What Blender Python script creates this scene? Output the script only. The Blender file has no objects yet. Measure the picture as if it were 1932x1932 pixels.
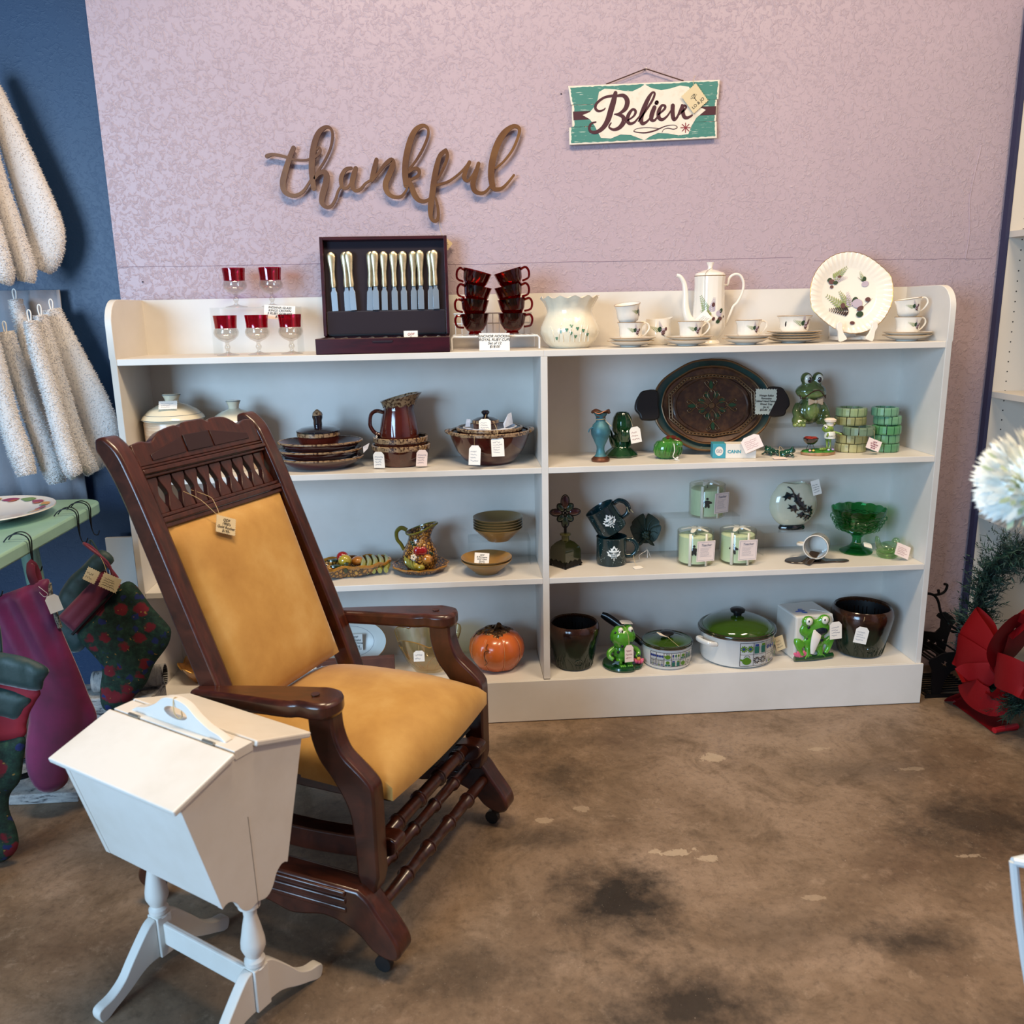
import bpy, bmesh, math, random
from math import sin, cos, pi, radians, sqrt, atan2
from mathutils import Vector, Matrix, Euler
random.seed(7)
SC = bpy.context.scene
COL = SC.collection
# ------------------------------------------------------------------ camera
YAW, PITCH, ROLL = .0608, -.2323, -.0188
fw = Vector((sin(YAW)*cos(PITCH), cos(YAW)*cos(PITCH), sin(PITCH)))
r0 = Vector((cos(YAW), -sin(YAW), 0)); u0 = r0.cross(fw)
rt = r0*cos(ROLL)+u0*sin(ROLL); up = u0*cos(ROLL)-r0*sin(ROLL)
cam = bpy.data.cameras.new('camera'); cam.sensor_width = 36; cam.lens = 1618.95/1932*36
cam.dof.use_dof = True; cam.dof.focus_distance = 2.55; cam.dof.aperture_fstop = 5.5
co = bpy.data.objects.new('camera', cam); COL.objects.link(co)
co.matrix_world = Matrix(((rt.x, up.x, -fw.x, .9684), (rt.y, up.y, -fw.y, -2.5044), (rt.z, up.z, -fw.z, 1.2785), (0, 0, 0, 1)))
SC.camera = co
# ------------------------------------------------------------------ light: daylight from the shop front behind, warm lamps overhead
wd = bpy.data.worlds.new('world'); SC.world = wd; wd.use_nodes = True
bg = wd.node_tree.nodes['Background']; bg.inputs[0].default_value = (.55, .68, .95, 1); bg.inputs[1].default_value = .1
def area(name, loc, tgt, sx, sy, w, col):
    l = bpy.data.lights.new(name, 'AREA'); l.shape = 'RECTANGLE'; l.size = sx; l.size_y = sy; l.energy = w; l.color = col
    o = bpy.data.objects.new(name, l); COL.objects.link(o); o.location = loc
    o.rotation_euler = (Vector(tgt)-Vector(loc)).to_track_quat('-Z', 'Y').to_euler()
area('shop_window_daylight', (-1.9, -4.1, 1.6), (1.3, .2, .8), 2.0, 1.9, 245, (.45, .71, 1))
area('ceiling_lamp_one', (.75, -1.1, 3.0), (.75, -1.05, 0), .9, .3, 56, (1, .78, .52))
area('ceiling_lamp_two', (2.35, -1.3, 3.0), (2.3, -1.25, 0), .9, .3, 52, (1, .78, .52))
vs = SC.view_settings; vs.view_transform = 'Standard'; vs.look = 'None'; vs.gamma = 1; vs.use_curve_mapping = False
vs.exposure = -0.12
SC.cycles.transparent_max_bounces = 64

# ------------------------------------------------------------------ helpers
def lin(h):
    h = h.lstrip('#'); c = [int(h[i:i+2], 16)/255 for i in (0, 2, 4)]
    return tuple(x/12.92 if x <= .04045 else ((x+.055)/1.055)**2.4 for x in c)+(1,)
def newmat(name):
    m = bpy.data.materials.new(name); m.use_nodes = True; nt = m.node_tree
    return m, nt, nt.nodes, nt.links, nt.nodes['Principled BSDF']
def noise(nt, scale, detail=4, rough=.55, vec=None, dist=0, coord='Object'):
    n = nt.nodes.new('ShaderNodeTexNoise'); n.inputs['Scale'].default_value = scale; n.inputs['Detail'].default_value = detail
    n.inputs['Roughness'].default_value = rough; n.inputs['Distortion'].default_value = dist
    if vec is None:
        t = nt.nodes.get('TC') or nt.nodes.new('ShaderNodeTexCoord'); t.name = 'TC'; vec = t.outputs[coord]
    nt.links.new(vec, n.inputs['Vector']); return n.outputs['Fac']
def ramp(nt, fac, stops):
    r = nt.nodes.new('ShaderNodeValToRGB'); e = r.color_ramp.elements
    while len(e) < len(stops): e.new(.5)
    for k, (p, c) in zip(e, stops):
        k.position = p; k.color = lin(c) if isinstance(c, str) else (c, c, c, 1)
    nt.links.new(fac, r.inputs['Fac']); return r.outputs['Color']
def mix(nt, fac, a, b, mode='MIX'):
    n = nt.nodes.new('ShaderNodeMix'); n.data_type = 'RGBA'; n.blend_type = mode
    for s, v in ((n.inputs['Factor'], fac), (n.inputs[6], a), (n.inputs[7], b)):
        if isinstance(v, (int, float)): s.default_value = v
        elif isinstance(v, str): s.default_value = lin(v)
        else: nt.links.new(v, s)
    return n.outputs[2]
def bumpn(nt, P, h, strength=.3, dist=.01):
    b = nt.nodes.new('ShaderNodeBump'); b.inputs['Strength'].default_value = strength; b.inputs['Distance'].default_value = dist
    nt.links.new(h, b.inputs['Height']); nt.links.new(b.outputs[0], P.inputs['Normal']); return b
MATS = {}
def mat(name, c, rough=.5, metal=0, coat=0, var=None, bump=None, sheen=0, stretch=None, spec=.5):
    """plain procedural material; var=(scale, other colour, lo, hi) mixes a second colour by noise; bump=(scale, strength, distance)"""
    if name in MATS: return MATS[name]
    m, nt, N, L, P = newmat(name); MATS[name] = m
    P.inputs['Base Color'].default_value = lin(c); P.inputs['Roughness'].default_value = rough; P.inputs['Metallic'].default_value = metal
    P.inputs['Coat Weight'].default_value = coat; P.inputs['Coat Roughness'].default_value = .06; P.inputs['Specular IOR Level'].default_value = spec
    if sheen: P.inputs['Sheen Weight'].default_value = sheen; P.inputs['Sheen Roughness'].default_value = .5
    vec = None
    if stretch:
        t = N.new('ShaderNodeTexCoord'); mp = N.new('ShaderNodeMapping'); mp.inputs['Scale'].default_value = stretch
        L.new(t.outputs['Object'], mp.inputs[0]); vec = mp.outputs[0]
    if var:
        L.new(ramp(nt, noise(nt, var[0], 5, .6, vec), ((var[2], c), (var[3], var[1]))), P.inputs['Base Color'])
    if bump: bumpn(nt, P, noise(nt, bump[0], 4, .6, vec), bump[1], bump[2])
    return m
def glass(name, c, rough=.02, edge=.8, base=.045):
    """clear or tinted glass wall: light passes tinted, edges reflect more (Schlick)"""
    if name in MATS: return MATS[name]
    m, nt, N, L, P = newmat(name); MATS[name] = m; N.remove(P)
    t = N.new('ShaderNodeBsdfTransparent'); t.inputs[0].default_value = lin(c)
    g = N.new('ShaderNodeBsdfGlossy'); g.inputs['Roughness'].default_value = rough
    w = N.new('ShaderNodeLayerWeight'); w.inputs[0].default_value = .5
    p = N.new('ShaderNodeMath'); p.operation = 'POWER'; L.new(w.outputs['Facing'], p.inputs[0]); p.inputs[1].default_value = 4
    q = N.new('ShaderNodeMath'); q.operation = 'MULTIPLY_ADD'; L.new(p.outputs[0], q.inputs[0]); q.inputs[1].default_value = edge; q.inputs[2].default_value = base
    x = N.new('ShaderNodeMixShader'); L.new(q.outputs[0], x.inputs[0]); L.new(t.outputs[0], x.inputs[1]); L.new(g.outputs[0], x.inputs[2])
    L.new(x.outputs[0], N['Material Output'].inputs[0]); return m

def spl(pts, k=6, closed=False):
    n = len(pts); out = []
    idx = (lambda i: pts[i % n]) if closed else (lambda i: pts[max(0, min(n-1, i))])
    for i in range(n if closed else n-1):
        p0, p1, p2, p3 = idx(i-1), idx(i), idx(i+1), idx(i+2)
        for j in range(k):
            t = j/k; t2 = t*t; t3 = t2*t
            out.append(tuple(.5*(2*b+(c-a)*t+(2*a-5*b+4*c-d)*t2+(3*b-a-3*c+d)*t3) for a, b, c, d in zip(p0, p1, p2, p3)))
    if not closed: out.append(tuple(pts[-1]))
    return out
class G:
    """collects shapes for ONE mesh object"""
    def __init__(s): s.v = []; s.f = []; s.m = []; s.mi = 0
    def add(s, vs, fs):
        b = len(s.v); s.v += [tuple(p) for p in vs]
        for f in fs: s.f.append(tuple(i+b for i in f)); s.m.append(s.mi)
        return s
    def box(s, x0, x1, y0, y1, z0, z1):
        return s.add([(x, y, z) for z in (z0, z1) for y in (y0, y1) for x in (x0, x1)],
                     [(0, 2, 3, 1), (4, 5, 7, 6), (0, 1, 5, 4), (2, 6, 7, 3), (0, 4, 6, 2), (1, 3, 7, 5)])
    def lathe(s, prof, n=28, mod=None, c=(0, 0, 0), closed=False, cap=True):
        """prof [(r,z)]; mod(a,r,z,i)->(r,z)"""
        vs = []; fs = []; m = len(prof)
        for i, (r, z) in enumerate(prof):
            for j in range(n):
                a = 2*pi*j/n; rr, zz = mod(a, r, z, i) if mod else (r, z)
                vs.append((c[0]+rr*cos(a), c[1]+rr*sin(a), c[2]+zz))
        for i in range(m if closed else m-1):
            for j in range(n):
                k = (j+1) % n; i2 = (i+1) % m
                fs.append((i*n+j, i*n+k, i2*n+k, i2*n+j))
        if not closed and cap:
            if prof[0][0] > 1e-6: fs.append(tuple(range(n-1, -1, -1)))
            if prof[-1][0] > 1e-6: fs.append(tuple((m-1)*n+j for j in range(n)))
        return s.add(vs, fs)
    def tube(s, pts, r=.005, n=8, k=0, closed=False, ref=None, cap=True):
        """sweep; pts (x,y,z) or (x,y,z,r) or (x,y,z,ra,rb) with ra along ref"""
        if k: pts = spl([tuple(p) for p in pts], k, closed)
        P = [Vector(p[:3]) for p in pts]; m = len(P); vs = []; fs = []
        N0 = None
        for i in range(m):
            t = (P[(i+1) % m]-P[i-1]) if closed else (P[min(i+1, m-1)]-P[max(i-1, 0)])
            if t.length < 1e-9: t = Vector((0, 0, 1))
            t.normalize()
            if ref is not None: a = Vector(ref)
            elif N0 is None: a = Vector((0, 0, 1)) if abs(t.z) < .9 else Vector((1, 0, 0))
            else: a = N0
            a = a-t*a.dot(t)
            if a.length < 1e-6: a = t.orthogonal()
            a.normalize(); N0 = a; b = t.cross(a)
            q = pts[i]; ra = q[3] if len(q) > 3 else r; rb = q[4] if len(q) > 4 else ra
            for j in range(n):
                g = 2*pi*j/n; vs.append(P[i]+a*(ra*cos(g))+b*(rb*sin(g)))
        for i in range(m if closed else m-1):
            for j in range(n):
                k2 = (j+1) % n; i2 = (i+1) % m; fs.append((i*n+j, i*n+k2, i2*n+k2, i2*n+j))
        if cap and not closed: fs += [tuple(range(n-1, -1, -1)), tuple((m-1)*n+j for j in range(n))]
        return s.add(vs, fs)
    def ell(s, c, r, rot=None, nu=14, nv=9):
        R = Euler(rot).to_matrix() if rot else Matrix.Identity(3); c = Vector(c); vs = []; fs = []
        if not hasattr(r, '__len__'): r = (r, r, r)
        for i in range(1, nv):
            th = pi*i/nv
            for j in range(nu):
                a = 2*pi*j/nu; vs.append(c+R@Vector((r[0]*sin(th)*cos(a), r[1]*sin(th)*sin(a), r[2]*cos(th))))
        for i in range(nv-2):
            for j in range(nu):
                k = (j+1) % nu; fs.append((i*nu+j, (i+1)*nu+j, (i+1)*nu+k, i*nu+k))
        t = len(vs); vs += [c+R@Vector((0, 0, r[2])), c-R@Vector((0, 0, r[2]))]
        for j in range(nu):
            k = (j+1) % nu; fs += [(t, j, k), (t+1, (nv-2)*nu+k, (nv-2)*nu+j)]
        return s.add(vs, fs)
    def prism(s, out, h0, h1, ax='y'):
        """outline (a,b) extruded along ax: y -> (a,h,b), x -> (h,a,b), z -> (a,b,h)"""
        P = {'y': lambda a, b, h: (a, h, b), 'x': lambda a, b, h: (h, a, b), 'z': lambda a, b, h: (a, b, h)}[ax]
        n = len(out); vs = [P(a, b, h0) for a, b in out]+[P(a, b, h1) for a, b in out]
        fs = [tuple(range(n)), tuple(range(2*n-1, n-1, -1))]+[(i, n+i, n+(i+1) % n, (i+1) % n) for i in range(n)]
        return s.add(vs, fs)
    def dish(s, R, rings, n=48, c=(0, 0, 0)):
        """R(a)-> outline radius (or (x,y)); rings [(scale, z, keep)] from the centre under to rim to the centre top; keep mixes towards a circle"""
        vs = []; fs = []
        for q in rings:
            k, z = q[0], q[1]; wob = q[2] if len(q) > 2 else None
            for j in range(n):
                a = 2*pi*j/n; o = R(a); x, y = o if hasattr(o, '__len__') else (o*cos(a), o*sin(a))
                zz = z+(wob(a) if wob else 0); vs.append((c[0]+x*k, c[1]+y*k, c[2]+zz))
        m = len(rings)
        for i in range(m-1):
            for j in range(n):
                k2 = (j+1) % n; fs.append((i*n+j, i*n+k2, (i+1)*n+k2, (i+1)*n+j))
        fs += [tuple(range(n-1, -1, -1)), tuple((m-1)*n+j for j in range(n))]
        return s.add(vs, fs)
    def strip(s, pts, th, y0):
        """brush stroke in the xz plane: pts (x,z,width), front at y0, thickness th behind it"""
        m = len(pts); vs = []; fs = []
        for i in range(m):
            a = Vector(pts[max(i-1, 0)][:2]); b = Vector(pts[min(i+1, m-1)][:2]); t = (b-a)
            t = t.normalized() if t.length > 1e-9 else Vector((1, 0)); n = Vector((-t.y, t.x)); p = Vector(pts[i][:2]); w = pts[i][2]/2
            for sg, yy in ((1, y0), (-1, y0), (-1, y0+th), (1, y0+th)): vs.append((p.x+n.x*w*sg, yy, p.y+n.y*w*sg))
        for i in range(m-1):
            for j in range(4): fs.append((i*4+j, i*4+(j+1) % 4, i*4+4+(j+1) % 4, i*4+4+j))
        fs += [(3, 2, 1, 0), tuple((m-1)*4+j for j in range(4))]
        # rounded ends
        s.add(vs, fs)
        for p in (pts[0], pts[-1]):
            s.prism([(p[0]+p[2]/2*cos(2*pi*j/12), p[1]+p[2]/2*sin(2*pi*j/12)) for j in range(12)], y0+.08*th, y0+.92*th)
        return s
    def o(s, name, m, parent=None, smooth=True, ang=38, bev=0, fuse=0, sub=0, label=None, kind=None, fix=True):
        me = bpy.data.meshes.new(name); me.from_pydata(s.v, [], s.f)
        if fix:
            b = bmesh.new(); b.from_mesh(me); bmesh.ops.recalc_face_normals(b, faces=b.faces[:]); b.to_mesh(me); b.free()
        for k in (m if isinstance(m, (list, tuple)) else [m]): me.materials.append(k)
        me.polygons.foreach_set('material_index', s.m)
        if smooth:
            me.polygons.foreach_set('use_smooth', [True]*len(s.f)); me.set_sharp_from_angle(angle=radians(ang))
        return link(name, me, parent, bev, fuse, sub, label, kind)
def link(name, me, parent=None, bev=0, fuse=0, sub=0, label=None, kind=None):
    ob = bpy.data.objects.new(name, me); COL.objects.link(ob); ob.parent = parent
    if fuse:
        k = ob.modifiers.new('fuse', 'REMESH'); k.mode = 'VOXEL'; k.voxel_size = fuse; k.use_smooth_shade = True
        k = ob.modifiers.new('even', 'SMOOTH'); k.iterations = 6; k.factor = .6
    if bev:
        k = ob.modifiers.new('edge', 'BEVEL'); k.width = bev; k.segments = 2; k.limit_method = 'ANGLE'; k.angle_limit = radians(35)
    if sub:
        k = ob.modifiers.new('round', 'SUBSURF'); k.levels = sub; k.render_levels = sub
    if label: ob['label'] = label
    if kind: ob['kind'] = kind
    return ob
def thing(name, label, cat, loc=(0, 0, 0), rz=0, group=None, rot=None):
    o = bpy.data.objects.new(name, None); COL.objects.link(o); o.location = loc; o.rotation_euler = rot or (0, 0, rz)
    o.empty_display_size = .02; o['label'] = label; o['category'] = cat
    if group: o['group'] = group
    return o
def tag(o, label, cat, group=None):
    o['label'] = label; o['category'] = cat
    if group: o['group'] = group
    return o
KIDS = {}
def copy_tree(root, loc, rot, label, group=None):
    r = root.copy(); COL.objects.link(r); r.location = loc; r.rotation_euler = rot if hasattr(rot, '__len__') else (0, 0, rot); r['label'] = label
    if group: r['group'] = group
    for ch in [o for o in COL.objects if o.parent == root]:
        c = ch.copy(); COL.objects.link(c); c.parent = r
        for g in [o for o in COL.objects if o.parent == ch]:
            d = g.copy(); COL.objects.link(d); d.parent = c
    return r
def curve_mesh(cu, name):
    ob = bpy.data.objects.new('tmp', cu); me = bpy.data.meshes.new_from_object(ob); bpy.data.objects.remove(ob); bpy.data.curves.remove(cu); me.name = name
    return me
def lettering(s, size, m, parent, loc, rot=(0, 0, 0), name='lettering', shear=.25, ext=.0003, align='CENTER', bold=0, space=1.0):
    cu = bpy.data.curves.new('t', 'FONT'); cu.body = s; cu.size = size; cu.shear = shear; cu.extrude = ext; cu.align_x = align; cu.align_y = 'CENTER'
    cu.offset = bold; cu.space_line = space; cu.resolution_u = 3
    me = curve_mesh(cu, name); me.transform(Matrix.Rotation(pi/2, 4, 'X')); me.materials.clear(); me.materials.append(m)
    ob = link(name, me, parent); ob.location = loc; ob.rotation_euler = rot; return ob
def plate2d(splines, ext, m, name, parent, bevel=0):
    """flat cut-out in the xz plane (inner outlines become holes), half thickness ext"""
    cu = bpy.data.curves.new('c', 'CURVE'); cu.dimensions = '2D'; cu.fill_mode = 'BOTH'; cu.extrude = ext; cu.bevel_depth = bevel
    for sp in splines:
        k = cu.splines.new('POLY'); k.points.add(len(sp)-1); k.use_cyclic_u = True
        for p, q in zip(k.points, sp): p.co = (q[0], q[1], 0, 1)
    me = curve_mesh(cu, name); me.transform(Matrix.Rotation(pi/2, 4, 'X')); me.materials.clear(); me.materials.append(m)
    return link(name, me, parent)
def price_tag(parent, loc, rot, w, h, lines, paper, ink, size=None, pts=None, stringmat=None, string=None, space=.95, shear=.25):
    """a paper tag hung on a thing: price_tag > lettering, plus its string"""
    out = pts or [(-w/2, -h/2), (w/2, -h/2), (w/2, h*.32), (w*.28, h/2), (-w*.28, h/2), (-w/2, h*.32)]
    t = G().prism(out, -.0004, .0004).o('price_tag', paper, parent, smooth=False); t.location = loc; t.rotation_euler = rot
    if lines and lines[0] == '~': scribble(t, w, h, int(lines[1:]), ink)
    elif lines:
        lettering(lines, size or h/(lines.count('\n')+1)*.62, ink, t, (0, -.0009, -h*.04), space=space, shear=shear)
    if string: G().tube(string, .0006, 5, 4).o('string', stringmat or TWINE, parent)
    return t
def scribble(t, w, h, n, ink):
    """handwriting too small to read in the photograph: short wavy ink lines"""
    rnd = random.Random(int(w*1e5)+n); g = G()
    for i in range(n):
        z = h*(.26-.62*(i+.5)/n); x = -w*.36; e = w*rnd.uniform(.1, .38); pts = []
        while x < e: pts.append((x, z+h*.3/n*rnd.uniform(-.6, .6), .0006)); x += w*.028
        if len(pts) > 3: g.strip(pts, .0002, -.0008)
    g.o('lettering', ink, t, smooth=False)
def pinked(w, h, n=9, d=.0012):
    """rectangle with pinked edges"""
    out = []
    for (x0, y0, x1, y1) in ((-w/2, -h/2, w/2, -h/2), (w/2, -h/2, w/2, h/2), (w/2, h/2, -w/2, h/2), (-w/2, h/2, -w/2, -h/2)):
        L = sqrt((x1-x0)**2+(y1-y0)**2); k = max(4, int(n*L/w))
        for i in range(k*2):
            t = i/(k*2); q = d if i % 2 else 0; nx, ny = (y1-y0)/L, -(x1-x0)/L
            out.append((x0+(x1-x0)*t-nx*q, y0+(y1-y0)*t-ny*q))
    return out
# common materials
WHITE = mat('white_paint', '#ded9d2', .42, var=(3, '#d3cdc4', .4, .7), bump=(60, .05, .002))
PAPER = mat('tag_paper', '#efe9df', .8); CREAM = mat('kraft_cream_card', '#d2c09a', .8); PINKCARD = mat('pale_pink_card', '#ecd9d2', .8)
INK = mat('blue_ink', '#3a4570', .7); BLACK = mat('black_ink', '#1c1a1c', .6); REDINK = mat('red_ink', '#8c2a3a', .7); GREYINK = mat('grey_print', '#8d8a94', .7)
TWINE = mat('twine', '#c7ad7d', .9); COTTON = mat('white_cotton_string', '#e8e4dd', .9)
ACRYLIC = glass('clear_acrylic', '#fdfefe', .03, .5, .012); CLEAR = glass('clear_glass', '#f7f5f2', .06, .7, .08)
PORC = mat('white_porcelain', '#ebe4d8', .18, coat=.6); GOLD = mat('gold_edge', '#b8904c', .3, .8)
BROWNGLAZE = mat('brown_glaze', '#4e1c13', .12, coat=.8, var=(14, '#331310', .45, .7)); DRIP = mat('foaming_drip_glaze', '#94795a', .25, coat=.5, var=(120, '#3a2116', .46, .6))
BLACKGLAZE = mat('black_glaze', '#17111a', .1, coat=.8)
# ------------------------------------------------------------------ room
def wallmat(name, c, c2, bs=.5):
    m, nt, N, L, P = newmat(name); P.inputs['Roughness'].default_value = .45
    L.new(ramp(nt, noise(nt, 1.3, 3), ((.35, c), (.7, c2))), P.inputs['Base Color'])
    a = noise(nt, 58, 5, .65, dist=1.2); r = ramp(nt, a, ((.5, 0.0), (.72, 1.0)))
    b = noise(nt, 130, 2); h = mix(nt, .12, r, b)
    bumpn(nt, P, h, bs, .004); return m
PINK = wallmat('textured_pink_plaster', '#b4a1aa', '#ab98a2', .5)
NAVY = wallmat('navy_paint', '#123257', '#0f2a4b', .12)
m, nt, N, L, P = newmat('stained_concrete'); CONC = m
geo = N.new('ShaderNodeNewGeometry')
n1 = noise(nt, 1.6, 8, .68, geo.outputs['Position'], .4); n2 = noise(nt, 5.5, 8, .72, geo.outputs['Position'], .8); n3 = noise(nt, 60, 4, .7, geo.outputs['Position'])
base = ramp(nt, n1, ((.36, '#634e3c'), (.5, '#7e6853'), (.64, '#97806b')))
base = mix(nt, ramp(nt, n2, ((.5, 0.0), (.66, .6))), base, '#54422f')
base = mix(nt, ramp(nt, n2, ((.3, .5), (.42, 0.0))), base, '#a58c76')
base = mix(nt, ramp(nt, n3, ((.5, 0.0), (.72, .4))), base, '#3c3128')
n4 = noise(nt, 17, 9, .8, geo.outputs['Position'], .3)
base = mix(nt, ramp(nt, n4, ((.54, 0.0), (.68, .55))), base, '#4d3c2e')
base = mix(nt, ramp(nt, n4, ((.34, .4), (.45, 0.0))), base, '#a9927c')
def spot(col, x, y, rx, ry, amount, rot=0, wob=.6, soft=.45, fine=9):
    """a stain with a shape of its own, soft ragged edge"""
    global base
    mp = N.new('ShaderNodeMapping'); mp.vector_type = 'TEXTURE'; mp.inputs['Location'].default_value = (x, y, 0); mp.inputs['Rotation'].default_value = (0, 0, rot); mp.inputs['Scale'].default_value = (rx, ry, 1)
    L.new(geo.outputs['Position'], mp.inputs[0]); ln = N.new('ShaderNodeVectorMath'); ln.operation = 'LENGTH'; L.new(mp.outputs[0], ln.inputs[0])
    nn = noise(nt, fine, 7, .7, geo.outputs['Position']); ma = N.new('ShaderNodeMath'); ma.operation = 'MULTIPLY_ADD'; L.new(nn, ma.inputs[0]); ma.inputs[1].default_value = wob*2; 
    sb = N.new('ShaderNodeMath'); sb.operation = 'SUBTRACT'; L.new(ln.outputs['Value'], sb.inputs[0]); sb.inputs[1].default_value = wob
    L.new(sb.outputs[0], ma.inputs[2]); base = mix(nt, ramp(nt, ma.outputs[0], ((max(0, 1-soft*1.6), amount), (1.0, 0.0))), base, col)
for x, y, rx, ry, a in ((1.29, -.87, .17, .16, .85), (1.36, -1.17, .2, .12, .8), (1.87, -1.04, .13, .06, .7), (2.26, -.66, .26, .16, .7), (1.22, -.35, .1, .13, .55), (1.12, -.62, .16, .07, .5), (2.1, -.4, .3, .08, .3), (.95, -1.05, .2, .1, .45), (2.0, -1.3, .3, .1, .45), (1.62, -1.0, .2, .1, .3), (1.1, -.15, .3, .06, .3)):
    spot('#1c1611', x, y, rx*1.1, ry*1.1, min(1, a*1.1), wob=1.0, soft=.5, fine=12)
for x, y, rx, ry, a in ((1.674, -.286, .045, .028, .9), (1.99, -.262, .035, .018, .6), (1.46, -.71, .05, .018, .9), (1.53, -.74, .03, .015, .8), (1.41, -.705, .02, .01, .8), (2.14, -.79, .035, .012, .6), (1.16, -.55, .03, .015, .6), (1.26, -.51, .03, .02, .5), (1.72, -.9, .03, .01, .5), (2.2, -.4, .05, .012, .4)):
    spot('#bda88e', x, y, rx*.8, ry*.8, a*.75, wob=2.4, soft=.1, fine=26)
base = mix(nt, ramp(nt, noise(nt, 210, 2, .5, geo.outputs['Position']), ((.72, 0.0), (.76, .6))), base, '#b9a894')
base = mix(nt, ramp(nt, noise(nt, 120, 2, .5, geo.outputs['Position']), ((.2, .7), (.26, 0.0))), base, '#2a221b')
L.new(base, P.inputs['Base Color']); P.inputs['Roughness'].default_value = .5
L.new(ramp(nt, n2, ((.3, .32), (.7, .62))), P.inputs['Roughness']); bumpn(nt, P, n4, .25, .003)
def struct(name, g, m, **k):
    o = g.o(name, m, kind='structure', **k); return o
struct('floor', G().box(-3.2, 3.1, -6, .29, -.1, 0), CONC, smooth=False)
wb_ = struct('wall_back', G().box(-.052, 3.1, .28, .4, 0, 3.2), PINK, smooth=False)
struct('wall_left', G().box(-3.2, -.052, .29, .4, 0, 3.2), NAVY, smooth=False)
struct('wall_right', G().box(3.06, 3.2, -6, .4, 0, 3.2), PINK, smooth=False)
# the hairline plaster joint across the pink wall, level with the tops of the cups
random.seed(3)
for (x0, x1, z) in ((-.05, .62, 1.425), (.95, 2.05, 1.417), (2.12, 2.71, 1.41)):
    n = int((x1-x0)/.03); g = G(); zz = z
    pts = []
    for i in range(n+1):
        zz += random.uniform(-.0022, .0022)*(1 if x0 > 1 else .3); pts.append((x0+(x1-x0)*i/n, .2798, zz))
    g.tube(pts, .0008, 5).o('crack_joint', mat('cracked_joint', '#96808b', .8), wb_)
G().tube([(2.62, .2795, 1.41), (2.625, .2795, 1.5), (2.615, .2795, 1.6), (2.635, .2795, 1.75)], .0025, 5, 4).o('crack_joint', PINK, wb_)
for x, z in ((1.31, 1.905), (.02, 1.38)): G().lathe([(0, -.0025), (.003, 0), (.0, .0025)], 8, c=(x, .279, z)).o('nail_hole', mat('nail_dark', '#2b2430', .5), wb_)

# ------------------------------------------------------------------ white bookcase
Z1, Z2, Z3, ZB, ZT, DEP, WID = 1.162, .818, .473, .1396, 1.325, .26, 2.44
T = .019
bc = thing('bookcase', 'long low white painted bookcase with two bays standing against the pink wall', 'bookcase', (0, 0, 0))
def side_out():
    o = [(0, .0), (0, Z1-.004), (-.004, Z1+.004), (-.004, ZT-.075)]
    for i in range(9):
        a = pi*i/8/2; o.append((.066-.07*cos(a)*1, ZT-.07+.07*sin(a)))
    return o+[(DEP, ZT), (DEP, 0)]
for x in (0, WID-T):
    G().prism(side_out(), x, x+T, 'x').o('side_panel', WHITE, bc, bev=.0015)
G().box(1.212, 1.232, .0, DEP-.006, ZB, Z1-T).o('divider', WHITE, bc, smooth=False, bev=.001)
for z in (Z1, Z2, Z3):
    for x0, x1 in ((T, 1.212), (1.232, WID-T)):
        if z == Z1: x0, x1 = (T, 1.222) if x0 < 1 else (1.222, WID-T)
        G().box(x0, x1, .0, DEP-.006, z-T, z-.0006).o('shelf', WHITE, bc, smooth=False, bev=.0015)
for x0, x1 in ((T, 1.212), (1.232, WID-T)): G().box(x0, x1, .0, DEP-.006, ZB-T, ZB-.0006).o('shelf', WHITE, bc, smooth=False, bev=.0015)
for x0, x1 in ((T, 1.222), (1.222, WID-T)): G().box(x0, x1, DEP-.006, DEP+.006, .01, ZT).o('back_panel', WHITE, bc, smooth=False)
G().box(-.002, WID+.004, -.0095, -.0002, .002, ZB-.001).o('base_board', WHITE, bc, smooth=False, bev=.0015)
# ------------------------------------------------------------------ platform rocking chair
m, nt, N, L, P = newmat('dark_varnished_wood'); WOOD = m
t = N.new('ShaderNodeTexCoord'); mp = N.new('ShaderNodeMapping'); mp.inputs['Scale'].default_value = (6, 22, 6); L.new(t.outputs['Object'], mp.inputs[0])
L.new(ramp(nt, noise(nt, 3, 6, .6, mp.outputs[0], .6), ((.3, '#28110a'), (.55, '#421d11'), (.8, '#58291a'))), P.inputs['Base Color'])
P.inputs['Roughness'].default_value = .3; P.inputs['Coat Weight'].default_value = .35; P.inputs['Coat Roughness'].default_value = .12
m, nt, N, L, P = newmat('gold_velvet'); VELVET = m
a = noise(nt, 7, 5, .6); b = noise(nt, 240, 2, .5)
c = ramp(nt, a, ((.3, '#aa7d3c'), (.52, '#bb8f4a'), (.72, '#c8a160'))); L.new(c, P.inputs['Base Color'])
P.inputs['Roughness'].default_value = .75; P.inputs['Sheen Weight'].default_value = .35; P.inputs['Sheen Roughness'].default_value = .35; bumpn(nt, P, b, .12, .001)
DARK = mat('black_metal', '#0c0a0b', .45)
ch = thing('rocking_chair', 'dark wood platform rocking chair with gold velvet seat before the white bookcase', 'chair', (.903, -.789, 0), radians(-26))
def bk(s, y, n=0): return (-.41-.356*s+.934*n, y, .53+.934*s+.356*n)
def slab(name, outline, n0, n1, m=WOOD, bev=.003, parent=ch, smooth=True):
    """board lying in the plane of the back: outline (y,s), between depths n0..n1"""
    g = G(); k = len(outline)
    g.add([bk(s, y, n0) for y, s in outline]+[bk(s, y, n1) for y, s in outline],
          [tuple(range(k)), tuple(range(2*k-1, k-1, -1))]+[(i, k+i, k+(i+1) % k, (i+1) % k) for i in range(k)])
    return g.o(name, m, parent, bev=bev, smooth=smooth)
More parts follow.
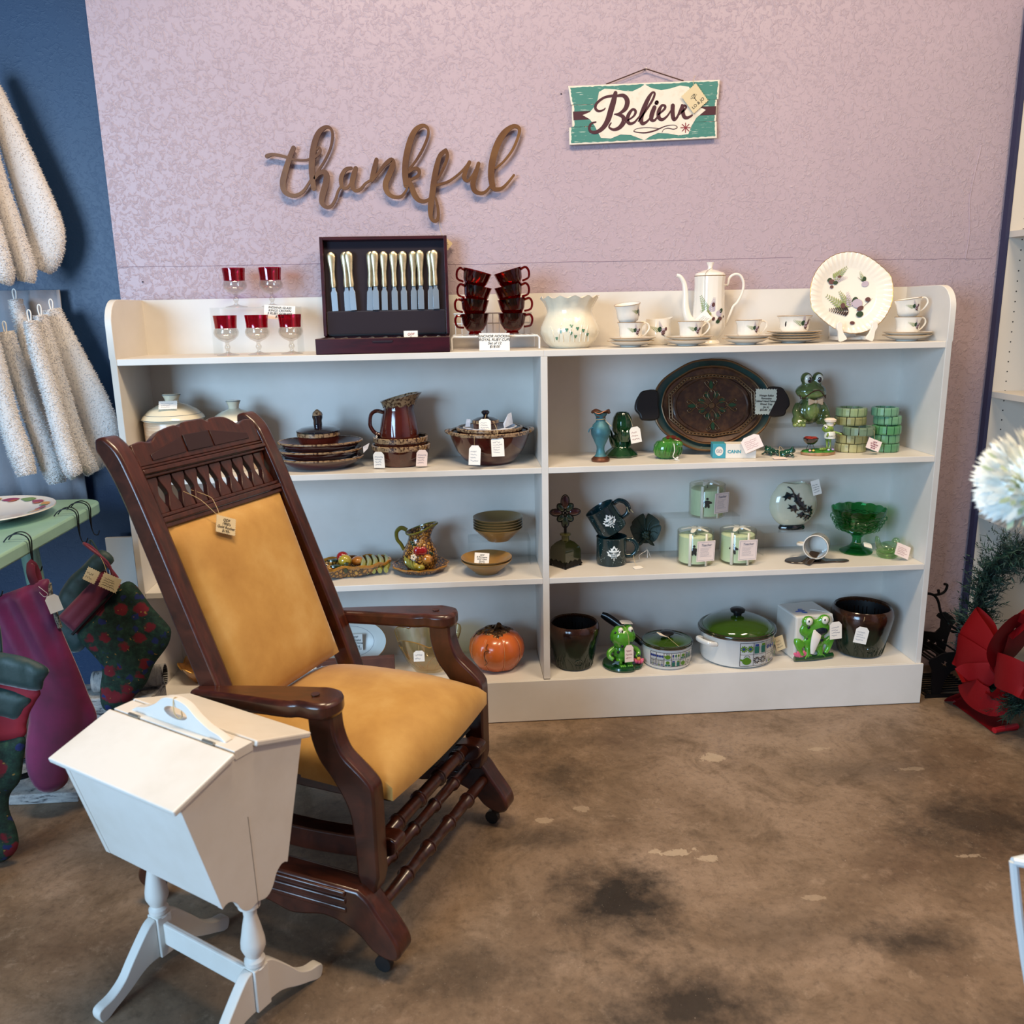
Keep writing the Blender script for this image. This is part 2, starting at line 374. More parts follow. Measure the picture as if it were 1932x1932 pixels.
RUN = spl([(-.035, .186), (-.01, .168), (.012, .138), (.034, .11), (.05, .085), (.053, .062), (.038, .048), (.012, .05), (-.012, .062), (-.035, .085), (-.07, .102), (-.115, .11), (-.16, .1), (-.2, .094), (-.25, .106), (-.3, .106), (-.35, .094), (-.39, .1), (-.44, .11), (-.485, .102), (-.52, .085), (-.543, .062), (-.567, .05), (-.593, .048), (-.608, .062), (-.605, .085), (-.589, .11), (-.567, .138), (-.545, .168), (-.52, .186)], 3)
RUN = RUN+[(-.4, .187), (-.2, .187)]
for s in (-1, 1):
    y = s*.27
    r = G().prism(RUN, y-.026, y+.026).o('base_runner', WOOD, ch, bev=.006)
    for k, (zz, yy) in enumerate(((.176, .006), (.158, .004), (.138, .003))):
        G().box(-.5, -.06, y-(.026+yy), y+(.026+yy), zz-.006, zz+.006).o('moulding', WOOD, r, bev=.003)
    for x in (.014, -.57):
        g = G().lathe([(.0, .036), (.013, .036), (.014, .052), (0, .052)], 12, c=(x, y, 0)).o('caster', DARK, ch)
        w = G().tube([(x-.012, y-.007, .0175), (x-.012, y+.007, .0175)], .0175, 16).o('wheel', DARK, g)
        G().tube([(x, y, .04), (x-.004, y, .03), (x-.012, y, .0175)], .006, 8, 3).o('fork', DARK, g)
    yr = s*.2
    G().prism(spl([(-.52, .255), (-.4, .248), (-.25, .238), (-.1, .246), (.0, .262), (.012, .235), (-.02, .214), (-.12, .196), (-.25, .188), (-.38, .198), (-.49, .22), (-.535, .24)], 3, True), yr-.02, yr+.02).o('rocker', WOOD, ch, bev=.004)
    G().prism([(-.40, .332), (-.02, .332), (-.02, .36), (-.40, .36)], s*.2-.014, s*.2+.014).o('seat_rail', WOOD, ch, bev=.003)
    # curved front leg that carries the arm
    lg = spl([(-.052, .54), (-.05, .5), (-.036, .46), (-.012, .437), (.008, .42), (.027, .398), (.03, .37)], 4)+[(.03, .205), (.02, .168), (-.005, .165)]+spl([(-.018, .2), (-.022, .3), (-.032, .35), (-.06, .40), (-.09, .44), (-.106, .49), (-.108, .54)], 4)
    G().prism([(x-.03, z) for x, z in lg], s*.25-.02, s*.25+.02).o('front_leg', WOOD, ch, bev=.005)
    am = spl([(-.43, -.016), (-.36, -.02), (-.28, -.026), (-.2, -.036), (-.13, -.044), (-.105, -.04), (-.08, -.043), (-.05, -.036), (-.037, -.015), (-.036, .01), (-.05, .034), (-.08, .042), (-.105, .04), (-.2, .036), (-.3, .028), (-.36, .022), (-.43, .016)], 3)
    g = G().prism([(x-.038*(1 if x > -.3 else max(0, (x+.43)/.13)), s*.252+yy) for x, yy in am], .531, .566, 'z')
    g.v = [(x, yy, z-.034*max(0, min(1, (-.13-x)/.3))) for x, yy, z in g.v]; a = g.o('arm', WOOD, ch, bev=.009)
    G().lathe([(0, .5655), (.0085, .5655), (.0085, .5668), (0, .5668)], 14, c=(-.128, s*.252, 0)).o('dowel_plug', WOOD, a)
    # back post, thicker below, with a rounded ear at the top
    pc = [(-.33, .30, .024), (-.36, .40, .026), (-.405, .53, .026), (-.47, .7, .025), (-.54, .88, .024), (-.575, .96, .024), (-.598, 1.0, .025), (-.622, 1.025, .02)]
    pc = spl(pc, 4); A = []; B = []
    for i, (x, z, w) in enumerate(pc):
        x0, z0, _ = pc[max(i-1, 0)]; x1, z1, _ = pc[min(i+1, len(pc)-1)]; d = Vector((x1-x0, z1-z0)).normalized()
        A.append((x+d.y*w, z-d.x*w)); B.append((x-d.y*w, z+d.x*w))
    x, z, w = pc[-1]; tip = [(x+.012+(-.006), z+.016), (x-.012, z+.012)]
    G().prism(A+tip+B[::-1], s*.216-.021, s*.216+.021).o('back_post', WOOD, ch, bev=.007)
# crest rail
cr = [(-.196, .47), (.196, .47), (.196, .522)]+spl([(.19, .527), (.165, .53), (.14, .522), (.125, .532), (.1, .545), (.06, .548), (.045, .541), (.03, .549), (0, .55), (-.03, .549), (-.045, .541), (-.06, .546), (-.1, .54), (-.125, .528), (-.14, .519), (-.165, .524), (-.19, .521)], 4)+[(-.196, .518)]
cs = slab('crest_rail', cr, -.012, .014)
slab('inlay_panel', [(-.155, .478), (-.055, .482), (-.055, .518), (-.155, .492)], .0142, .0165, mat('dark_inlay', '#2e120e', .35, coat=.2), .001, cs)
slab('inlay_panel', [(-.05, .482), (.03, .482), (.03, .52), (-.05, .52)], .0142, .0175, mat('darker_inlay', '#250f0d', .35, coat=.2), .001, cs)
slab('inlay_panel', [(.035, .482), (.155, .482), (.155, .496), (.035, .52)], .0142, .0165, MATS['dark_inlay'], .001, cs)
for s0, s1, n1 in ((.445, .452, .016), (.453, .463, .022), (.464, .47, .017), (.358, .366, .016), (.346, .357, .022), (.335, .345, .018)):
    slab('back_moulding', [(-.196, s0), (.196, s0), (.196, s1), (-.196, s1)], -.01, n1, bev=.002)
hw = spl([(.0, .0172), (.12, .0172), (.32, .0105), (.5, .0068), (.68, .0115), (.86, .0172), (1, .0172)], 3)
for i in range(10):
    y = -.174+.0387*i
    o = [(y+w, .366+.079*(1-t)) for t, w in hw]+[(y-w, .366+.079*(1-t)) for t, w in reversed(hw)]
    slab('spindle', o, -.006, .008, bev=.0015)
def cushion(nx, ny, f):
    g = G(); vs = [f(i/nx, j/ny) for j in range(ny+1) for i in range(nx+1)]
    g.add(vs, [(j*(nx+1)+i, j*(nx+1)+i+1, (j+1)*(nx+1)+i+1, (j+1)*(nx+1)+i) for j in range(ny) for i in range(nx)]); return g
def pad(front, back, nx=18, ny=18):
    """closed pad: front(u,v) and back(u,v) surfaces joined at the edge"""
    g = G(); W = nx+1
    g.v = [front(i/nx, j/ny) for j in range(ny+1) for i in range(W)]+[back(i/nx, j/ny) for j in range(ny+1) for i in range(W)]; H = W*(ny+1)
    for j in range(ny):
        for i in range(nx):
            q = (j*W+i, j*W+i+1, (j+1)*W+i+1, (j+1)*W+i); g.f += [q, tuple(H+k for k in reversed(q))]
    e = [i for i in range(W)]+[j*W+nx for j in range(1, ny+1)]+[ny*W+i for i in range(nx-1, -1, -1)]+[j*W for j in range(ny-1, 0, -1)]
    for a, b in zip(e, e[1:]+e[:1]): g.f.append((a, b, H+b, H+a))
    g.m = [0]*len(g.f); return g
def dome(u, v, p=4): return (1-abs(2*u-1)**p)*(1-abs(2*v-1)**p)
pad(lambda u, v: bk(-.09+.425*v+.006*sin(pi*u)*(1 if v > .5 else -1)*0, (-.19+.38*u)*(1-.06*(1-v)), .012+.026*dome(u, v, 5)**.6),
    lambda u, v: bk(-.09+.425*v, (-.19+.38*u)*(1-.06*(1-v)), -.012)).o('back_cushion', VELVET, ch, ang=60)
G().add([bk(s, y, n) for n in (-.02, -.013) for s, y in ((-.06, -.19), (-.06, .19), (.34, .19), (.34, -.19))], [(0, 1, 2, 3), (7, 6, 5, 4), (0, 4, 5, 1), (1, 5, 6, 2), (2, 6, 7, 3), (3, 7, 4, 0)]).o('back_panel', WOOD, ch, smooth=False)
def st(u, v):   # u lateral 0..1 (near..far), v rear..front
    return (-.44+.455*v+.012*sin(pi*u)*v, (-.225+.45*u)*(.9+.1*v))
pad(lambda u, v: st(u, v)+(.392+.066*dome(u, v, 3)**.7-.012*(v > .999),), lambda u, v: st(u, v)+(.352,), 22, 22).o('seat_cushion', VELVET, ch, ang=62)
G().box(-.42, -.005, -.2, .2, .33, .353).o('seat_frame', DARK, ch, smooth=False, bev=.004)
G().prism(spl([(-.42, .33), (-.02, .33), (-.06, .27), (-.14, .235), (-.26, .225), (-.36, .26)], 3, True), -.02, .16).o('spring_box', DARK, ch)
def turned(name, p0, p1, r=.013):
    p0, p1 = Vector(p0), Vector(p1); pr = []
    n = 5
    for i in range(n+1):
        t = i/n; w = .012
        if 0 < i < n: pr += [(t-w*2, r), (t-w, r*1.32), (t-w*.4, r*1.32), (t, r*1.05), (t+w*.4, r*1.32), (t+w, r*1.32), (t+w*2, r)]
        else: pr += [(t, r*.85)]
    return G().tube([tuple(p0+(p1-p0)*t)+(q,) for t, q in pr], n=14).o(name, WOOD, ch)
turned('stretcher', (-.03, -.235, .243), (-.03, .235, .243), .0145)
turned('stretcher', (-.045, -.248, .168), (-.045, .248, .168), .0125)
turned('stretcher', (-.01, -.248, .13), (-.01, .248, .13), .014)
turned('stretcher', (-.5, -.248, .13), (-.5, .248, .13), .014)
price_tag(ch, bk(.30, -.06, .046), (radians(-20), radians(24), radians(74)), .052, .04, 'QDF\n1900\'s\nGold Rocker\n$195-', CREAM, BLACK, .0088, pts=pinked(.052, .04, 12, .0018),
          string=[bk(.40, -.105, .012), bk(.37, -.085, .03), bk(.325, -.068, .045), bk(.36, -.05, .03), bk(.375, -.052, .022), bk(.40, -.07, .0)])

# ------------------------------------------------------------------ white sewing cabinet on a stand
PW = mat('chipped_white_paint', '#dfdad2', .4, var=(5, '#d4cdc2', .45, .7), bump=(80, .06, .002)); CHIP = mat('bare_chips', '#3a2c22', .8)
sw = thing('sewing_cabinet', 'small white painted sewing cabinet with two sloping lids and turned stand beside the rocking chair', 'cabinet', (.459, -1.074, 0), radians(-35.1))
Lb, wb, zb2, wt, ze, zr = .148, .074, .306, .132, .527, .562
pent = [(-wb, zb2), (-wt, ze), (-.02, zr), (.02, zr), (wt, ze), (wb, zb2)]
dn = [(wb, zb2)]+spl([(wb-.006, zb2+.004), (.058, zb2+.004), (.046, zb2-.006), (.038, zb2-.022), (.028, zb2-.034), (.016, zb2-.038), (0, zb2-.034), (-.016, zb2-.038), (-.028, zb2-.034), (-.038, zb2-.022), (-.046, zb2-.006), (-.058, zb2+.004), (-wb+.006, zb2+.004)], 3)+[(-wb, zb2)]
for s in (-1, 1):
    x0, x1 = sorted((s*Lb, s*(Lb+.012)))
    e = G().prism([(-wt, ze), (-.02, zr), (.02, zr), (wt, ze)]+dn, x0, x1, 'x').o('end_panel', PW, sw, smooth=False, bev=.001)
    G().tube([(s*(Lb+.0121), -.004, zr-.12), (s*(Lb+.0121), .0, zb2-.05)], .0005, 4).o('seam_line', CHIP, e)
def quad(a0, a1, p, q, th, name, **k):
    """board between end lines p,q (b,z) running from a0 to a1 along the ridge"""
    d = Vector((q[0]-p[0], q[1]-p[1])).normalized(); n = Vector((-d.y, d.x))*th
    return G().prism([p, q, (q[0]+n.x, q[1]+n.y), (p[0]+n.x, p[1]+n.y)], a0, a1, 'x').o(name, PW, sw, smooth=False, **k)
quad(-Lb, Lb, (-wt+.001, ze), (-wb+.001, zb2), .009, 'front_panel', bev=.001)
quad(-Lb, Lb, (wb-.001, zb2), (wt-.001, ze), .009, 'rear_panel', bev=.001)
G().box(-Lb, Lb, -wb+.004, wb-.004, zb2, zb2+.008).o('bottom_board', PW, sw, smooth=False)
g = G()
for k, (p, q) in enumerate((((-.146, ze-.0045), (-.021, zr+.001)), ((.021, zr+.001), (.146, ze-.0045)))):
    l = quad(-.168, .168, p, q, .011, 'lid', bev=.003)
    if k == 0:
        for a in (-.1, .1):
            h = G().tube([(a-.014, -.021, zr+.012), (a+.014, -.021, zr+.012)], .0035, 10).o('hinge', mat('hinge_metal', '#a9a59c', .35, .8), l)
        for i in range(16):
            a = random.uniform(-.165, .165); G().ell((a, -.1462, ze+.001), (random.uniform(.001, .005), .0006, .0012)).o('chip_speck', CHIP, l)
G().box(-.162, .162, -.0195, .0195, zr-.006, zr+.011).o('ridge_board', PW, sw, smooth=False, bev=.001)
hp = spl([(-.125, 0), (-.11, .008), (-.085, .014), (-.055, .028), (-.03, .045), (0, .05), (.03, .045), (.055, .028), (.085, .014), (.11, .008), (.125, 0)], 4)
hl = plate2d([[(x, z) for x, z in hp], [(.032*cos(i*pi/10), .024+.0125*sin(i*pi/10)) for i in range(20)]], .0065, PW, 'handle', sw, .001)
hl.location = (0, 0, zr+.0112)
b = G().tube([(.0, -.008, zr+.06), (.004, -.012, zr+.04), (.01, -.010, zr+.03), (.018, -.008, zr+.032), (.008, .0, zr+.034), (-.004, .008, zr+.03), (.004, .008, zr+.05), (.0, -.002, zr+.063)], .001, 5, 4, True).o('string', TWINE, sw)
col = [(.0, .288), (.012, .288), (.0135, .27), (.02, .262), (.02, .256), (.0125, .25), (.0115, .235), (.016, .215), (.0215, .185), (.022, .172), (.0165, .158), (.0125, .152), (.0185, .146), (.0185, .138), (.014, .133), (.018, .13), (0, .13)]
ft = spl([(.016, .132), (.03, .126), (.05, .105), (.075, .075), (.095, .05), (.12, .034), (.146, .028), (.152, .016), (.146, .0), (.134, .0), (.118, .008), (.1, .016), (.08, .026), (.06, .038), (.04, .046), (.016, .048)], 3)
for s in (-1, 1):
    x = s*.135
    G().lathe(col, 20, c=(x, 0, 0)).o('turned_post', PW, sw)
    G().box(x-.016, x+.016, -.016, .016, .046, .133).o('post_block', PW, sw, smooth=False, bev=.002)
    for k in (-1, 1):
        G().prism([(k*a, b) for a, b in ft], x-.011, x+.011, 'x').o('foot', PW, sw, bev=.002)
G().box(-.12, .12, -.006, .006, .07, .118).o('stretcher', PW, sw, smooth=False, bev=.003)
# ------------------------------------------------------------------ wall signs
BRONZE = mat('brown_gilt_board', '#5e3b24', .38, .25, var=(4, '#7d5733', .42, .66), bump=(70, .06, .002))
KEYS = dict(
 t=[(270, 212, 26), (240, 285, 30), (208, 380, 34), (193, 450, 36), (207, 508, 30), (262, 533, 22), (322, 508, 18), (368, 445, 14), (400, 390, 12)],
 cross=[(92, 268, 24), (130, 256, 18), (200, 268, 16), (270, 290, 14), (340, 294, 12), (400, 278, 14), (435, 252, 16), (448, 226, 14), (438, 208, 12), (424, 224, 9)],
 h=[(398, 482, 30), (388, 380, 34), (392, 280, 36), (410, 180, 34), (442, 108, 30), (488, 74, 20), (521, 88, 16), (530, 135, 16), (515, 212, 14), (478, 292, 14), (428, 370, 14), (404, 420, 14)],
 hump=[(404, 422, 14), (432, 386, 20), (466, 372, 30), (486, 396, 34), (478, 455, 36), (456, 530, 36), (452, 580, 30), (477, 609, 22), (512, 604, 18), (542, 558, 16), (562, 500, 14), (586, 465, 14)],
 a=[(652, 346, 18), (612, 358, 22), (584, 412, 26), (588, 468, 22), (616, 484, 16), (648, 446, 14), (676, 372, 14)],
 a2=[(682, 348, 26), (666, 402, 32), (656, 458, 30), (676, 497, 22), (712, 489, 18), (746, 450, 14), (782, 428, 14)],
 n=[(822, 290, 24), (807, 350, 30), (788, 424, 26)],
 n2=[(788, 434, 16), (832, 380, 16), (882, 318, 22), (922, 292, 28), (932, 326, 32), (906, 392, 34), (882, 452, 34), (892, 506, 30), (932, 540, 22), (986, 539, 18), (1020, 500, 14), (1034, 462, 12)],
 k=[(1022, 462, 34), (1014, 380, 36), (1020, 280, 36), (1046, 170, 36), (1082, 94, 30), (1132, 62, 20), (1166, 82, 16), (1166, 134, 16), (1130, 224, 16), (1076, 312, 14), (1036, 356, 12)],
 k2=[(1036, 376, 14), (1078, 348, 20), (1108, 362, 22), (1104, 395, 20), (1062, 420, 16), (1038, 428, 14)],
 k3=[(1038, 424, 20), (1058, 470, 30), (1080, 530, 34), (1112, 566, 26), (1152, 571, 20), (1186, 548, 14), (1206, 515, 12)],
 f=[(1288, 226, 22), (1250, 262, 26), (1226, 342, 32), (1211, 432, 36), (1200, 522, 36), (1189, 612, 34), (1192, 682, 24), (1216, 709, 20), (1240, 690, 20), (1240, 622, 18), (1224, 552, 12)],
 f2=[(1288, 226, 20), (1300, 264, 20), (1280, 332, 18), (1236, 424, 12)],
 f3=[(1222, 464, 16), (1300, 441, 16), (1352, 408, 14), (1400, 366, 14), (1440, 318, 14)],
 u=[(1450, 306, 22), (1424, 366, 26), (1416, 412, 26), (1440, 434, 16), (1470, 400, 14), (1490, 360, 14)],
 u2=[(1512, 316, 24), (1492, 390, 28), (1476, 450, 32), (1490, 500, 28), (1532, 518, 20), (1572, 500, 16), (1608, 452, 14)],
 l=[(1612, 472, 34), (1600, 400, 38), (1606, 300, 40), (1636, 190, 40), (1682, 110, 36), (1740, 66, 24), (1780, 76, 20), (1781, 122, 18), (1742, 222, 16), (1682, 302, 14), (1628, 348, 12)],
 l2=[(1612, 468, 28), (1628, 490, 26), (1672, 485, 20), (1712, 450, 16), (1756, 394, 14)])
th = thing('word_sign', 'brown gilt script wall sign spelling the word thankful', 'sign', (.80, .262, 1.68))
for i, (k, st_) in enumerate(KEYS.items()):
    pts = [(.000443*u+.392-.80-.0000207*v, 1.8459-.0004193*v-.000004*u-1.68, w*.0005) for u, v, w in spl(st_, 5)]
    G().strip(pts, .008, -.004+.00012*(i % 4)).o('letter_stroke', BRONZE, th, ang=50)
G().tube([(.13, .004, -.13), (.135, .0, -.17), (.15, -.003, -.195)], .0006, 5, 3).o('string', TWINE, th)
price_tag(th, (.152, -.004, -.205), (0, .7, .3), .026, .03, '~2', CREAM, BLACK, .008, pts=pinked(.026, .03, 5, .002))

TEAL = mat('distressed_teal_paint', '#3b7a70', .6, var=(30, '#cfd6c8', .63, .68), stretch=(1, 1, 14)); IVORY = mat('ivory_paint', '#dcd3c4', .6, var=(40, '#cfc5b2', .5, .7))
MAROON = mat('maroon_paint', '#3f1020', .6, var=(120, '#d8cfc4', .74, .78)); BROWNCORD = mat('brown_cord', '#4a3026', .9)
SGX, SGZ = 1.562, 1.853
def sg(u, v): return (.00030166*u+.00000482*v+1.273215-SGX, -.00000146*u-.00027607*v+2.015748-SGZ)
sn = thing('plank_sign', 'teal and ivory plank sign with maroon lettering hanging from a nail on the pink wall', 'sign', (SGX, .272, SGZ))
EDGE = [((178, 335), (1705, 268), (1690, 455), (175, 500)), ((212, 528), (1680, 465), (1672, 690), (205, 745)), ((178, 765), (1678, 700), (1685, 862), (180, 930))]
EDGE[0] = ((178, 335), (1705, 268), (1694, 466), (205, 524)); EDGE[1] = ((212, 527), (1680, 469), (1674, 688), (212, 746)); EDGE[2] = ((180, 752), (1682, 691), (1686, 862), (180, 930))
for i, q in enumerate(EDGE):
    p = [sg(*k) for k in q]; pl = G().prism(p, -.009, .0).o('plank', IVORY, sn, smooth=False, bev=.0015)
    c = [((q[0][0]+20, q[0][1]+(16 if i == 0 else 1)), (q[1][0]-20, q[1][1]+(16 if i == 0 else 1)), (q[2][0]-20, q[2][1]-(18 if i == 2 else 1)), (q[3][0]+20, q[3][1]-(18 if i == 2 else 1)))][0]
    random.seed(i+5); o = []
    for a, b in zip(c, c[1:]+c[:1]):
        n = 60 if abs(a[0]-b[0]) > 500 else 12
        for j in range(n):
            t = j/n; o.append(sg(a[0]+(b[0]-a[0])*t+random.uniform(-5, 5)*(n == 12), a[1]+(b[1]-a[1])*t+random.uniform(-4, 4)*(n == 60)))
    G().prism(o, -.0096, -.009).o('teal_print', TEAL, pl, smooth=False)
for q in (((222, 592), (400, 585), (400, 670), (226, 680)), ((1480, 545), (1670, 536), (1668, 624), (1480, 632))):
    G().prism([sg(*k) for k in q], -.0100, -.0094).o('stripe_print', MAROON, sn, smooth=False)
cart = [(945, 318), (900, 350), (820, 388), (740, 385), (640, 367), (540, 363), (485, 395), (470, 470), (440, 540), (390, 598), (318, 628), (390, 670), (440, 740), (468, 800), (500, 860), (600, 866), (700, 825), (800, 830), (880, 860), (940, 885), (990, 850), (1080, 810), (1180, 815), (1290, 835), (1390, 822), (1420, 740), (1470, 655), (1565, 575), (1500, 545), (1440, 480), (1420, 400), (1390, 342), (1300, 330), (1200, 360), (1110, 377), (1010, 355)]
G().prism([sg(*k) for k in cart], -.0104, -.0098).o('cartouche_print', IVORY, sn, smooth=False)
BEL = [[(650, 405, 40), (632, 480, 55), (605, 570, 60), (570, 680, 55), (520, 757, 45), (460, 798, 36), (402, 798, 28), (382, 760, 26), (402, 715, 22), (450, 698, 14)],
 [(645, 432, 30), (540, 450, 24), (462, 508, 26), (447, 560, 28), (480, 588, 24), (528, 575, 16), (545, 558, 12)], [(655, 436, 22), (730, 432, 38), (768, 485, 50), (750, 560, 44), (690, 610, 24), (640, 620, 14)],
 [(655, 622, 16), (718, 640, 38), (732, 692, 50), (690, 752, 40), (630, 776, 28), (582, 750, 18), (602, 708, 14)], [(768, 684, 14), (830, 640, 20), (852, 592, 28), (822, 570, 24), (782, 620, 36), (767, 680, 40), (792, 714, 30), (840, 700, 22), (890, 640, 14)],
 [(880, 690, 14), (950, 590, 20), (1020, 480, 24), (1044, 412, 22), (1020, 402, 22), (980, 460, 40), (932, 570, 50), (906, 660, 48), (922, 714, 36), (970, 690, 22), (1010, 640, 14)], [(1042, 550, 42), (1016, 620, 48), (1012, 672, 40), (1045, 680, 24), (1090, 620, 14)], [(1062, 505, 42), (1066, 500, 42)],
 [(1078, 625, 14), (1140, 570, 24), (1150, 537, 24), (1116, 532, 26), (1086, 590, 40), (1086, 650, 40), (1120, 674, 30), (1170, 640, 20), (1210, 580, 14)], [(1228, 532, 42), (1226, 600, 44), (1238, 668, 40), (1272, 650, 24), (1310, 560, 24), (1322, 527, 24)],
 [(1290, 625, 14), (1350, 570, 20), (1362, 540, 20), (1335, 535, 24), (1330, 590, 38), (1345, 645, 38), (1380, 655, 28), (1425, 630, 18)]]
for i, st_ in enumerate(BEL):
    G().strip([sg(u, v)+(w*.00029,) for u, v, w in spl(st_, 5)], .0006, -.0110-.00003*i).o('lettering', MAROON, sn, smooth=False)
G().strip([sg(u, v)+(w*.0003,) for u, v, w in spl([(1120, 802, 5), (1138, 775, 6), (1180, 762, 8), (1240, 772, 9), (1276, 752, 7), (1240, 730, 6), (1150, 742, 9), (1050, 785, 14), (950, 808, 14), (865, 802, 9), (832, 790, 7), (870, 765, 6), (970, 755, 6), (1090, 765, 6)], 5)], .0005, -.0110).o('flourish_print', MAROON, sn, smooth=False)
g = G()
for k in range(4):
    a = k*pi/4; g.strip([sg(1360+48*cos(a), 757+48*sin(a))+(.0025,), sg(1360-48*cos(a), 757-48*sin(a))+(.0025,)], .0005, -.0110-.00004*k)
g.o('snowflake_print', mat('crimson_paint', '#7c1d2c', .6), sn, smooth=False)
nl = Vector((1.5632-SGX, -.004, 1.971-SGZ)); s0 = sg(560, 312); s1 = sg(1340, 278)
G().tube([(s0[0], -.004, s0[1]), tuple(nl), (s1[0], -.004, s1[1])], .0017, 6).o('hanging_cord', BROWNCORD, sn)
G().tube([(nl.x, .008, nl.z-.001), (nl.x, -.008, nl.z+.001)], .002, 8).o('nail', mat('steel_nail', '#77757a', .3, .9), sn)
tc = sg(1445, 465)
lt = price_tag(sn, (tc[0], -.0165, tc[1]), (.05, radians(-40), 0), .058, .06, None, CREAM, BLACK, pts=pinked(.058, .064, 9, .0016), string=[(tc[0]+.002, -.006, tc[1]+.066), (tc[0]-.006, -.014, tc[1]+.05), (tc[0]-.002, -.017, tc[1]+.032)])
lettering('LO & JO', .0125, BLACK, lt, (0, -.0009, -.017), (0, 0, 0), shear=0)
g = G(); random.seed(11)
def twig(x, z, a, l, w, d):
    x2, z2 = x+l*cos(a), z+l*sin(a); g.strip([(x, z, w), (x2, z2, w*.7)], .0003, -.0009-.00002*d)
    if d < 4:
        for k in (-.5, .45) if d else (-.8, -.1, .6): twig(x2, z2, a+k+random.uniform(-.15, .15), l*.68, w*.65, d+1)
twig(0, -.008, pi/2, .008, .0022, 0); g.o('tree_print', BLACK, lt, smooth=False)

# ------------------------------------------------------------------ white plush stockings on the navy wall
m, nt, N, L, P = newmat('white_plush'); PLUSH = m
P.inputs['Base Color'].default_value = lin('#d9d4d2'); P.inputs['Roughness'].default_value = .95; P.inputs['Sheen Weight'].default_value = .5; bumpn(nt, P, noise(nt, 160, 4, .7), .5, .004)
def plush(label, path, group, yb, th=.024):
    k_ = (yb+2.504)/2.654; path = [(.968+(x-.968)*k_, 1.2785+(z-1.2785)*k_, w*k_) for x, z, w in path]   # outlines were measured 15 cm before the wall
    t = thing('plush_stocking', label, 'stocking', (path[0][0], yb, path[0][1]), group=group)
    x0, z0 = path[0][:2]; pts = [(x-x0, 0, z-z0, th*(.75+.5*min(1, w/.06)), w) for x, z, w in path]
    g = G().tube(pts, n=18, k=6, ref=(0, 1, 0)); b = g.o('plush_body', PLUSH, t, ang=180)
    h = G(); rnd = random.Random(label)
    fs = g.f
    for _ in range(5200):
        f = rnd.choice(fs)
        if len(f) != 4: continue
        a, b_, c_, d = (Vector(g.v[i]) for i in f); u, v = rnd.random(), rnd.random()
        p = a+(b_-a)*u+(d-a)*v; n = (b_-a).cross(d-a)
        if n.length < 1e-12: continue
        n.normalize()
        q = Vector((rnd.uniform(-1, 1), rnd.uniform(-1, 1), rnd.uniform(-1, 1)))*.6
        s_ = 1 if FLIP else -1
        e = p+(n*s_+q)*.0045; w = n.orthogonal().normalized()*.0012
        h.add([p+w, p-w, e], [(0, 1, 2)])
    h.o('pile_fur', PLUSH, b, kind='stuff', fix=False)
    G().tube([(.0, 0, -.01), (.005, .0, .02), (.0, .0, .03), (-.005, 0, .02)], .002, 5, 3, True).o('hanging_loop', COTTON, t)
    return t
FLIP = True
# (x,z) centre lines measured in metres, from cuff down to toe
def sk(px, py): return (-.138+(px-125)*.00165, 1.484-(py-460)*.00152)
def skpath(*q): return [sk(x, y)+(w*.0016,) for x, y, w in q]
UP = [((28, 160, 12), (42, 210, 18), (62, 290, 24), (82, 380, 31), (92, 440, 33), (84, 486, 27), (76, 506, 14)), ((8, 180, 10), (14, 230, 14), (22, 330, 15), (38, 430, 17), (50, 500, 17), (48, 528, 10)),
      ((-20, 190, 12), (-14, 260, 16), (-4, 380, 18), (6, 470, 20), (12, 515, 16), (10, 530, 8)), ((-45, 150, 16), (-40, 260, 20), (-32, 380, 22), (-25, 490, 20), (-22, 525, 8))]
DN = [((85, 580, 14), (95, 630, 22), (115, 700, 28), (135, 770, 32), (142, 820, 32), (130, 865, 24), (118, 885, 12)), ((64, 590, 10), (72, 660, 13), (84, 740, 14), (96, 830, 15), (112, 885, 14), (118, 900, 8)),
      ((45, 600, 10), (50, 660, 13), (62, 740, 14), (72, 830, 15), (82, 890, 15), (88, 905, 8)), ((25, 560, 10), (34, 640, 13), (42, 730, 14), (50, 830, 16), (60, 895, 16), (66, 905, 9)),
      ((0, 620, 13), (10, 690, 15), (22, 760, 16), (36, 830, 19), (48, 890, 20), (52, 918, 12)), ((-30, 600, 14), (-24, 690, 16), (-18, 780, 18), (-6, 860, 20), (0, 900, 14))]
pl_u = ['white plush stocking with the broad foot at the front of the upper bunch', 'white plush stocking second in the upper bunch, behind the broad one', 'narrow white plush stocking third in the upper bunch', 'white plush stocking at the outer end of the upper bunch']
pl_d = ['white plush stocking with the broad rounded foot in the lower bunch', 'slim white plush stocking just behind the broad one in the lower bunch', 'white plush stocking third in the lower bunch', 'white plush stocking fourth in the lower bunch', 'white plush stocking hanging lowest in the lower bunch', 'white plush stocking at the outer end of the lower bunch']
for i, p in enumerate(UP): plush(pl_u[i], skpath(*p), 'white plush stockings, upper bunch', .205-.063*(i % 3))
for i, p in enumerate(DN): plush(pl_d[i], skpath(*p), 'white plush stockings, lower bunch', .2-.063*(i % 3))
PEG = mat('dark_steel_peg', '#23242a', .4, .7)
for z, lab in ((1.975, 'dark steel wall peg holding the upper bunch of plush stockings'), (1.39, 'dark steel wall peg holding the lower bunch of plush stockings')):
    x = -.38
    tag(G().tube([(x, .289, z), (x, .1, z), (x, .07, z+.01), (x, .065, z+.03)], .005, 8, 3).o('wall_peg', PEG), lab, 'peg')
gb = thing('grey_drape', 'pale grey fabric panel hanging behind the lower bunch of plush stockings', 'cloth', (-.42, .262, 1.0))
g = G(); n = 26
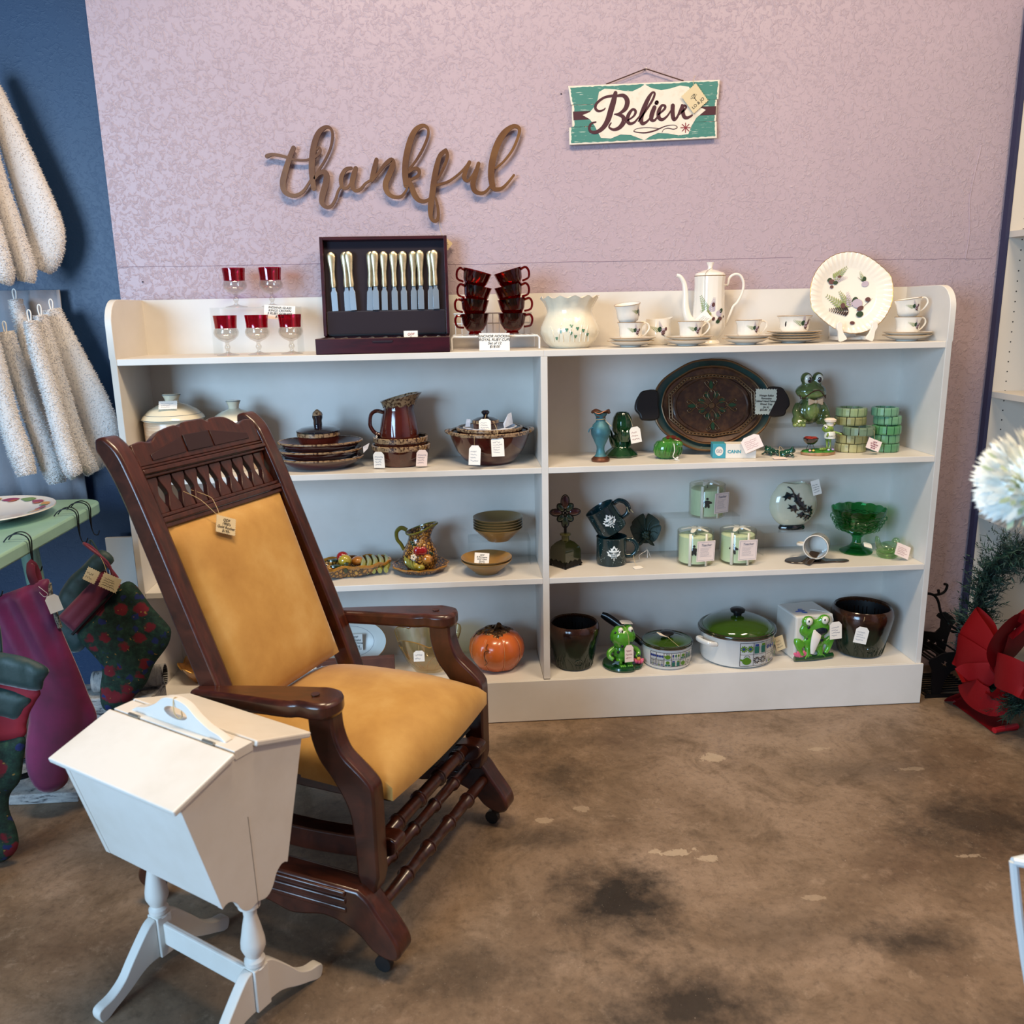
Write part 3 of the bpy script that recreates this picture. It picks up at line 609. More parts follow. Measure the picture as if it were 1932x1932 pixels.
vs = [( -.22+.42*i/n, .012*sin(i*1.1)+.004*sin(i*2.3+j), .36-.62*j/10-.05*(i/n)**2*(j/10)) for j in range(11) for i in range(n+1)]
g.add(vs, [(j*(n+1)+i, j*(n+1)+i+1, (j+1)*(n+1)+i+1, (j+1)*(n+1)+i) for j in range(10) for i in range(n)])
d = g.o('cloth_sheet', mat('grey_felt', '#8f8f96', .95, bump=(90, .3, .003)), gb, ang=180); k = d.modifiers.new('th', 'SOLIDIFY'); k.thickness = .004
# ------------------------------------------------------------------ decals shared by the china
def leafp(s, t, a, l, w, mi, k=7):
    o = []
    for i in range(k): u = i/(k-1); o.append((u, w*sin(pi*u)**.8))
    o = o+[(u, -q) for u, q in reversed(o[1:-1])]
    return ([(s+cos(a)*u*l-sin(a)*q, t+sin(a)*u*l+cos(a)*q) for u, q in o], mi)
def fern(s, t, a, l, mi=0, n=7):
    P = []
    for i in range(n):
        u = (i+1)/n; r = l*.34*(1-.7*u)
        for sg_ in (-1, 1): P.append(leafp(s+cos(a)*u*l, t+sin(a)*u*l, a+sg_*.95, r, r*.16, mi, 5))
    P.append(leafp(s, t, a, l, l*.012, mi, 3)); return P
def oval(s, t, a, rx, ry, mi, n=12): return ([(s+cos(a)*rx*cos(q)-sin(a)*ry*sin(q), t+sin(a)*rx*cos(q)+cos(a)*ry*sin(q)) for q in (2*pi*i/n for i in range(n))], mi)
SPRAYM = [mat('print_sage', '#8e9a63', .3), mat('print_dark_green', '#27402a', .3), mat('print_plum_brown', '#5d3d3c', .3), mat('print_mauve', '#b5a9b8', .3), mat('print_ring_dark', '#2b1d22', .3)]
def spray(k=1.0):
    P = fern(0, 0, 2.75, .022*k)+fern(.003*k, .004*k, 1.9, .016*k, 3)+[oval(.006*k, .001*k, .3, .006*k, .005*k, 3), oval(.0065*k, -.003*k, 1.2, .0055*k, .004*k, 2), leafp(-.002*k, -.002*k, 1.35, .0115*k, .0045*k, 1)]
    P += [oval(.0125*k, .004*k, 1.2, .004*k, .003*k, 2), leafp(.001*k, -.006*k, -.4, .012*k, .0006*k, 4)]
    return P
def wrap(polys, R, a0, zc, parent, mats, name='floral_print', eps=.0005):
    g = G(); e = 0
    for p, mi in polys:
        e += .00002; g.mi = mi; k = len(p); vs = [(p[i][0], p[i][1]) for i in range(k)]
        cs = (sum(q[0] for q in vs)/k, sum(q[1] for q in vs)/k)
        def W(s, t): r = R(zc+t)+eps+e; a = a0+s/max(r, .005); return (r*cos(a), r*sin(a), zc+t)
        g.add([W(*cs)]+[W(*q) for q in vs], [(0, 1+i, 1+(i+1) % k) for i in range(k)])
    return g.o(name, mats, parent, fix=False)
def flat(polys, f, parent, mats, name='floral_print'):
    g = G(); e = 0
    for p, mi in polys:
        e += .00002; g.mi = mi; k = len(p); g.add([f(s, t, e) for s, t in p], [tuple(range(k))])
    return g.o(name, mats, parent, fix=False)
def prof_R(prof):
    """outer radius at height from a lathe profile (outer part only, rising)"""
    def R(z):
        for (r0_, z0), (r1_, z1) in zip(prof, prof[1:]):
            if z0 <= z <= z1 and z1 > z0: return r0_+(r1_-r0_)*(z-z0)/(z1-z0)
        return prof[-1][0]
    return R
FR = -pi/2   # facing the room
# ------------------------------------------------------------------ goblets on and before a clear riser
RUBY = glass('ruby_flash_glass', '#e0608f', .04, .7, .08)
gob = thing('ruby_goblet', 'cut glass goblet with ruby rim standing at the outer end of the front row', 'goblet', (.306, .085, Z1), group='ruby rimmed goblets')
thumb = lambda a, r, z, i: (r*(1+.045*abs(sin(a*6)) if .055 < z < .077 else r), z)
G().lathe([(.0, .0), (.031, 0), (.032, .002), (.012, .006), (.006, .009), (0, .009)], 24).o('foot', CLEAR, gob)
G().lathe([(0, .008), (.0055, .008), (.0048, .015), (.0085, .021), (.0085, .026), (.005, .031), (.0065, .038), (0, .038)], 14).o('stem', CLEAR, gob)
G().lathe([(0, .037), (.008, .038), (.022, .045), (.031, .055), (.034, .064), (.032, .073), (.0305, .077), (.029, .077), (.0305, .066), (.028, .056), (.02, .048), (0, .042)], 36, lambda a, r, z, i: (r*(1+.05*abs(sin(a*5))) if .05 < z < .074 else r, z)).o('bowl', CLEAR, gob)
G().lathe([(.0305, .0772), (.031, .09), (.0335, .113), (.0325, .1135), (.0298, .09), (.0295, .0772)], 28, closed=True).o('ruby_band', RUBY, gob)
for x, y, z, l in ((.395, .085, Z1, 'cut glass goblet with ruby rim in the middle of the front row of three'), (.490, .085, Z1, 'cut glass goblet with ruby rim in the front row, beside the wooden knife chest'),
                   (.318, .185, Z1+.1362, 'ruby rimmed goblet on the clear riser, away from the price card'), (.424, .185, Z1+.1362, 'ruby rimmed goblet on the clear riser, directly behind the price card')):
    copy_tree(gob, (x, y, z), 0, l)
def riser(label, loc, w, d, h, rz=0, t=.003):
    o = thing('acrylic_riser', label, 'riser', loc, rz)
    for nm, b in (('riser_top', (-w/2, w/2, -d/2, d/2, h-t, h)), ('riser_leg', (-w/2, -w/2+t, -d/2, d/2, 0, h-t)), ('riser_leg', (w/2-t, w/2, -d/2, d/2, 0, h-t))):
        G().box(*b).o(nm, ACRYLIC, o, smooth=False)
    return o
riser('clear acrylic riser under the two raised ruby goblets', (.375, .19, Z1), .25, .1, .136)
c = thing('price_card', 'white handwritten price card propped before the ruby goblets', 'card', (.487, .125, Z1+.137), rz=0)
c.location = (.452, .132, Z1+.0995)
G().box(-.045, .045, -.0005, .0005, .0, .04).o('card_sheet', PAPER, c, smooth=False); lettering('INDIANA GLASS\nKINGS CROWN\n5 RUBY GOBLETS\n$15.00', .0092, BLACK, c, (0, -.0012, .02), space=.95)
c.rotation_euler = (radians(-8), radians(4), 0)

# ------------------------------------------------------------------ open knife chest
MAHOG = mat('mahogany_chest', '#3d0d17', .28, coat=.4, var=(10, '#2c0a12', .4, .65), stretch=(1, 6, 6)); LINING = mat('plum_felt', '#1d1420', .95, sheen=.3)
kx = .762; hc = .19
cb = thing('knife_chest', 'open mahogany flatware chest lined with plum felt holding a row of knives', 'chest', (kx, .0, Z1))
for nm, b in (('base_front', (-hc, hc, -.0, .012, .0, .044)), ('base_rear', (-hc, hc, .188, .2, 0, .044)), ('base_side', (-hc, -hc+.012, .012, .188, 0, .044)), ('base_side', (hc-.012, hc, .012, .188, 0, .044)), ('base_bottom', (-hc, hc, 0, .2, -.0, .004))):
    G().box(*b).o(nm, MAHOG, cb, smooth=False, bev=.002)
G().box(-hc+.012, hc-.012, .012, .188, .004, .034).o('felt_tray', LINING, cb, smooth=False)
for i in range(9): G().tube([(-.165+.04*i, .015, .036), (-.165+.04*i, .185, .036)], .007, 8).o('felt_ridge', LINING, cb)
G().prism([(-.03, .036), (.03, .036), (.026, .032), (-.026, .032)], -.0025, .0, 'y').o('finger_groove', mat('groove_dark', '#22070d', .4), cb, smooth=False)
LT = radians(-7)
def ld(x, n, s): return (x, .19+n*cos(LT)+s*sin(-LT)*1, .044+s*cos(LT)+n*sin(LT))   # n toward the wall, s up the lid
def lidbox(x0, x1, n0, n1, s0, s1):
    g = G(); return g.add([ld(x, n, s) for s in (s0, s1) for n in (n0, n1) for x in (x0, x1)], [(0, 2, 3, 1), (4, 5, 7, 6), (0, 1, 5, 4), (2, 6, 7, 3), (0, 4, 6, 2), (1, 3, 7, 5)])
LH = .292
lidbox(-hc+.006, hc-.006, .014, .02, 0, LH).o('lid_panel', MAHOG, cb, smooth=False)
for b in ((-hc, -hc+.01, -.02, .02, .0, LH), (hc-.01, hc, -.02, .02, 0, LH), (-hc+.01, hc-.01, -.02, .02, LH-.01, LH)): lidbox(*b).o('lid_frame', MAHOG, cb, smooth=False, bev=.0015)
lidbox(-hc+.01, hc-.01, .005, .014, .003, LH-.01).o('lid_lining', LINING, cb, smooth=False)
lidbox(-hc+.011, hc-.011, -.012, .005, .004, .0742).o('knife_pocket', LINING, cb, smooth=False, bev=.004)
price_tag(cb, (.075, .1, .05), (radians(-18), 0, 0), .042, .02, 'QDF', PAPER, REDINK, .01, pts=pinked(.042, .02, 8, .001))
SILVER = mat('polished_silver', '#e0d4b4', .34, .9, var=(30, '#b5a47c', .45, .7)); STEEL = mat('knife_steel', '#a9b2ba', .35, .9)
kn = None
klab = ['silver handled knife standing alone nearest the goblets', 'silver handled knife second in the row, first of a close pair', 'silver handled knife third in the row, leaning against its neighbour', 'silver handled knife fourth in the row, just after the wide gap',
        'silver handled knife fifth in the row', 'silver handled knife sixth in the row', 'silver handled knife seventh in the row, in the middle of the chest lid', 'silver handled knife eighth in the row', 'silver handled knife ninth in the row',
        'silver handled knife tenth in the row', 'silver handled knife eleventh in the row, touching the last one', 'silver handled knife last in the row, nearest the ruby cups']
klab[0] = 'silver handled knife standing alone at the goblet end of the row'; klab[11] = 'silver handled knife last in the row, at the ruby cup end'
for i, (px, tl) in enumerate(zip((624.3, 648.2, 660.2, 690.2, 702.9, 718.9, 738.7, 756.5, 775.3, 789.3, 807.7, 818.3), (-.04, -.02, -.06, .05, 0, .01, .0, .0, .01, .0, .02, -.02))):
    x = .575+(px-603)*.001575-kx; p = ld(x, -.0145 if i in (2, 4, 9, 11) else -.0035, .0755); loc = (kx+p[0], p[1], Z1+p[2])
    if kn is None:
        kn = thing('table_knife', klab[0], 'knife', loc, group='knives in the open chest')
        G().tube([(0, 0, .07, .006, .007), (0, 0, .08, .0055, .0085), (0, 0, .11, .0045, .0075), (0, 0, .14, .0045, .0105), (0, 0, .158, .0045, .0125), (0, 0, .168, .004, .0115), (0, 0, .174, .002, .006)], n=12, k=3, ref=(0, 1, 0)).o('handle', SILVER, kn)
        G().prism([(-.0095, .0), (.0095, .0), (.0095, .055), (.006, .062), (.0055, .07), (-.0055, .07), (-.006, .062), (-.0095, .055)], -.0018, .0018).o('blade', STEEL, kn, bev=.0008)
        kn.rotation_euler = (LT, tl, 0)
    else: copy_tree(kn, loc, (LT, tl, 0), klab[i])

# ------------------------------------------------------------------ wire rack with ruby glass cups
WIRE = mat('white_wire', '#dcdad6', .4)
rk = thing('wire_rack', 'white coated wire shelf rack holding the stacked ruby cups', 'rack', (1.085, .04, Z1))
hw_ = .128
for y in (0, .15):
    G().tube([(-hw_, y, .003), (-hw_, y, .034), (-hw_+.006, y, .04), (hw_-.006, y, .04), (hw_, y, .034), (hw_, y, .003)], .003, 8).o('frame_wire', WIRE, rk)
for i in range(13):
    x = -.115+.23*i/12; G().tube([(x, -.001, .0425), (x, .15, .0425), (x, .156, .05), (x, .157, .105)], .0014, 6).o('wire', WIRE, rk)
for z in (.075, .105): G().tube([(-.12, .157, z), (.12, .157, z)], .0022, 6).o('frame_wire', WIRE, rk)
DKRUBY = glass('deep_ruby_glass', '#b01a28', .03, .8, .05)
def rubycup():
    t = thing('ruby_cup', 'x', 'cup', group='stacked ruby glass cups')
    G().lathe([(0, 0), (.019, 0), (.02, .004), (.017, .007), (.026, .014), (.036, .03), (.041, .055), (.0425, .06), (.0412, .06), (.0395, .055), (.034, .031), (.024, .017), (0, .01)], 30).o('cup_body', DKRUBY, t)
    G().tube([(.038, 0, .052, .0035), (.055, 0, .055, .0035), (.062, 0, .042, .0035), (.056, 0, .024, .0032), (.036, 0, .02, .003)], n=8, k=5).o('handle', DKRUBY, t)
    return t
rc = rubycup(); first = True
lv = ['bottom', 'second', 'third', 'top']
for sd, x, nm in ((-1, 1.028, 'knife chest'), (1, 1.14, 'cream planter')):
    for i in range(4):
        tl = (0, .12, .2, .26)[i]*-sd*-1
        loc = (x+(0, .004, .0, .004)[i]*sd, .12, Z1+.0445+.0385*i+(.004 if i else 0)+(.005 if i == 3 else 0)); rot = (0, tl, 0) if sd > 0 else (0, tl, 0)
        lab = f'{lv[i]} ruby glass cup of the stack beside the {nm}'
        R_ = (Matrix.Rotation(-.0, 3, 'X')@Matrix.Rotation((0, .1, .2, .27)[i]*(1 if sd < 0 else -1), 3, 'Y')@Matrix.Rotation((pi+.35 if sd < 0 else -.35), 3, 'Z')).to_euler()
        if first: rc.location = loc; rc.rotation_euler = R_; rc['label'] = lab; first = False
        else: copy_tree(rc, loc, R_, lab)
c = thing('price_card', 'white handwritten price card propped before the ruby cups', 'card', (1.08, .012, Z1+.0005), rot=(radians(-10), radians(1), 0))
G().box(-.044, .044, -.0005, .0005, .0, .05).o('card_sheet', PAPER, c, smooth=False); lettering('ANCHOR HOCKING\nROYAL RUBY CUPS\nSet of 12\n$18.00', .0105, BLACK, c, (0, -.0012, .026), space=.95)

# ------------------------------------------------------------------ cream basketweave planter
BELL = mat('cream_parian', '#e6dcc4', .2, coat=.6, bump=(45, .35, .004))
pt = thing('cream_planter', 'cream porcelain planter with embossed rim and small green shamrocks', 'planter', (1.313, .125, Z1), -.2)
pp_ = [(0, 0), (.058, 0), (.062, .004), (.078, .02), (.0885, .042), (.087, .062), (.076, .085), (.068, .104), (.07, .118), (.079, .135), (.088, .148)]
G().lathe(pp_+[(.086, .1485), (.077, .135), (.067, .118), (.065, .104), (.073, .085), (.083, .062), (.08, .03), (0, .012)], 72,
          lambda a, r, z, i: (r*(1+(.018*sin(a*14)+.012*sin(a*31))*max(0, (z-.1)/.05)+.008*sin(a*24)*(z < .05)), z+(.004*sin(a*13) if z > .14 else 0))).o('planter_body', BELL, pt)
RR = prof_R(pp_[1:]); rnd = random.Random(4); P_ = []
for s, t in ((-.05, .03), (-.038, .05), (-.02, .055), (-.006, .066), (-.008, .045), (.012, .058), (.03, .052), (.006, .035), (.045, .04)):
    for k in range(3): P_.append(oval(s+.0028*cos(k*2.1+.5), t+.0028*sin(k*2.1+.5), 0, .0026, .0026, 0, 8))
    P_.append(leafp(s, t-.001, -1.4, .006, .0006, 0, 4))
wrap(P_, RR, FR+.2, .0, pt, [mat('shamrock_green', '#4d7f63', .3)], 'shamrock_print', .001)
for i, (s, ln, bd) in enumerate(((-.045, .055, .012), (-.03, .05, -.01), (-.012, .06, .012), (.002, .05, -.014), (.02, .055, .01), (.036, .05, .014), (.05, .045, -.01), (-.06, .045, -.012))):
    pts = []
    for k in range(6):
        u = k/5; z = .02+ln*u; r = RR(z)+.0005; a = FR+.2+(s+bd*u*u)/r; pts.append((r*cos(a), r*sin(a), z, .0022*(1-u)+.0006))
    G().tube(pts, n=6, k=3).o('embossed_leaf', BELL, pt)

# ------------------------------------------------------------------ woodland china: cups, saucers, pot, plates
CP = [(.0, .0), (.019, 0), (.0205, .003), (.028, .008), (.0325, .019), (.0332, .032), (.0345, .044), (.039, .057)]
CR = prof_R(CP[1:])
def teacup():
    t = thing('teacup', 'x', 'cup', group='woodland pattern teacups')
    G().lathe(CP+[(.0375, .0575), (.0325, .045), (.0312, .032), (.0295, .019), (.022, .01), (0, .008)], 48, lambda a, r, z, i: (r*(1+.012*sin(a*16+z*40)*(z < .04)), z)).o('cup_body', PORC, t)
    G().tube([(.039*cos(2*pi*i/32), .039*sin(2*pi*i/32), .0572) for i in range(32)], .0007, 5, closed=True).o('gilt_rim', GOLD, t)
    G().tube([(.033, 0, .044, .0028), (.044, 0, .054, .0026), (.055, 0, .05, .0026), (.058, 0, .038, .0026), (.05, 0, .026, .0024), (.04, 0, .018, .0022), (.03, 0, .014, .0022)], n=8, k=5).o('handle', PORC, t)
    wrap(spray(1.15), CR, FR+.15, .031, t, SPRAYM); return t
cup0 = teacup()
def saucer(R=.07, h=.017, nm='saucer'):
    t = thing(nm, 'x', 'saucer' if nm == 'saucer' else 'plate', group='woodland pattern saucers')
    G().lathe([(0, .0015), (.03*R/.07, 0), (.032*R/.07, .003), (R*.72, h*.45), (R, h), (R-.001, h+.0015), (R*.7, h*.45+.0028), (R*.42, .0045), (0, .0045)], 48, lambda a, r, z, i: (r*(1+.006*sin(a*24)*(r > R*.8)), z)).o(nm+'_body', PORC, t)
    G().tube([((R-.0002)*cos(2*pi*i/40), (R-.0002)*sin(2*pi*i/40), h+.0008) for i in range(40)], .0007, 5, closed=True).o('gilt_rim', GOLD, t)
    return t
sau0 = saucer(); sau0['label'] = 'lower saucer under the two stacked cups beside the cream planter'; sau0.location = (1.492, .088, Z1)
def cup(loc, rot, lab):
    global cupfirst
    if cupfirst: cup0.location = loc; cup0.rotation_euler = rot; cup0['label'] = lab; cupfirst = False
    else: copy_tree(cup0, loc, rot, lab)
cupfirst = True
S2 = .0088
copy_tree(sau0, (1.497, .09, Z1+S2), (.0, .0, .4), 'upper saucer under the two stacked cups beside the cream planter')
for x, y, nm in ((1.668, .082, 'the cup in front of the coffee pot'), (1.846, .082, 'the cup beside the plate pile')):
    copy_tree(sau0, (x-.004, y, Z1), .3, f'lower saucer under {nm}'); copy_tree(sau0, (x+.003, y+.002, Z1+S2), (.0, .0, .8), f'upper saucer under {nm}')
copy_tree(sau0, (2.345, .088, Z1), .2, 'lower saucer under the two stacked cups by the bookcase end'); copy_tree(sau0, (2.346, .088, Z1+S2), 1., 'upper saucer under the two stacked cups by the bookcase end')
CZ = Z1+S2+.0052
cup((1.491, .088, CZ), (0, 0, .1), 'lower of two stacked cups beside the cream planter')
cup((1.486, .09, CZ+.0535), (.0, -.16, .75), 'tilted upper cup of the two stacked beside the cream planter')
cup((1.672, .082, CZ), (0, 0, .05), 'single teacup on saucers in front of the tall coffee pot')
cup((1.848, .082, CZ), (0, 0, .1), 'single teacup on saucers between the coffee pot and plate pile')
cup((2.345, .088, CZ), (0, 0, .1), 'lower of two stacked cups by the bookcase end')
cup((2.346, .086, CZ+.0535), (.0, -.14, -.1), 'tilted upper cup of the two stacked by the bookcase end')
# creamer behind the first cups
t = thing('creamer', 'open porcelain creamer with nut print behind the stacked cups', 'jug', (1.598, .19, Z1), .1)
CRP = [(0, 0), (.03, 0), (.034, .004), (.041, .018), (.04, .04), (.037, .06), (.0385, .078)]
G().lathe(CRP+[(.037, .0785), (.0355, .06), (.038, .03), (0, .006)], 40, lambda a, r, z, i: (r*(1+.16*max(0, cos(a-.0))**8*(z > .06)*(z-.055)/.02), z+(.006*max(0, cos(a))**6 if z > .07 else 0))).o('creamer_body', PORC, t)
G().tube([(-.036, 0, .066, .0028), (-.054, 0, .07, .0028), (-.064, 0, .05, .0028), (-.05, 0, .028, .0026), (-.037, 0, .022, .0026)], n=8, k=4).o('handle', PORC, t)
wrap([(p, m_) for p, m_ in spray(1.5)], prof_R(CRP[1:]), FR-.15, .042, t, SPRAYM)
for a in range(3): G().ell((.028*cos(a*2.1+.3), .028*sin(a*2.1+.3), .0048), (.005, .005, .0045)).o('foot_knob', PORC, t)
# coffee pot
t = thing('coffee_pot', 'tall white porcelain coffee pot with fern and nut print', 'pot', (1.757, .19, Z1))
PB = [(0, 0), (.037, 0), (.036, .006), (.03, .012), (.042, .028), (.051, .052), (.0495, .085), (.0465, .13), (.046, .18), (.0475, .203)]
G().lathe(PB+[(.045, .204), (.043, .19), (0, .19)], 56, lambda a, r, z, i: (r*(1+.012*sin(a*18)*(z > .02)), z)).o('pot_body', PORC, t)
ld_ = G().lathe([(.046, .204), (.047, .206), (.043, .213), (.022, .221), (.008, .224), (.007, .232), (.0115, .243), (.012, .245), (0, .246)], 36).o('lid', PORC, t)
G().tube([(.047*cos(2*pi*i/36), .047*sin(2*pi*i/36), .2045) for i in range(36)], .0009, 5, closed=True).o('gilt_line', GOLD, ld_)
G().tube([(-.036, 0, .06, .017, .013), (-.062, 0, .075, .014, .011), (-.073, 0, .11, .011, .009), (-.075, 0, .15, .0088, .0075), (-.08, 0, .183, .0075, .0065), (-.092, 0, .203, .006, .0055), (-.104, 0, .208, .0055, .004)], n=12, k=5, ref=(1, 0, 0)).o('spout', PORC, t)
G().tube([(.047, 0, .176, .003), (.056, 0, .178, .0035), (.062, 0, .198, .004), (.078, 0, .208, .0042), (.095, 0, .204, .0042), (.106, 0, .183, .0042), (.104, 0, .155, .004), (.09, 0, .125, .004), (.077, 0, .112, .0038), (.068, 0, .09, .0038), (.055, 0, .06, .0036), (.048, 0, .045, .003)], n=9, k=5).o('handle', PORC, t)
PR = prof_R(PB[1:])
wrap(fern(-.012, .0, 2.0, .06, 0, 10)+fern(-.005, .005, 1.35, .045, 3, 9)+fern(.0, -.005, 2.7, .04, 0, 8)+[oval(.002, .03, 1.3, .007, .005, 2), oval(.03, .012, .8, .008, .006, 1), oval(.022, .004, 0, .011, .009, 3), oval(.025, -.012, .2, .009, .006, 2), oval(.018, -.02, .5, .008, .006, 1), oval(.003, -.012, 1, .006, .0045, 2), oval(.042, -.006, 1, .004, .003, 2)], PR, FR-.05, .088, t, SPRAYM)
price_tag(t, (-.036, -.062, .075), (radians(-6), radians(-42), 0), .05, .034, '~4', PAPER, INK, .008, pts=pinked(.05, .034, 10, .0012), string=[(.003, -.01, .228), (-.02, -.035, .217), (-.03, -.052, .2), (-.03, -.056, .15), (-.031, -.06, .102)], stringmat=mat('brown_string', '#6d5a48', .9))
# plate pile with sugar bowl
pl0 = saucer(.083, .012, 'side_plate'); pl0['group'] = 'woodland pattern side plates'; pl0.location = (2.01, .135, Z1); pl0['label'] = 'bottom side plate of the pile under the sugar bowl'
for i, w in enumerate(('second', 'third', 'top')): copy_tree(pl0, (2.01+(.004, -.002, .003)[i], .135, Z1+.0072*(i+1)), .7*i, f'{w} side plate of the pile under the sugar bowl')
t = thing('sugar_bowl', 'open white sugar bowl with fern print on top of the plate pile', 'bowl', (2.01, .135, Z1+.0072*3+.0062), .0)
SBp = [(0, 0), (.034, 0), (.038, .004), (.0435, .016), (.044, .03), (.0465, .044), (.052, .052)]
G().lathe(SBp+[(.0505, .0525), (.045, .044), (.042, .02), (0, .006)], 48).o('bowl_body', PORC, t)
G().tube([(.052*cos(2*pi*i/36), .052*sin(2*pi*i/36), .0524) for i in range(36)], .0007, 5, closed=True).o('gilt_rim', GOLD, t)
SBR = prof_R(SBp[1:]); wrap(spray(1.5)+[oval(.02, .012, .5, .004, .003, 2), oval(.028, .014, .5, .002, .002, 2)], SBR, FR+.25, .026, t, SPRAYM); wrap([leafp(0, -.008, 1.5, .016, .0025, 4), leafp(.0, .002, 1.1, .008, .002, 1)], SBR, FR-1.0, .028, t, SPRAYM, 'leaf_print')
# dinner plate on an easel
TL = radians(72)
t = thing('cake_plate', 'fluted white cake plate with nut and fern print standing on a plate stand', 'plate', (2.188, .122, Z1+.022), rot=(TL, 0, 0))
Rp = .127
def outl(a): return Rp*(1+.012*cos(a*2)**2+.06*max(0, cos(a-.35))**24+.06*max(0, cos(a-.35-pi))**24+.004*sin(a*44))
def pz(k): return None
g = G().dish(outl, [(.0, -.004), (.5, -.004), (.62, -.002), (.97, .016), (1, .018), (.985, .0195, lambda a: .0008*sin(a*44)), (.8, .009, lambda a: .0012*sin(a*44)), (.68, .003), (.64, .001), (0, .001)], 176, c=(0, .125, 0)); g.o('plate_body', PORC, t, ang=60)
G().tube([(outl(2*pi*i/120)*cos(2*pi*i/120), .125+outl(2*pi*i/120)*sin(2*pi*i/120), .0185) for i in range(120)], .0009, 5, closed=True).o('gilt_rim', GOLD, t)
def onp(s, tt, e):
    r = sqrt(s*s+tt*tt)/Rp; z = .0018 if r < .66 else .0018+(r-.66)*.055; return (s, .125+tt, z+e+.0014)
P_ = fern(-.01, -.05, 2.5, .075, 0, 9)+fern(0, -.045, 2.1, .06, 0, 9)+fern(.0, -.055, 3.05, .065, 4, 9)+fern(.0, -.045, 1.7, .05, 3, 8)
P_ += [oval(.016, -.022, 1.2, .013, .01, 1), oval(.022, -.03, .2, .017, .014, 3), oval(-.024, -.036, 1.3, .009, .007, 2), oval(.03, -.046, .5, .012, .007, 2), oval(.027, -.064, .3, .012, .009, 1), oval(.056, -.018, .3, .009, .007, 2), oval(.0, -.092, .2, .008, .006, 2), leafp(.035, -.045, .7, .05, .0006, 4)]
flat(P_, onp, t, SPRAYM)
P_ = fern(-.05, .045, .7, .06, 0, 9)+fern(-.045, .045, .2, .04, 3, 7)+[oval(-.06, .046, .5, .008, .006, 1), oval(-.054, .04, .3, .01, .008, 2), oval(-.042, .037, .3, .008, .006, 1), oval(-.055, .024, .2, .006, .005, 2), oval(-.028, .056, .3, .006, .004, 2)]
flat(P_, onp, t, SPRAYM)
P_ = fern(.05, .036, 1.9, .035, 0, 7)+[oval(.05, .046, 1.2, .01, .006, 1), oval(.052, .032, .3, .012, .009, 3), leafp(.05, .035, 2.4, .03, .0006, 4)]
flat(P_, onp, t, SPRAYM)
t = thing('plate_stand', 'white plastic plate stand with two curled feet holding the cake plate', 'stand', (2.186, .089, Z1))
for s in (-1, 1):
    G().prism([(s*a, b) for a, b in spl([(.045, .0016), (.052, .0016), (.056, .012), (.058, .03), (.064, .042), (.062, .056), (.054, .06), (.046, .054), (.046, .042), (.04, .026), (.032, .016), (.03, .008)], 4, True)], -.004, .004).o('curled_foot', PORC, t, bev=.001)
    G().box(min(s*.036, s*.044), max(s*.036, s*.044), .004, .1, .004, .016).o('side_rail', PORC, t, smooth=False, bev=.002)
G().box(-.044, .044, .09, .1, .004, .1).o('back_rest', PORC, t, smooth=False, bev=.003)
G().box(-.036, .036, .04, .05, .004, .012).o('cross_bar', PORC, t, smooth=False, bev=.002)
# ------------------------------------------------------------------ second shelf, bay behind the chair
CANT = mat('tan_painted_pottery', '#c3a284', .35, coat=.3, var=(9, '#e0cdb0', .42, .66), stretch=(1, 1, 9)); CANL = mat('cream_glaze', '#e3d8bd', .2, coat=.5); BLUEGR = mat('slate_line', '#66727a', .3)
def canister(label, loc, r, hb, hl, rz):
    t = thing('lidded_canister', label, 'canister', loc, rz)
    G().lathe([(0, 0), (r*.93, 0), (r*.97, .004), (r, .02), (r*.985, hb*.5), (r, hb-.006), (r*.97, hb), (r*.9, hb), (r*.9, .01), (0, .01)], 48).o('canister_body', CANT, t)
    l = G().lathe([(r*.9, hb), (r*1.02, hb+.001), (r*1.05, hb+.006), (r*1.0, hb+.014), (r*.8, hb+hl*.62), (r*.5, hb+hl*.9), (r*.3, hb+hl), (r*.22, hb+hl+.004), (r*.24, hb+hl+.014), (r*.3, hb+hl+.024), (r*.28, hb+hl+.028), (0, hb+hl+.028)], 44).o('lid', CANL, t)
    for rr, zz in ((r*1.05, hb+.005), (r*.93, hb+hl*.38), (r*.3, hb+hl+.0255)):
        G().tube([((rr+.0008)*cos(2*pi*i/44), (rr+.0008)*sin(2*pi*i/44), zz) for i in range(44)], .0009, 5, closed=True).o('glaze_line', BLUEGR, l)
    P_ = []; rnd = random.Random(r)
    for s, z, a in ((-.05, -.03, 1.4), (-.035, -.035, 1.7), (.015, -.005, 1.9), (.03, -.01, 1.2), (.045, -.02, .9), (-.02, -.05, 1.0), (.06, -.04, 1.5)):
        P_.append(leafp(s, z, a, .05, .0007, 0, 4))
        for k in range(7): u = k/7; P_.append(leafp(s+cos(a)*.05*u, z+sin(a)*.05*u, a+rnd.choice((-1, 1))*.8, .012, .0022, 0 if s > 0 else 1, 5))
    wrap(P_, prof_R([(r, 0), (r, hb)]), FR-.05-rz, hb*.55, t, [mat('print_umber', '#6d4b3a', .4), mat('print_wine', '#62242e', .4)], 'branch_print'); return t
cn = canister('large tan canister with cream lid at the end of the second shelf', (.116, .13, Z2), .086, .155, .05, .1)
price_tag(cn, (.0, -.056, .205), (radians(-42), 0, .06), .052, .03, '~3', PAPER, INK, .009, pts=pinked(.052, .03, 8, .001), string=[(.02, -.027, .222), (.012, -.04, .216), (.005, -.047, .214)])
canister('smaller tan canister with cream lid peeking over the chair back', (.292, .145, Z2), .068, .138, .042, 0)
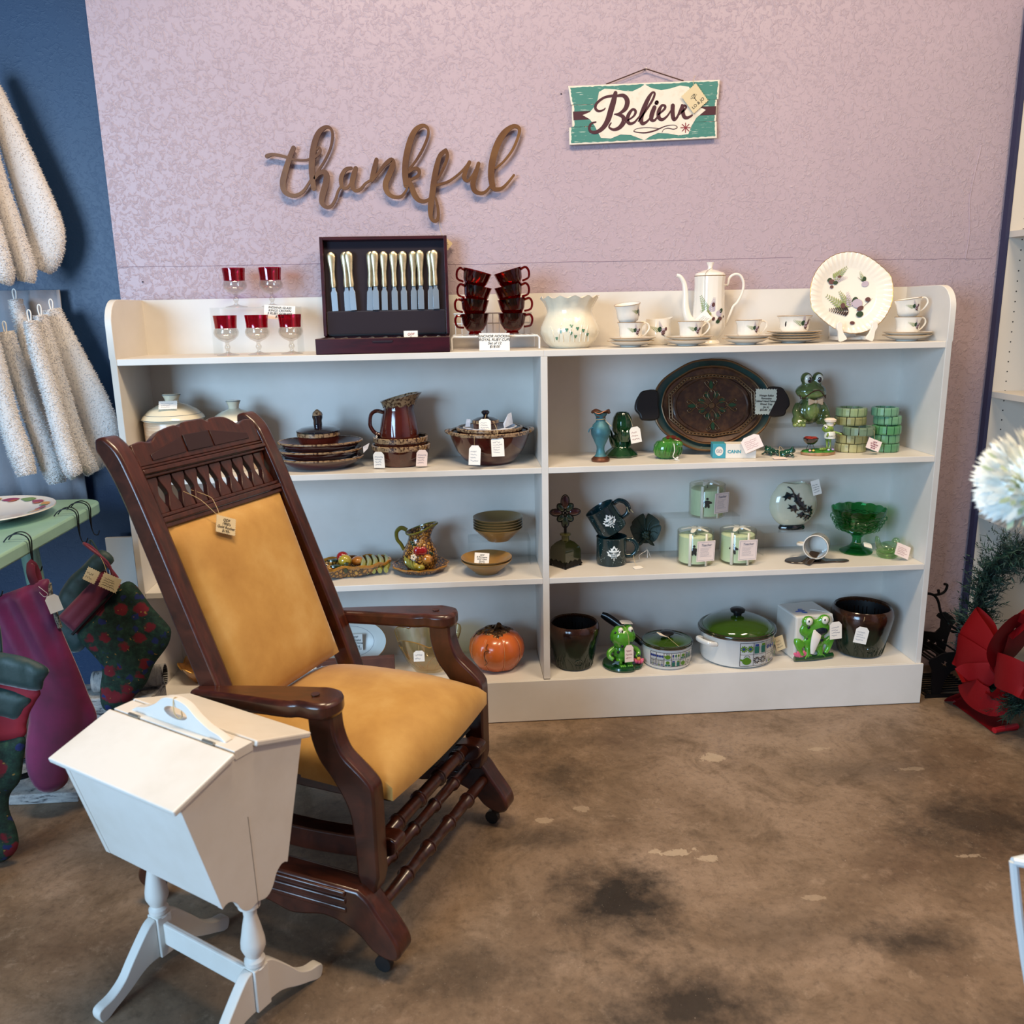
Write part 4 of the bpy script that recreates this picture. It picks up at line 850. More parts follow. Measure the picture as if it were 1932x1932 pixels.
# oval plates with packing paper
NEWS = mat('crumpled_paper', '#a9adbb', .9, var=(30, '#c8cad3', .4, .6))
def ovalplate(label, loc, rz, k=1.0):
    t = thing('oval_plate', label, 'plate', loc, rz, 'brown drip glaze oval plates')
    ov = lambda a: (.126*k*cos(a), .098*k*sin(a))
    G().dish(ov, [(.0, 0), (.62, 0), (.68, .003), (.9, .02), (1, .031), (.985, .0335), (.87, .022), (.66, .008), (0, .007)], 48).o('plate_body', BROWNGLAZE, t)
    G().tube([ov(2*pi*i/48)+(.032,) for i in range(48)], .0032, 6, closed=True).o('drip_rim', DRIP, t); return t
def crumple(label, loc, rx, ry, seed, flap=()):
    t = thing('packing_paper', label, 'paper', loc, 0, 'crumpled packing paper')
    rnd = random.Random(seed); n = 30; g = G(); rings = ((.3, 0), (.7, .001), (.95, .0085), (1.03, .0185), (1.07, .016)); vs = []
    for q, (k, z) in enumerate(rings):
        for j in range(n):
            a = 2*pi*j/n; w = 1+rnd.uniform(-.03, .03)*(q > 1); vs.append((rx*k*w*cos(a), ry*k*w*sin(a), z+rnd.uniform(-.0015, .0025)*(q > 0)))
    fs = [(i*n+j, i*n+(j+1) % n, (i+1)*n+(j+1) % n, (i+1)*n+j) for i in range(len(rings)-1) for j in range(n)]+[tuple(range(n))]
    o = g.add(vs, fs).o('paper_sheet', NEWS, t, ang=20)
    for f in flap:
        pts = [Vector(p) for p in f]; G().add([p for p in pts]+[p+Vector((0, .0008, .0004)) for p in pts], [tuple(range(len(pts))), tuple(range(2*len(pts)-1, len(pts)-1, -1))]+[(i, len(pts)+i, len(pts)+(i+1) % len(pts), (i+1) % len(pts)) for i in range(len(pts))]).o('paper_flap', NEWS, o, smooth=False, bev=0)
    return t
OX, OY = .548, .118
ovalplate('bottom oval plate of the brown stack under the lidded pot', (OX, OY, Z2), .0)
crumple('crumpled packing paper above the bottom oval plate', (OX, OY, Z2+.013), .104, .082, 1, [((-.134, -.02, .03), (-.142, .0, .03), (-.144, -.01, -.004), (-.137, -.03, -.006))])
ovalplate('middle oval plate of the brown stack under the lidded pot', (OX-.003, OY, Z2+.0245), .03)
crumple('crumpled packing paper under the top oval plate', (OX-.003, OY, Z2+.0375), .104, .083, 2, [((.134, -.03, .026), (.152, -.01, .034), (.148, -.03, .02), (.136, -.045, .01))])
ovalplate('top oval plate of the brown stack under the lidded pot', (OX, OY, Z2+.049), -.02, 1.0)
t = thing('lidded_pot', 'small dark brown lidded pot with acorn knob on the oval plates', 'pot', (OX-.004, OY+.002, Z2+.0582))
G().lathe([(0, 0), (.05, 0), (.056, .01), (.061, .025), (.062, .044), (.058, .046), (.054, .044), (.05, .012), (0, .008)], 40).o('pot_body', BROWNGLAZE, t)
G().lathe([(.0605, .04), (.0645, .04), (.0645, .051), (.058, .052), (.058, .046)], 40, closed=True).o('drip_rim', DRIP, t)
l = G().lathe([(.06, .0525), (.066, .053), (.066, .056), (.05, .064), (.02, .068), (0, .068)], 40).o('lid', BLACKGLAZE, t)
G().lathe([(0, .067), (.012, .067), (.013, .072), (.0125, .085), (.0155, .094), (.0155, .1), (0, .1)], 20).o('knob', BLACKGLAZE, l)
G().lathe([(0, .1005), (.0155, .1005), (.014, .108), (.008, .114), (.003, .118), (0, .119)], 18, lambda a, r, z, i: (r*(1+.08*sin(a*5)), z)).o('acorn_tip', DRIP, l)
# two baking bowls with pitcher
def drip_bowl(label, loc, prof, R, hz, group=None, n=44, rim=.006, cat='bowl', nm='baking_bowl', sq=0):
    t = thing(nm, label, cat, loc, 0, group)
    md = (lambda a, r, z, i: (r*(1+sq*(abs(cos(a))**3+abs(sin(a))**3-.85)), z)) if sq else None
    G().lathe(prof, n, md).o('bowl_body', BROWNGLAZE, t)
    G().lathe([(R-.004, hz-rim*2), (R+.0022, hz-rim*2), (R+.0022, hz), (R-.001, hz+.003), (R-.0055, hz)], n, lambda a, r, z, i: ((md(a, r, z, i)[0] if md else r), z+(.0006*sin(a*9)+.0005*sin(a*14) if i < 2 else 0)), closed=True).o('drip_rim', DRIP, t); return t
BX, BY = .79, .135
bp = [(0, 0), (.066, 0), (.07, .004), (.084, .03), (.09, .062), (.0865, .064), (.081, .032), (.066, .009), (0, .008)]
b1 = drip_bowl('lower of the two brown baking bowls under the pitcher', (BX, BY, Z2), bp, .089, .062)
price_tag(b1, (-.062, -.082, .028), (radians(5), 0, -.25), .034, .05, '~4', PAPER, INK, .0075, string=[(-.062, -.075, .048), (-.06, -.0785, .064), (-.058, -.074, .0665)])
price_tag(b1, (.066, -.082, .03), (radians(5), radians(4), .3), .034, .05, '~4', PINKCARD, INK, .0075, string=[(.066, -.072, .054), (.064, -.078, .062), (.06, -.072, .0668)])
b2 = drip_bowl('upper of the two brown baking bowls holding the pitcher', (BX, BY, Z2+.0235), bp, .089, .062); b2.scale = (.93, .93, 1)
t = thing('drip_pitcher', 'glossy brown pitcher with drip glazed rim standing in the baking bowls', 'pitcher', (BX-.003, BY, Z2+.0328), 0)
pv = [(0, 0), (.052, 0), (.056, .004), (.0605, .03), (.0595, .07), (.053, .11), (.046, .135), (.0435, .148), (.049, .166), (.053, .172)]
lip = lambda a, r, z, i: (r*(1+.34*max(0, cos(a))**7*max(0, (z-.13)/.042)), z+.012*cos(a)*max(0, (z-.14)/.03))
G().lathe(pv+[(.05, .172), (.041, .148), (.05, .11), (.056, .06), (.048, .008), (0, .008)], 48, lip).o('pitcher_body', BROWNGLAZE, t)
G().lathe([(.0452, .1475), (.0505, .166), (.0548, .1735), (.0495, .1735), (.043, .155), (.041, .149)], 48, lambda a, r, z, i: (lip(a, r, z, i)[0], lip(a, r, z, i)[1]+(.003*sin(a*11)+.002*sin(a*19) if i == 0 else 0)), closed=True).o('drip_rim', DRIP, t)
G().tube([(-.047, 0, .128, .0075, .006), (-.066, 0, .133, .0075, .006), (-.083, 0, .122, .008, .006), (-.088, 0, .095, .008, .006), (-.083, 0, .078, .0075, .006), (-.071, 0, .064, .007, .006), (-.057, 0, .06, .007, .006)], n=10, k=5, ref=(0, 1, 0)).o('handle', BROWNGLAZE, t)
G().tube([(-.068, -.006, .06), (-.07, -.014, .056), (-.069, -.02, .05), (-.066, -.018, .058)], .001, 5, 4).o('string', COTTON, t)
# big bowl with nested bowl and covered dish
QX, QY = 1.064, .121
bg_ = [(0, 0), (.066, 0), (.068, .004), (.08, .01), (.103, .04), (.118, .075), (.125, .1), (.1215, .101), (.113, .075), (.098, .042), (.075, .012), (0, .01)]
b1 = drip_bowl('large deep brown mixing bowl beside the bookcase divider', (QX, QY, Z2), bg_, .1235, .1, rim=.004, nm='mixing_bowl')
for s in (-1, 1): G().tube([(s*.122, -.03, .098), (s*.133, 0, .1), (s*.122, .03, .098)], .006, 8, 4).o('grip_lug', DRIP, b1)
price_tag(b1, (-.05, -.116, .042), (radians(-14), 0, -.3), .036, .058, '~4', PAPER, INK, .0072, string=[(-.05, -.113, .071), (-.05, -.12, .09), (-.05, -.11, .102)])
price_tag(b1, (.018, -.125, .068), (radians(-12), 0, .1), .038, .06, '~5', PAPER, INK, .0076, string=[(.018, -.122, .098), (.018, -.118, .11), (.012, -.1, .13)])
drip_bowl('shallow brown bowl nested inside the large mixing bowl', (QX, QY, Z2+.068), [(0, 0), (.066, 0), (.08, .012), (.101, .042), (.098, .043), (.076, .014), (0, .006)], .1, .041, rim=.003, nm='nested_bowl')
crumple('crumpled paper wrapping inside the nested brown bowl', (QX, QY, Z2+.0935), .078, .078, 5, [((.04, -.045, .03), (.055, -.04, .058), (.066, -.032, .062), (.07, -.035, .028), (.042, -.055, .018)), ((-.075, -.02, .02), (-.07, -.022, .044), (-.058, -.028, .043), (-.06, -.03, .022))])
t = thing('covered_dish', 'tiny covered brown dish with drip rim on top of the nested bowl', 'dish', (QX-.012, QY-.012, Z2+.0985))
G().lathe([(0, 0), (.03, 0), (.038, .01), (.0405, .028), (.036, .03), (.03, .008), (0, .006)], 36).o('dish_body', BROWNGLAZE, t)
G().lathe([(.037, .026), (.042, .0265), (.041, .034), (.037, .035)], 36, closed=True).o('drip_rim', DRIP, t)
l = G().lathe([(.038, .0345), (.038, .036), (.025, .042), (.008, .045), (.0065, .049), (.0125, .055), (.0125, .06), (.008, .064), (0, .0645)], 30).o('lid', BLACKGLAZE, t)
price_tag(t, (-.004, -.048, .026), (radians(-16), 0, 0), .036, .034, '~3', PAPER, INK, .01, string=[(-.004, -.04, .04), (.0, -.02, .05), (.002, -.008, .052)])

# ------------------------------------------------------------------ second shelf, other bay
t = thing('bud_vase', 'slim verdigris copper bud vase with flared mouth', 'vase', (1.402, .083, Z2))
PATINA = mat('verdigris_patina', '#3c7480', .5, .3, var=(22, '#2f4f5a', .42, .68)); COPPER = mat('aged_copper', '#6d4636', .35, .7)
G().lathe([(.0195, .015), (.014, .022), (.0115, .036), (.0125, .046), (.02, .062), (.029, .083), (.03, .095), (.024, .112), (.0155, .12), (.0135, .126), (.015, .13), (.0145, .136), (.02, .145), (.024, .149)], 32).o('vase_body', PATINA, t)
G().lathe([(0, 0), (.0275, 0), (.0285, .006), (.0235, .012), (.0195, .0152), (0, .0152)], 30).o('copper_foot', COPPER, t)
G().lathe([(.0235, .1485), (.029, .1525), (.028, .154), (.018, .147), (.012, .13), (0, .12)], 40, lambda a, r, z, i: (r*(1+.08*abs(sin(a*2))), z+(.004*sin(a*4) if r > .02 else 0))).o('flared_mouth', COPPER, t)
G().tube([(.0155*cos(i*.5), .0155*sin(i*.5), .124+.0006*(i % 12)) for i in range(13)]+[(.02, -.014, .118), (.03, -.02, .108)], .001, 5).o('string', TWINE, t)
G().tube([(-.024, -.01, .106), (-.034, -.004, .1), (-.038, -.002, .09)], .002, 6, 3).o('scroll_ear', PATINA, t)
GREENG = mat('green_glaze', '#15401f', .12, coat=.8, var=(26, '#0d2c18', .42, .68)); GREENL = mat('bright_green_glaze', '#3d7a2c', .12, coat=.8, var=(24, '#1f5420', .42, .66))
t = thing('cactus_vase', 'dark green ceramic vase shaped like a cactus on a leafy base', 'vase', (1.482, .165, Z2))
rib = lambda a, r, z, i: (r*(1+.06*abs(sin(a*6))), z)
G().lathe([(0, 0), (.05, 0), (.052, .006), (.044, .016), (.03, .026), (.023, .04), (.024, .06), (.018, .075), (0, .075)], 44, lambda a, r, z, i: (r*(1+.05*sin(a*9)), z)).o('leafy_base', GREENG, t)
G().lathe([(0, .058), (.018, .062), (.029, .08), (.031, .1), (.027, .122), (.018, .138), (.016, .138), (.023, .12), (.02, .09), (0, .085)], 48, rib, c=(.002, 0, 0)).o('main_pad', GREENG, t)
G().lathe([(0, .045), (.014, .05), (.021, .068), (.021, .082), (.018, .086), (.015, .08), (.012, .06), (0, .056)], 40, lambda a, r, z, i: (r*(1+.05*abs(sin(a*5))), z+(.004*sin(a*5) if i in (3, 4) else 0)), c=(.004, -.026, 0)).o('side_cup', GREENG, t)
for k, (a, l, h) in enumerate(((2.6, .032, .085), (3.1, .036, .075), (2.2, .03, .065), (.2, .03, .07), (.7, .028, .08), (3.6, .03, .06), (-.5, .03, .055))):
    G().tube([(.02*cos(a), .02*sin(a), .02, .004, .008), (.9*l*cos(a), .9*l*sin(a), h*.55, .004, .011), (1.05*l*cos(a), 1.05*l*sin(a), h*.85, .003, .007), (1.25*l*cos(a), 1.25*l*sin(a), h, .001, .002)], n=8, k=4, ref=(cos(a), sin(a), 0)).o('cactus_leaf', GREENG, t)
price_tag(t, (.036, -.043, .072), (radians(-5), radians(-8), .2), .036, .05, '~3', PAPER, REDINK, .008, string=[(.028, -.04, .098), (.022, -.03, .12), (.014, -.01, .138)])
t = thing('glass_frog_dish', 'green glazed frog shaped dish with reddish back edge', 'dish', (1.615, .1, Z2))
G().dish(lambda a: (.045*cos(a), .034*sin(a)), [(.0, 0), (.6, 0), (.85, .008), (1, .024), (.95, .042), (.75, .054), (.5, .057), (0, .05)], 36).o('dish_body', GREENL, t)
for a in range(7): G().tube([(.04*cos(-2.9+a*.42), .033*sin(-2.9+a*.42), .012, .003), (.044*cos(-2.8+a*.42), .036*sin(-2.8+a*.42), .03, .0035), (.035*cos(-2.7+a*.42), .03*sin(-2.7+a*.42), .048, .002)], n=7, k=4).o('ribbed_leaf', GREENL, t)
G().tube([(-.01, .02, .055, .005), (.015, .022, .06, .008), (.036, .012, .056, .006), (.043, .0, .045, .004)], n=9, k=4).o('red_edge', mat('oxblood_glaze', '#5d1f16', .15, coat=.8, var=(60, '#2c5a26', .5, .6)), t)
G().ell((.03, -.016, .044), (.014, .012, .012)).o('frog_head', GREENL, t)
G().tube([(.01, -.036, .05), (.012, -.042, .03), (.006, -.046, .012), (.018, -.048, .004), (.022, -.044, .01), (.012, -.046, .003), (.024, -.056, .002)], .0013, 5, 4).o('string', COTTON, t)
# big gilt tray leaning on the back panel
TRW = mat('antique_gilt_brown', '#3c2417', .4, .25, coat=.2, var=(40, '#5e3c22', .45, .7)); TRG = mat('dark_green_gilt', '#122a27', .4, .2, coat=.2, var=(12, '#1d3f38', .4, .7)); TRGOLD = mat('worn_gold', '#6a4e33', .4, .5); TRD = mat('carved_dark_wood', '#1b1513', .45, .1)
LEAN = radians(76)
t = thing('serving_tray', 'large antique gilt and dark green tray with handles leaning at the back', 'tray', (1.776, .158, Z2+.001), rot=(LEAN, 0, radians(1)))
def trR(a):
    c_, s_ = abs(cos(a)), abs(sin(a)); k = ((c_/.203)**6+(s_/.152)**6+((c_/.203+s_/.152)/1.4)**6)**(-1/6)
    return k*(1+.01*cos(8*a+pi))
g = G(); RG = [(0, -.008), (.8, -.008), (1, .004), (1.0, .008), (.97, .011), (.9, .006), (.84, .008), (.82, .004), (.8, -.003), (0, -.004)]
g.dish(trR, RG, 96, c=(0, .151, .009)).o('tray_rim', TRG, t)
G().dish(trR, [(0, -.004), (.8, -.004), (.83, .0125), (.8, .006), (.66, .001), (.64, .004), (.6, .004), (.58, .0005), (0, .0005)], 96, c=(0, .151, .009)).o('tray_bed', TRW, t)
for k, w in ((.985, .0035), (.84, .0022)): G().tube([(trR(2*pi*i/96)*k*cos(2*pi*i/96), .151+trR(2*pi*i/96)*k*sin(2*pi*i/96), .020 if k > .9 else .0225) for i in range(96)], w, 6, closed=True).o('gilt_border', TRGOLD, t)
oc = [(.62*trR(a)*cos(a)*1.0, .62*trR(a)*sin(a)) for a in (pi*(i+.5)/4 for i in range(8))]
oc = [(-.13, .036), (-.13, -.036), (-.08, -.082), (0, -.093), (.08, -.082), (.13, -.036), (.13, .036), (.08, .082), (0, .093), (-.08, .082)]
for k in (1.0, 1.07): G().tube([(x*k, .151+y*k, .0145) for x, y in oc], .0022, 6, closed=True).o('gilt_border', TRGOLD, t)
for i in range(10):
    (x0, y0), (x1, y1) = oc[i], oc[(i+1) % 10]
    for j in range(7): u = (j+.5)/7; G().ell(((x0+(x1-x0)*u)*1.035, .151+(y0+(y1-y0)*u)*1.035, .0142), (.003, .003, .0015), nu=8, nv=5).o('gilt_bead', TRGOLD, t)
def tz(s, tt, e): return (s, .151+tt, .0108+e)
for q in range(4):
    ca, sa = cos(q*pi/2), sin(q*pi/2); k = 1.0
    def rr_(p): return (p[0]*ca-p[1]*sa, .151+p[0]*sa+p[1]*ca, .0118)
    for m_ in (-1, 1):
        for pts in ([(.012, 0), (.03, m_*.012), (.045, m_*.01), (.05, m_*.002), (.043, m_*.001)], [(.05, 0), (.062, m_*.012), (.074, m_*.02), (.08, m_*.014), (.074, m_*.008), (.068, m_*.012)], [(.02, m_*.018), (.03, m_*.026), (.04, m_*.022), (.038, m_*.016)]):
            G().tube([rr_(p) for p in pts], .0016, 5, 5).o('scroll_pattern', TRGOLD, t)
        g = G(); p, mi = leafp(.022, m_*.008, m_*.5, .026, .007, 0); g.add([rr_(x) for x in p], [tuple(range(len(p)))]); g.o('leaf_print', mat('emerald_print', '#173e23', .35), t, fix=False)
    g = G(); p, mi = leafp(.05, 0, 0, .03, .006, 0); g.add([rr_(x) for x in p], [tuple(range(len(p)))]); g.o('leaf_print', MATS['emerald_print'], t, fix=False)
G().lathe([(0, .012), (.01, .012), (.008, .0145), (0, .0155)], 16, lambda a, r, z, i: (r*(1+.2*sin(a*8)), z), c=(0, .151, 0)).o('gilt_rosette', TRGOLD, t)
for s in (-1, 1):
    G().prism([(s*a, .156+b) for a, b in spl([(.178, .045), (.222, .046), (.238, .03), (.248, .01), (.25, -.012), (.238, -.028), (.228, -.046), (.178, -.044), (.176, 0)], 4, True)], .008, .026, 'z').o('tray_handle', TRD, t, bev=.004)
price_tag(t, (.168, .155, .034), (radians(-82), radians(14), 0), .08, .082, 'Vintage Italian\nFlorentine\nGilded Hand Painted\nWood Tray\n(as is)\n$55.00   JO', mat('deckle_card', '#d7dac8', .9), BLACK, .0095, pts=pinked(.08, .082, 8, .003))
# teal and white box
t = thing('card_box', 'small teal and white cardboard box with printed oval', 'box', (1.822, .085, Z2), radians(-9))
TEALB = mat('teal_card', '#3b93a3', .6); WHB = mat('white_card', '#ddd6cb', .7)
G().box(-.068, .062, -.024, .024, 0, .044).o('box_body', WHB, t, smooth=False, bev=.0008)
e = G().box(-.0695, -.03, -.0248, .0248, -.0, .0448).o('teal_sleeve', TEALB, t, smooth=False, bev=.0008)
flat([oval(0, 0, 0, .0125, .0145, 0, 24)], lambda s, q, e_: (-.05+s, -.0252-e_, .022+q), e, [WHB], 'oval_print'); lettering('GD', .013, GREYINK, e, (-.05, -.0258, .022), shear=0)
lettering('CANN', .014, TEALB, t, (-.004, -.0246, .02), shear=0, bold=.0004)
price_tag(t, (.046, -.032, .048), (radians(-12), radians(-24), 0), .058, .046, '~5', PINKCARD, REDINK, .0085)
# two little dark green frogs
FG = mat('malachite_glaze', '#0f4a35', .12, coat=.8, var=(40, '#0a2b22', .4, .7))
def small_frog(label, loc, rz):
    t = thing('frog_figurine', label, 'figurine', loc, rz, 'small dark green glass frogs')
    g = G().ell((0, 0, .012), (.019, .014, .011), (0, -.35, 0)).ell((.016, 0, .019), (.011, .012, .009))
    for s in (-1, 1):
        g.ell((.017, s*.007, .027), (.0045, .0045, .0045)); g.ell((-.012, s*.014, .009), (.012, .006, .008), (0, 0, s*.4)); g.tube([(.012, s*.01, .012, .004), (.018, s*.016, .004, .003), (.024, s*.018, .003, .003)], n=7, k=3); g.tube([(-.016, s*.016, .004, .004), (-.006, s*.022, .003, .003), (.0, s*.024, .003, .003)], n=7, k=3)
    g.o('frog_body', FG, t, fuse=.0016)
    for s in (-1, 1): G().ell((.0205, s*.0085, .0285), .0018).o('eye', BLACK, t)
    return t
small_frog('little dark green frog crouching beside the card box', (1.945, .1, Z2), radians(-150))
t = small_frog('little bright green frog near the shelf edge', (1.978, .06, Z2), radians(-20))
t['group'] = 'small dark green glass frogs'
price_tag(t, (-.02, -.045, .003), (radians(-86), 0, .3), .04, .028, '', PINKCARD, INK, string=[(-.008, .012, .018), (-.02, .01, .03), (-.022, -.015, .02), (-.02, -.035, .004)])
# riser with the big frog and the napkin rings
riser('clear acrylic riser under the seated frog', (2.06, .18, Z2), .20, .1, .082)
OLIVE = mat('olive_glaze', '#58683a', .14, coat=.8, var=(22, '#2c3a1f', .46, .7)); LIME = mat('pale_olive_glaze', '#7f8f4f', .16, coat=.7, var=(18, '#5f7038', .4, .7)); EYEW = mat('eye_white', '#e3e2d4', .15, coat=.6)
t = thing('frog_bank', 'seated olive green ceramic frog with big eyes and pale bow tie', 'figurine', (2.085, .165, Z2+.0825), radians(4))
g = G().ell((0, 0, .045), (.042, .034, .044)).ell((0, -.004, .108), (.05, .036, .027)).ell((0, .0, .122), (.032, .028, .022))
for s in (-1, 1):
    g.ell((s*.019, -.008, .148), (.0185, .018, .02)); g.tube([(s*.036, -.004, .068, .013), (s*.05, -.012, .044, .012), (s*.044, -.03, .024, .012)], n=10, k=4)
    g.tube([(s*.03, .0, .016, .018), (s*.05, -.022, .018, .016), (s*.04, -.04, .014, .013), (s*.03, -.046, .012, .012)], n=10, k=4); g.ell((s*.05, -.036, .009), (.02, .015, .009), (0, 0, s*.3))
g.o('frog_body', OLIVE, t, fuse=.0028)
G().ell((0, -.018, .05), (.026, .02, .032)).o('belly', LIME, t); G().ell((0, -.012, .101), (.046, .034, .017)).o('chin', LIME, t)
G().tube([(.044*sin(a), -.010-.037*cos(a), .103+.014*cos(a*2.6)*(abs(a) < 1.3)-.003, .0016) for a in (-1.35+2.7*i/20 for i in range(21))], n=6).o('mouth_line', mat('mouth_brown', '#4a2a1e', .3), t)
for s in (-1, 1):
    e = G().ell((s*.0185, -.0165, .147), (.0135, .012, .0155)).o('eye', EYEW, t); G().ell((s*.0165, -.0262, .1445), (.0072, .004, .0092)).o('pupil', BLACKGLAZE, e); G().ell((s*.0165-.003, -.0298, .148), .0016).o('glint_dot', EYEW, e)
    G().prism([(s*a, b) for a, b in ((.002, -.004), (.024, -.012), (.025, .011), (.002, .004))], -.045, -.037).o('bow_wing', mat('beige_bow', '#c2a98c', .6), t, bev=.003).location = (0, 0, .078)
    for k in range(3): G().ell((s*(.04+.012*k), -.05+.004*k, .006), (.007, .009, .006)).o('toe', LIME, t)
G().ell((0, -.043, .078), (.006, .005, .006)).o('bow_knot', MATS['beige_bow'], t)
# bbq frog figurine
t = thing('cook_frog_figurine', 'frog chef figurine with white apron beside a red grill on a grassy base', 'figurine', (2.09, .088, Z2))
G().dish(lambda a: (.055*cos(a), .034*sin(a)*(1+.06*sin(3*a))), [(0, 0), (.95, 0), (1, .004), (.98, .009), (0, .009)], 32).o('base', mat('terracotta_base', '#b58a64', .5, var=(50, '#8f6a48', .4, .7)), t)
G().dish(lambda a: (.052*cos(a), .031*sin(a)*(1+.08*sin(5*a))), [(0, .009), (1, .009), (.96, .013), (.6, .016), (0, .016)], 40).o('grass_mound', mat('lawn_green', '#3b8a25', .7, var=(120, '#1f5a14', .4, .6), bump=(200, .8, .004)), t)
FGRN = mat('frog_skin', '#7a9438', .25, coat=.5, var=(60, '#4f6b22', .45, .65))
g = G().ell((.034, 0, .062), (.014, .011, .018)).ell((.026, -.002, .079), (.019, .014, .0115))
for s in (-1, 1): g.tube([(.03+s*.004, -.004*s, .05, .004), (.03+s*.005, -.006, .03, .0035), (.028+s*.004, -.006, .016, .0035)], n=7, k=3)
g.tube([(.044, -.004, .07, .004), (.058, -.012, .066, .0035), (.066, -.016, .062, .004)], n=7, k=3); g.tube([(.028, -.008, .07, .004), (.02, -.016, .06, .0035), (.016, -.02, .058, .003)], n=7, k=3)
g.o('frog_body', FGRN, t, fuse=.0015)
G().lathe([(.0105, .052), (.0165, .05), (.0175, .056), (.015, .07), (.012, .072), (.0105, .06)], 24, closed=True, c=(.034, -.002, 0)).o('apron', EYEW, t)
cu_ = lettering('Kiss the Cook', .0042, BLACK, t, (.034, -.0205, .059), shear=.1)
for s in (-1, 1): e = G().ell((.016+.01*(s > 0)*0, -.008*s*0-.011, .086) if s < 0 else (.021, .008, .087), .0052).o('eye', EYEW, t)
e = G().ell((.0125, -.0145, .086), .0024).o('pupil', BLACKGLAZE, t)
G().lathe([(0, .088), (.011, .088), (.011, .098), (.017, .102), (.018, .108), (.012, .112), (0, .113)], 20, lambda a, r, z, i: (r*(1+.07*sin(a*6)*(z > .1)), z), c=(.034, .002, 0)).o('chef_hat', mat('chef_white', '#e6d6c2', .6), t)
gr = G().lathe([(0, .032), (.012, .034), (.02, .042), (.0235, .052), (.022, .053), (.018, .046), (0, .044)], 26, c=(-.028, -.006, 0)).o('grill_bowl', BLACKGLAZE, t)
G().lathe([(0, .05), (.02, .05), (.0205, .054), (0, .056)], 22, lambda a, r, z, i: (r, z+.002*sin(a*4)), c=(-.028, -.006, 0)).o('red_coals', mat('red_meat', '#a0352a', .5, var=(90, '#5b1712', .4, .6)), gr)
for k in range(3): G().tube([(-.028+.006*cos(k*2.1), -.006+.006*sin(k*2.1), .036), (-.028+.016*cos(k*2.1), -.006+.016*sin(k*2.1), .012)], .001, 5).o('grill_leg', mat('grill_wire', '#707076', .3, .9), gr)
for x, y, c_ in ((-.036, -.024, '#e9a7b5'), (-.026, -.026, '#e2c65a'), (.024, -.022, '#c9c0e0'), (.04, -.016, '#b79fd0')): G().ell((x, y, .0165), (.004, .004, .003)).o('flower', mat('flower_'+c_[1:], c_, .5), t)
G().ell((.006, -.02, .019), (.012, .006, .005)).o('frog_foot', FGRN, t)
# napkin rings of green wood
for nm, x, y, lst in (('nearer the seated frog', 2.215, .135, [(0, .0, '#b3ab76', .048), (.002, .0, '#aaa06a', .048), (.01, -.03, '#6f8369', .048), (.0, .012, '#8d8c5c', .048), (.0, .01, '#8fa072', .047)]), ('by the bookcase end', 2.318, .115, [(0, 0, '#55875f', .043), (.0, .002, '#5f9068', .043), (.0, -.002, '#4f8a59', .044), (.012, .02, '#6b9a72', .042), (.0, .016, '#6d9a78', .041)])):
    for i, (dx, dy, c_, r) in enumerate(lst):
        t = thing('napkin_ring', f'{("bottom", "second", "third", "fourth", "top")[i]} green segmented ring of the stack {nm}', 'napkin ring', (x+dx, y+dy, Z2+.0277*i), .3*i*(i < 4), 'green segmented napkin rings')
        m1 = mat('ring_'+c_[1:], c_, .35, coat=.3, var=(40, '#4c5638', .62, .8))
        for k in range(12):
            a0, a1 = 2*pi*k/12+.03, 2*pi*(k+1)/12-.03; g = G(); vs = []
            for a in (a0, (a0+a1)/2, a1):
                for rr, zz in ((r*.72, .001), (r*.97, .001), (r, .005), (r, .022), (r*.97, .0265), (r*.72, .0265)): vs.append((rr*cos(a), rr*sin(a), zz))
            g.add(vs, [(j, (j+1) % 6, 6+(j+1) % 6, 6+j) for j in range(6)]+[(6+j, 6+(j+1) % 6, 12+(j+1) % 6, 12+j) for j in range(6)]+[(0, 1, 2, 3, 4, 5), (17, 16, 15, 14, 13, 12)]).o('segment_slat', m1, t, smooth=False)
    if i and nm.startswith('near'):
        price_tag(t, (.034, -.096, -.0795), (radians(-8), radians(22), 0), .046, .034, 'QDF\n10 Napkin\nHolders\n$6.00', PINKCARD, REDINK, .0066, pts=pinked(.046, .034, 10, .001), string=[(.036, -.094, -.066), (.03, -.1, -.04), (.028, -.1, -.034)])
# ------------------------------------------------------------------ third shelf, bay behind the chair
m, nt, N, L, P = newmat('fruit_majolica'); MAJ = m
t = N.new('ShaderNodeTexCoord'); vo = N.new('ShaderNodeTexVoronoi'); vo.feature = 'DISTANCE_TO_EDGE'; vo.inputs['Scale'].default_value = 95; L.new(t.outputs['Object'], vo.inputs['Vector'])
r_ = ramp(nt, vo.outputs['Distance'], ((.05, '#1c0f08'), (.14, '#8a5a20'), (.4, '#b98a3c'))); L.new(r_, P.inputs['Base Color']); P.inputs['Roughness'].default_value = .15; P.inputs['Coat Weight'].default_value = .7
bumpn(nt, P, vo.outputs['Distance'], .5, .004)
AMB = mat('amber_glaze', '#a3722c', .15, coat=.7, var=(30, '#6b4417', .45, .7)); APPLE = mat('apple_red_glaze', '#8e1418', .12, coat=.8); PEAR = mat('pear_glaze', '#a8912f', .15, coat=.7, var=(40, '#6a6a20', .5, .7)); BAN = mat('banana_glaze', '#8c8a3e', .15, coat=.7); PEACH = mat('peach_glaze', '#b5772f', .15, coat=.7, var=(30, '#7a431a', .5, .7)); GLEAF = mat('dark_leaf_glaze', '#1c2d16', .15, coat=.7); BLOSS = mat('blossom_white', '#dcc9b0', .2, coat=.5)
t = thing('fruit_dish', 'long two part majolica dish moulded with fruit, on the third shelf', 'dish', (.603, .115, Z3), radians(9)); t.scale = (1.06, 1.12, 1.45)
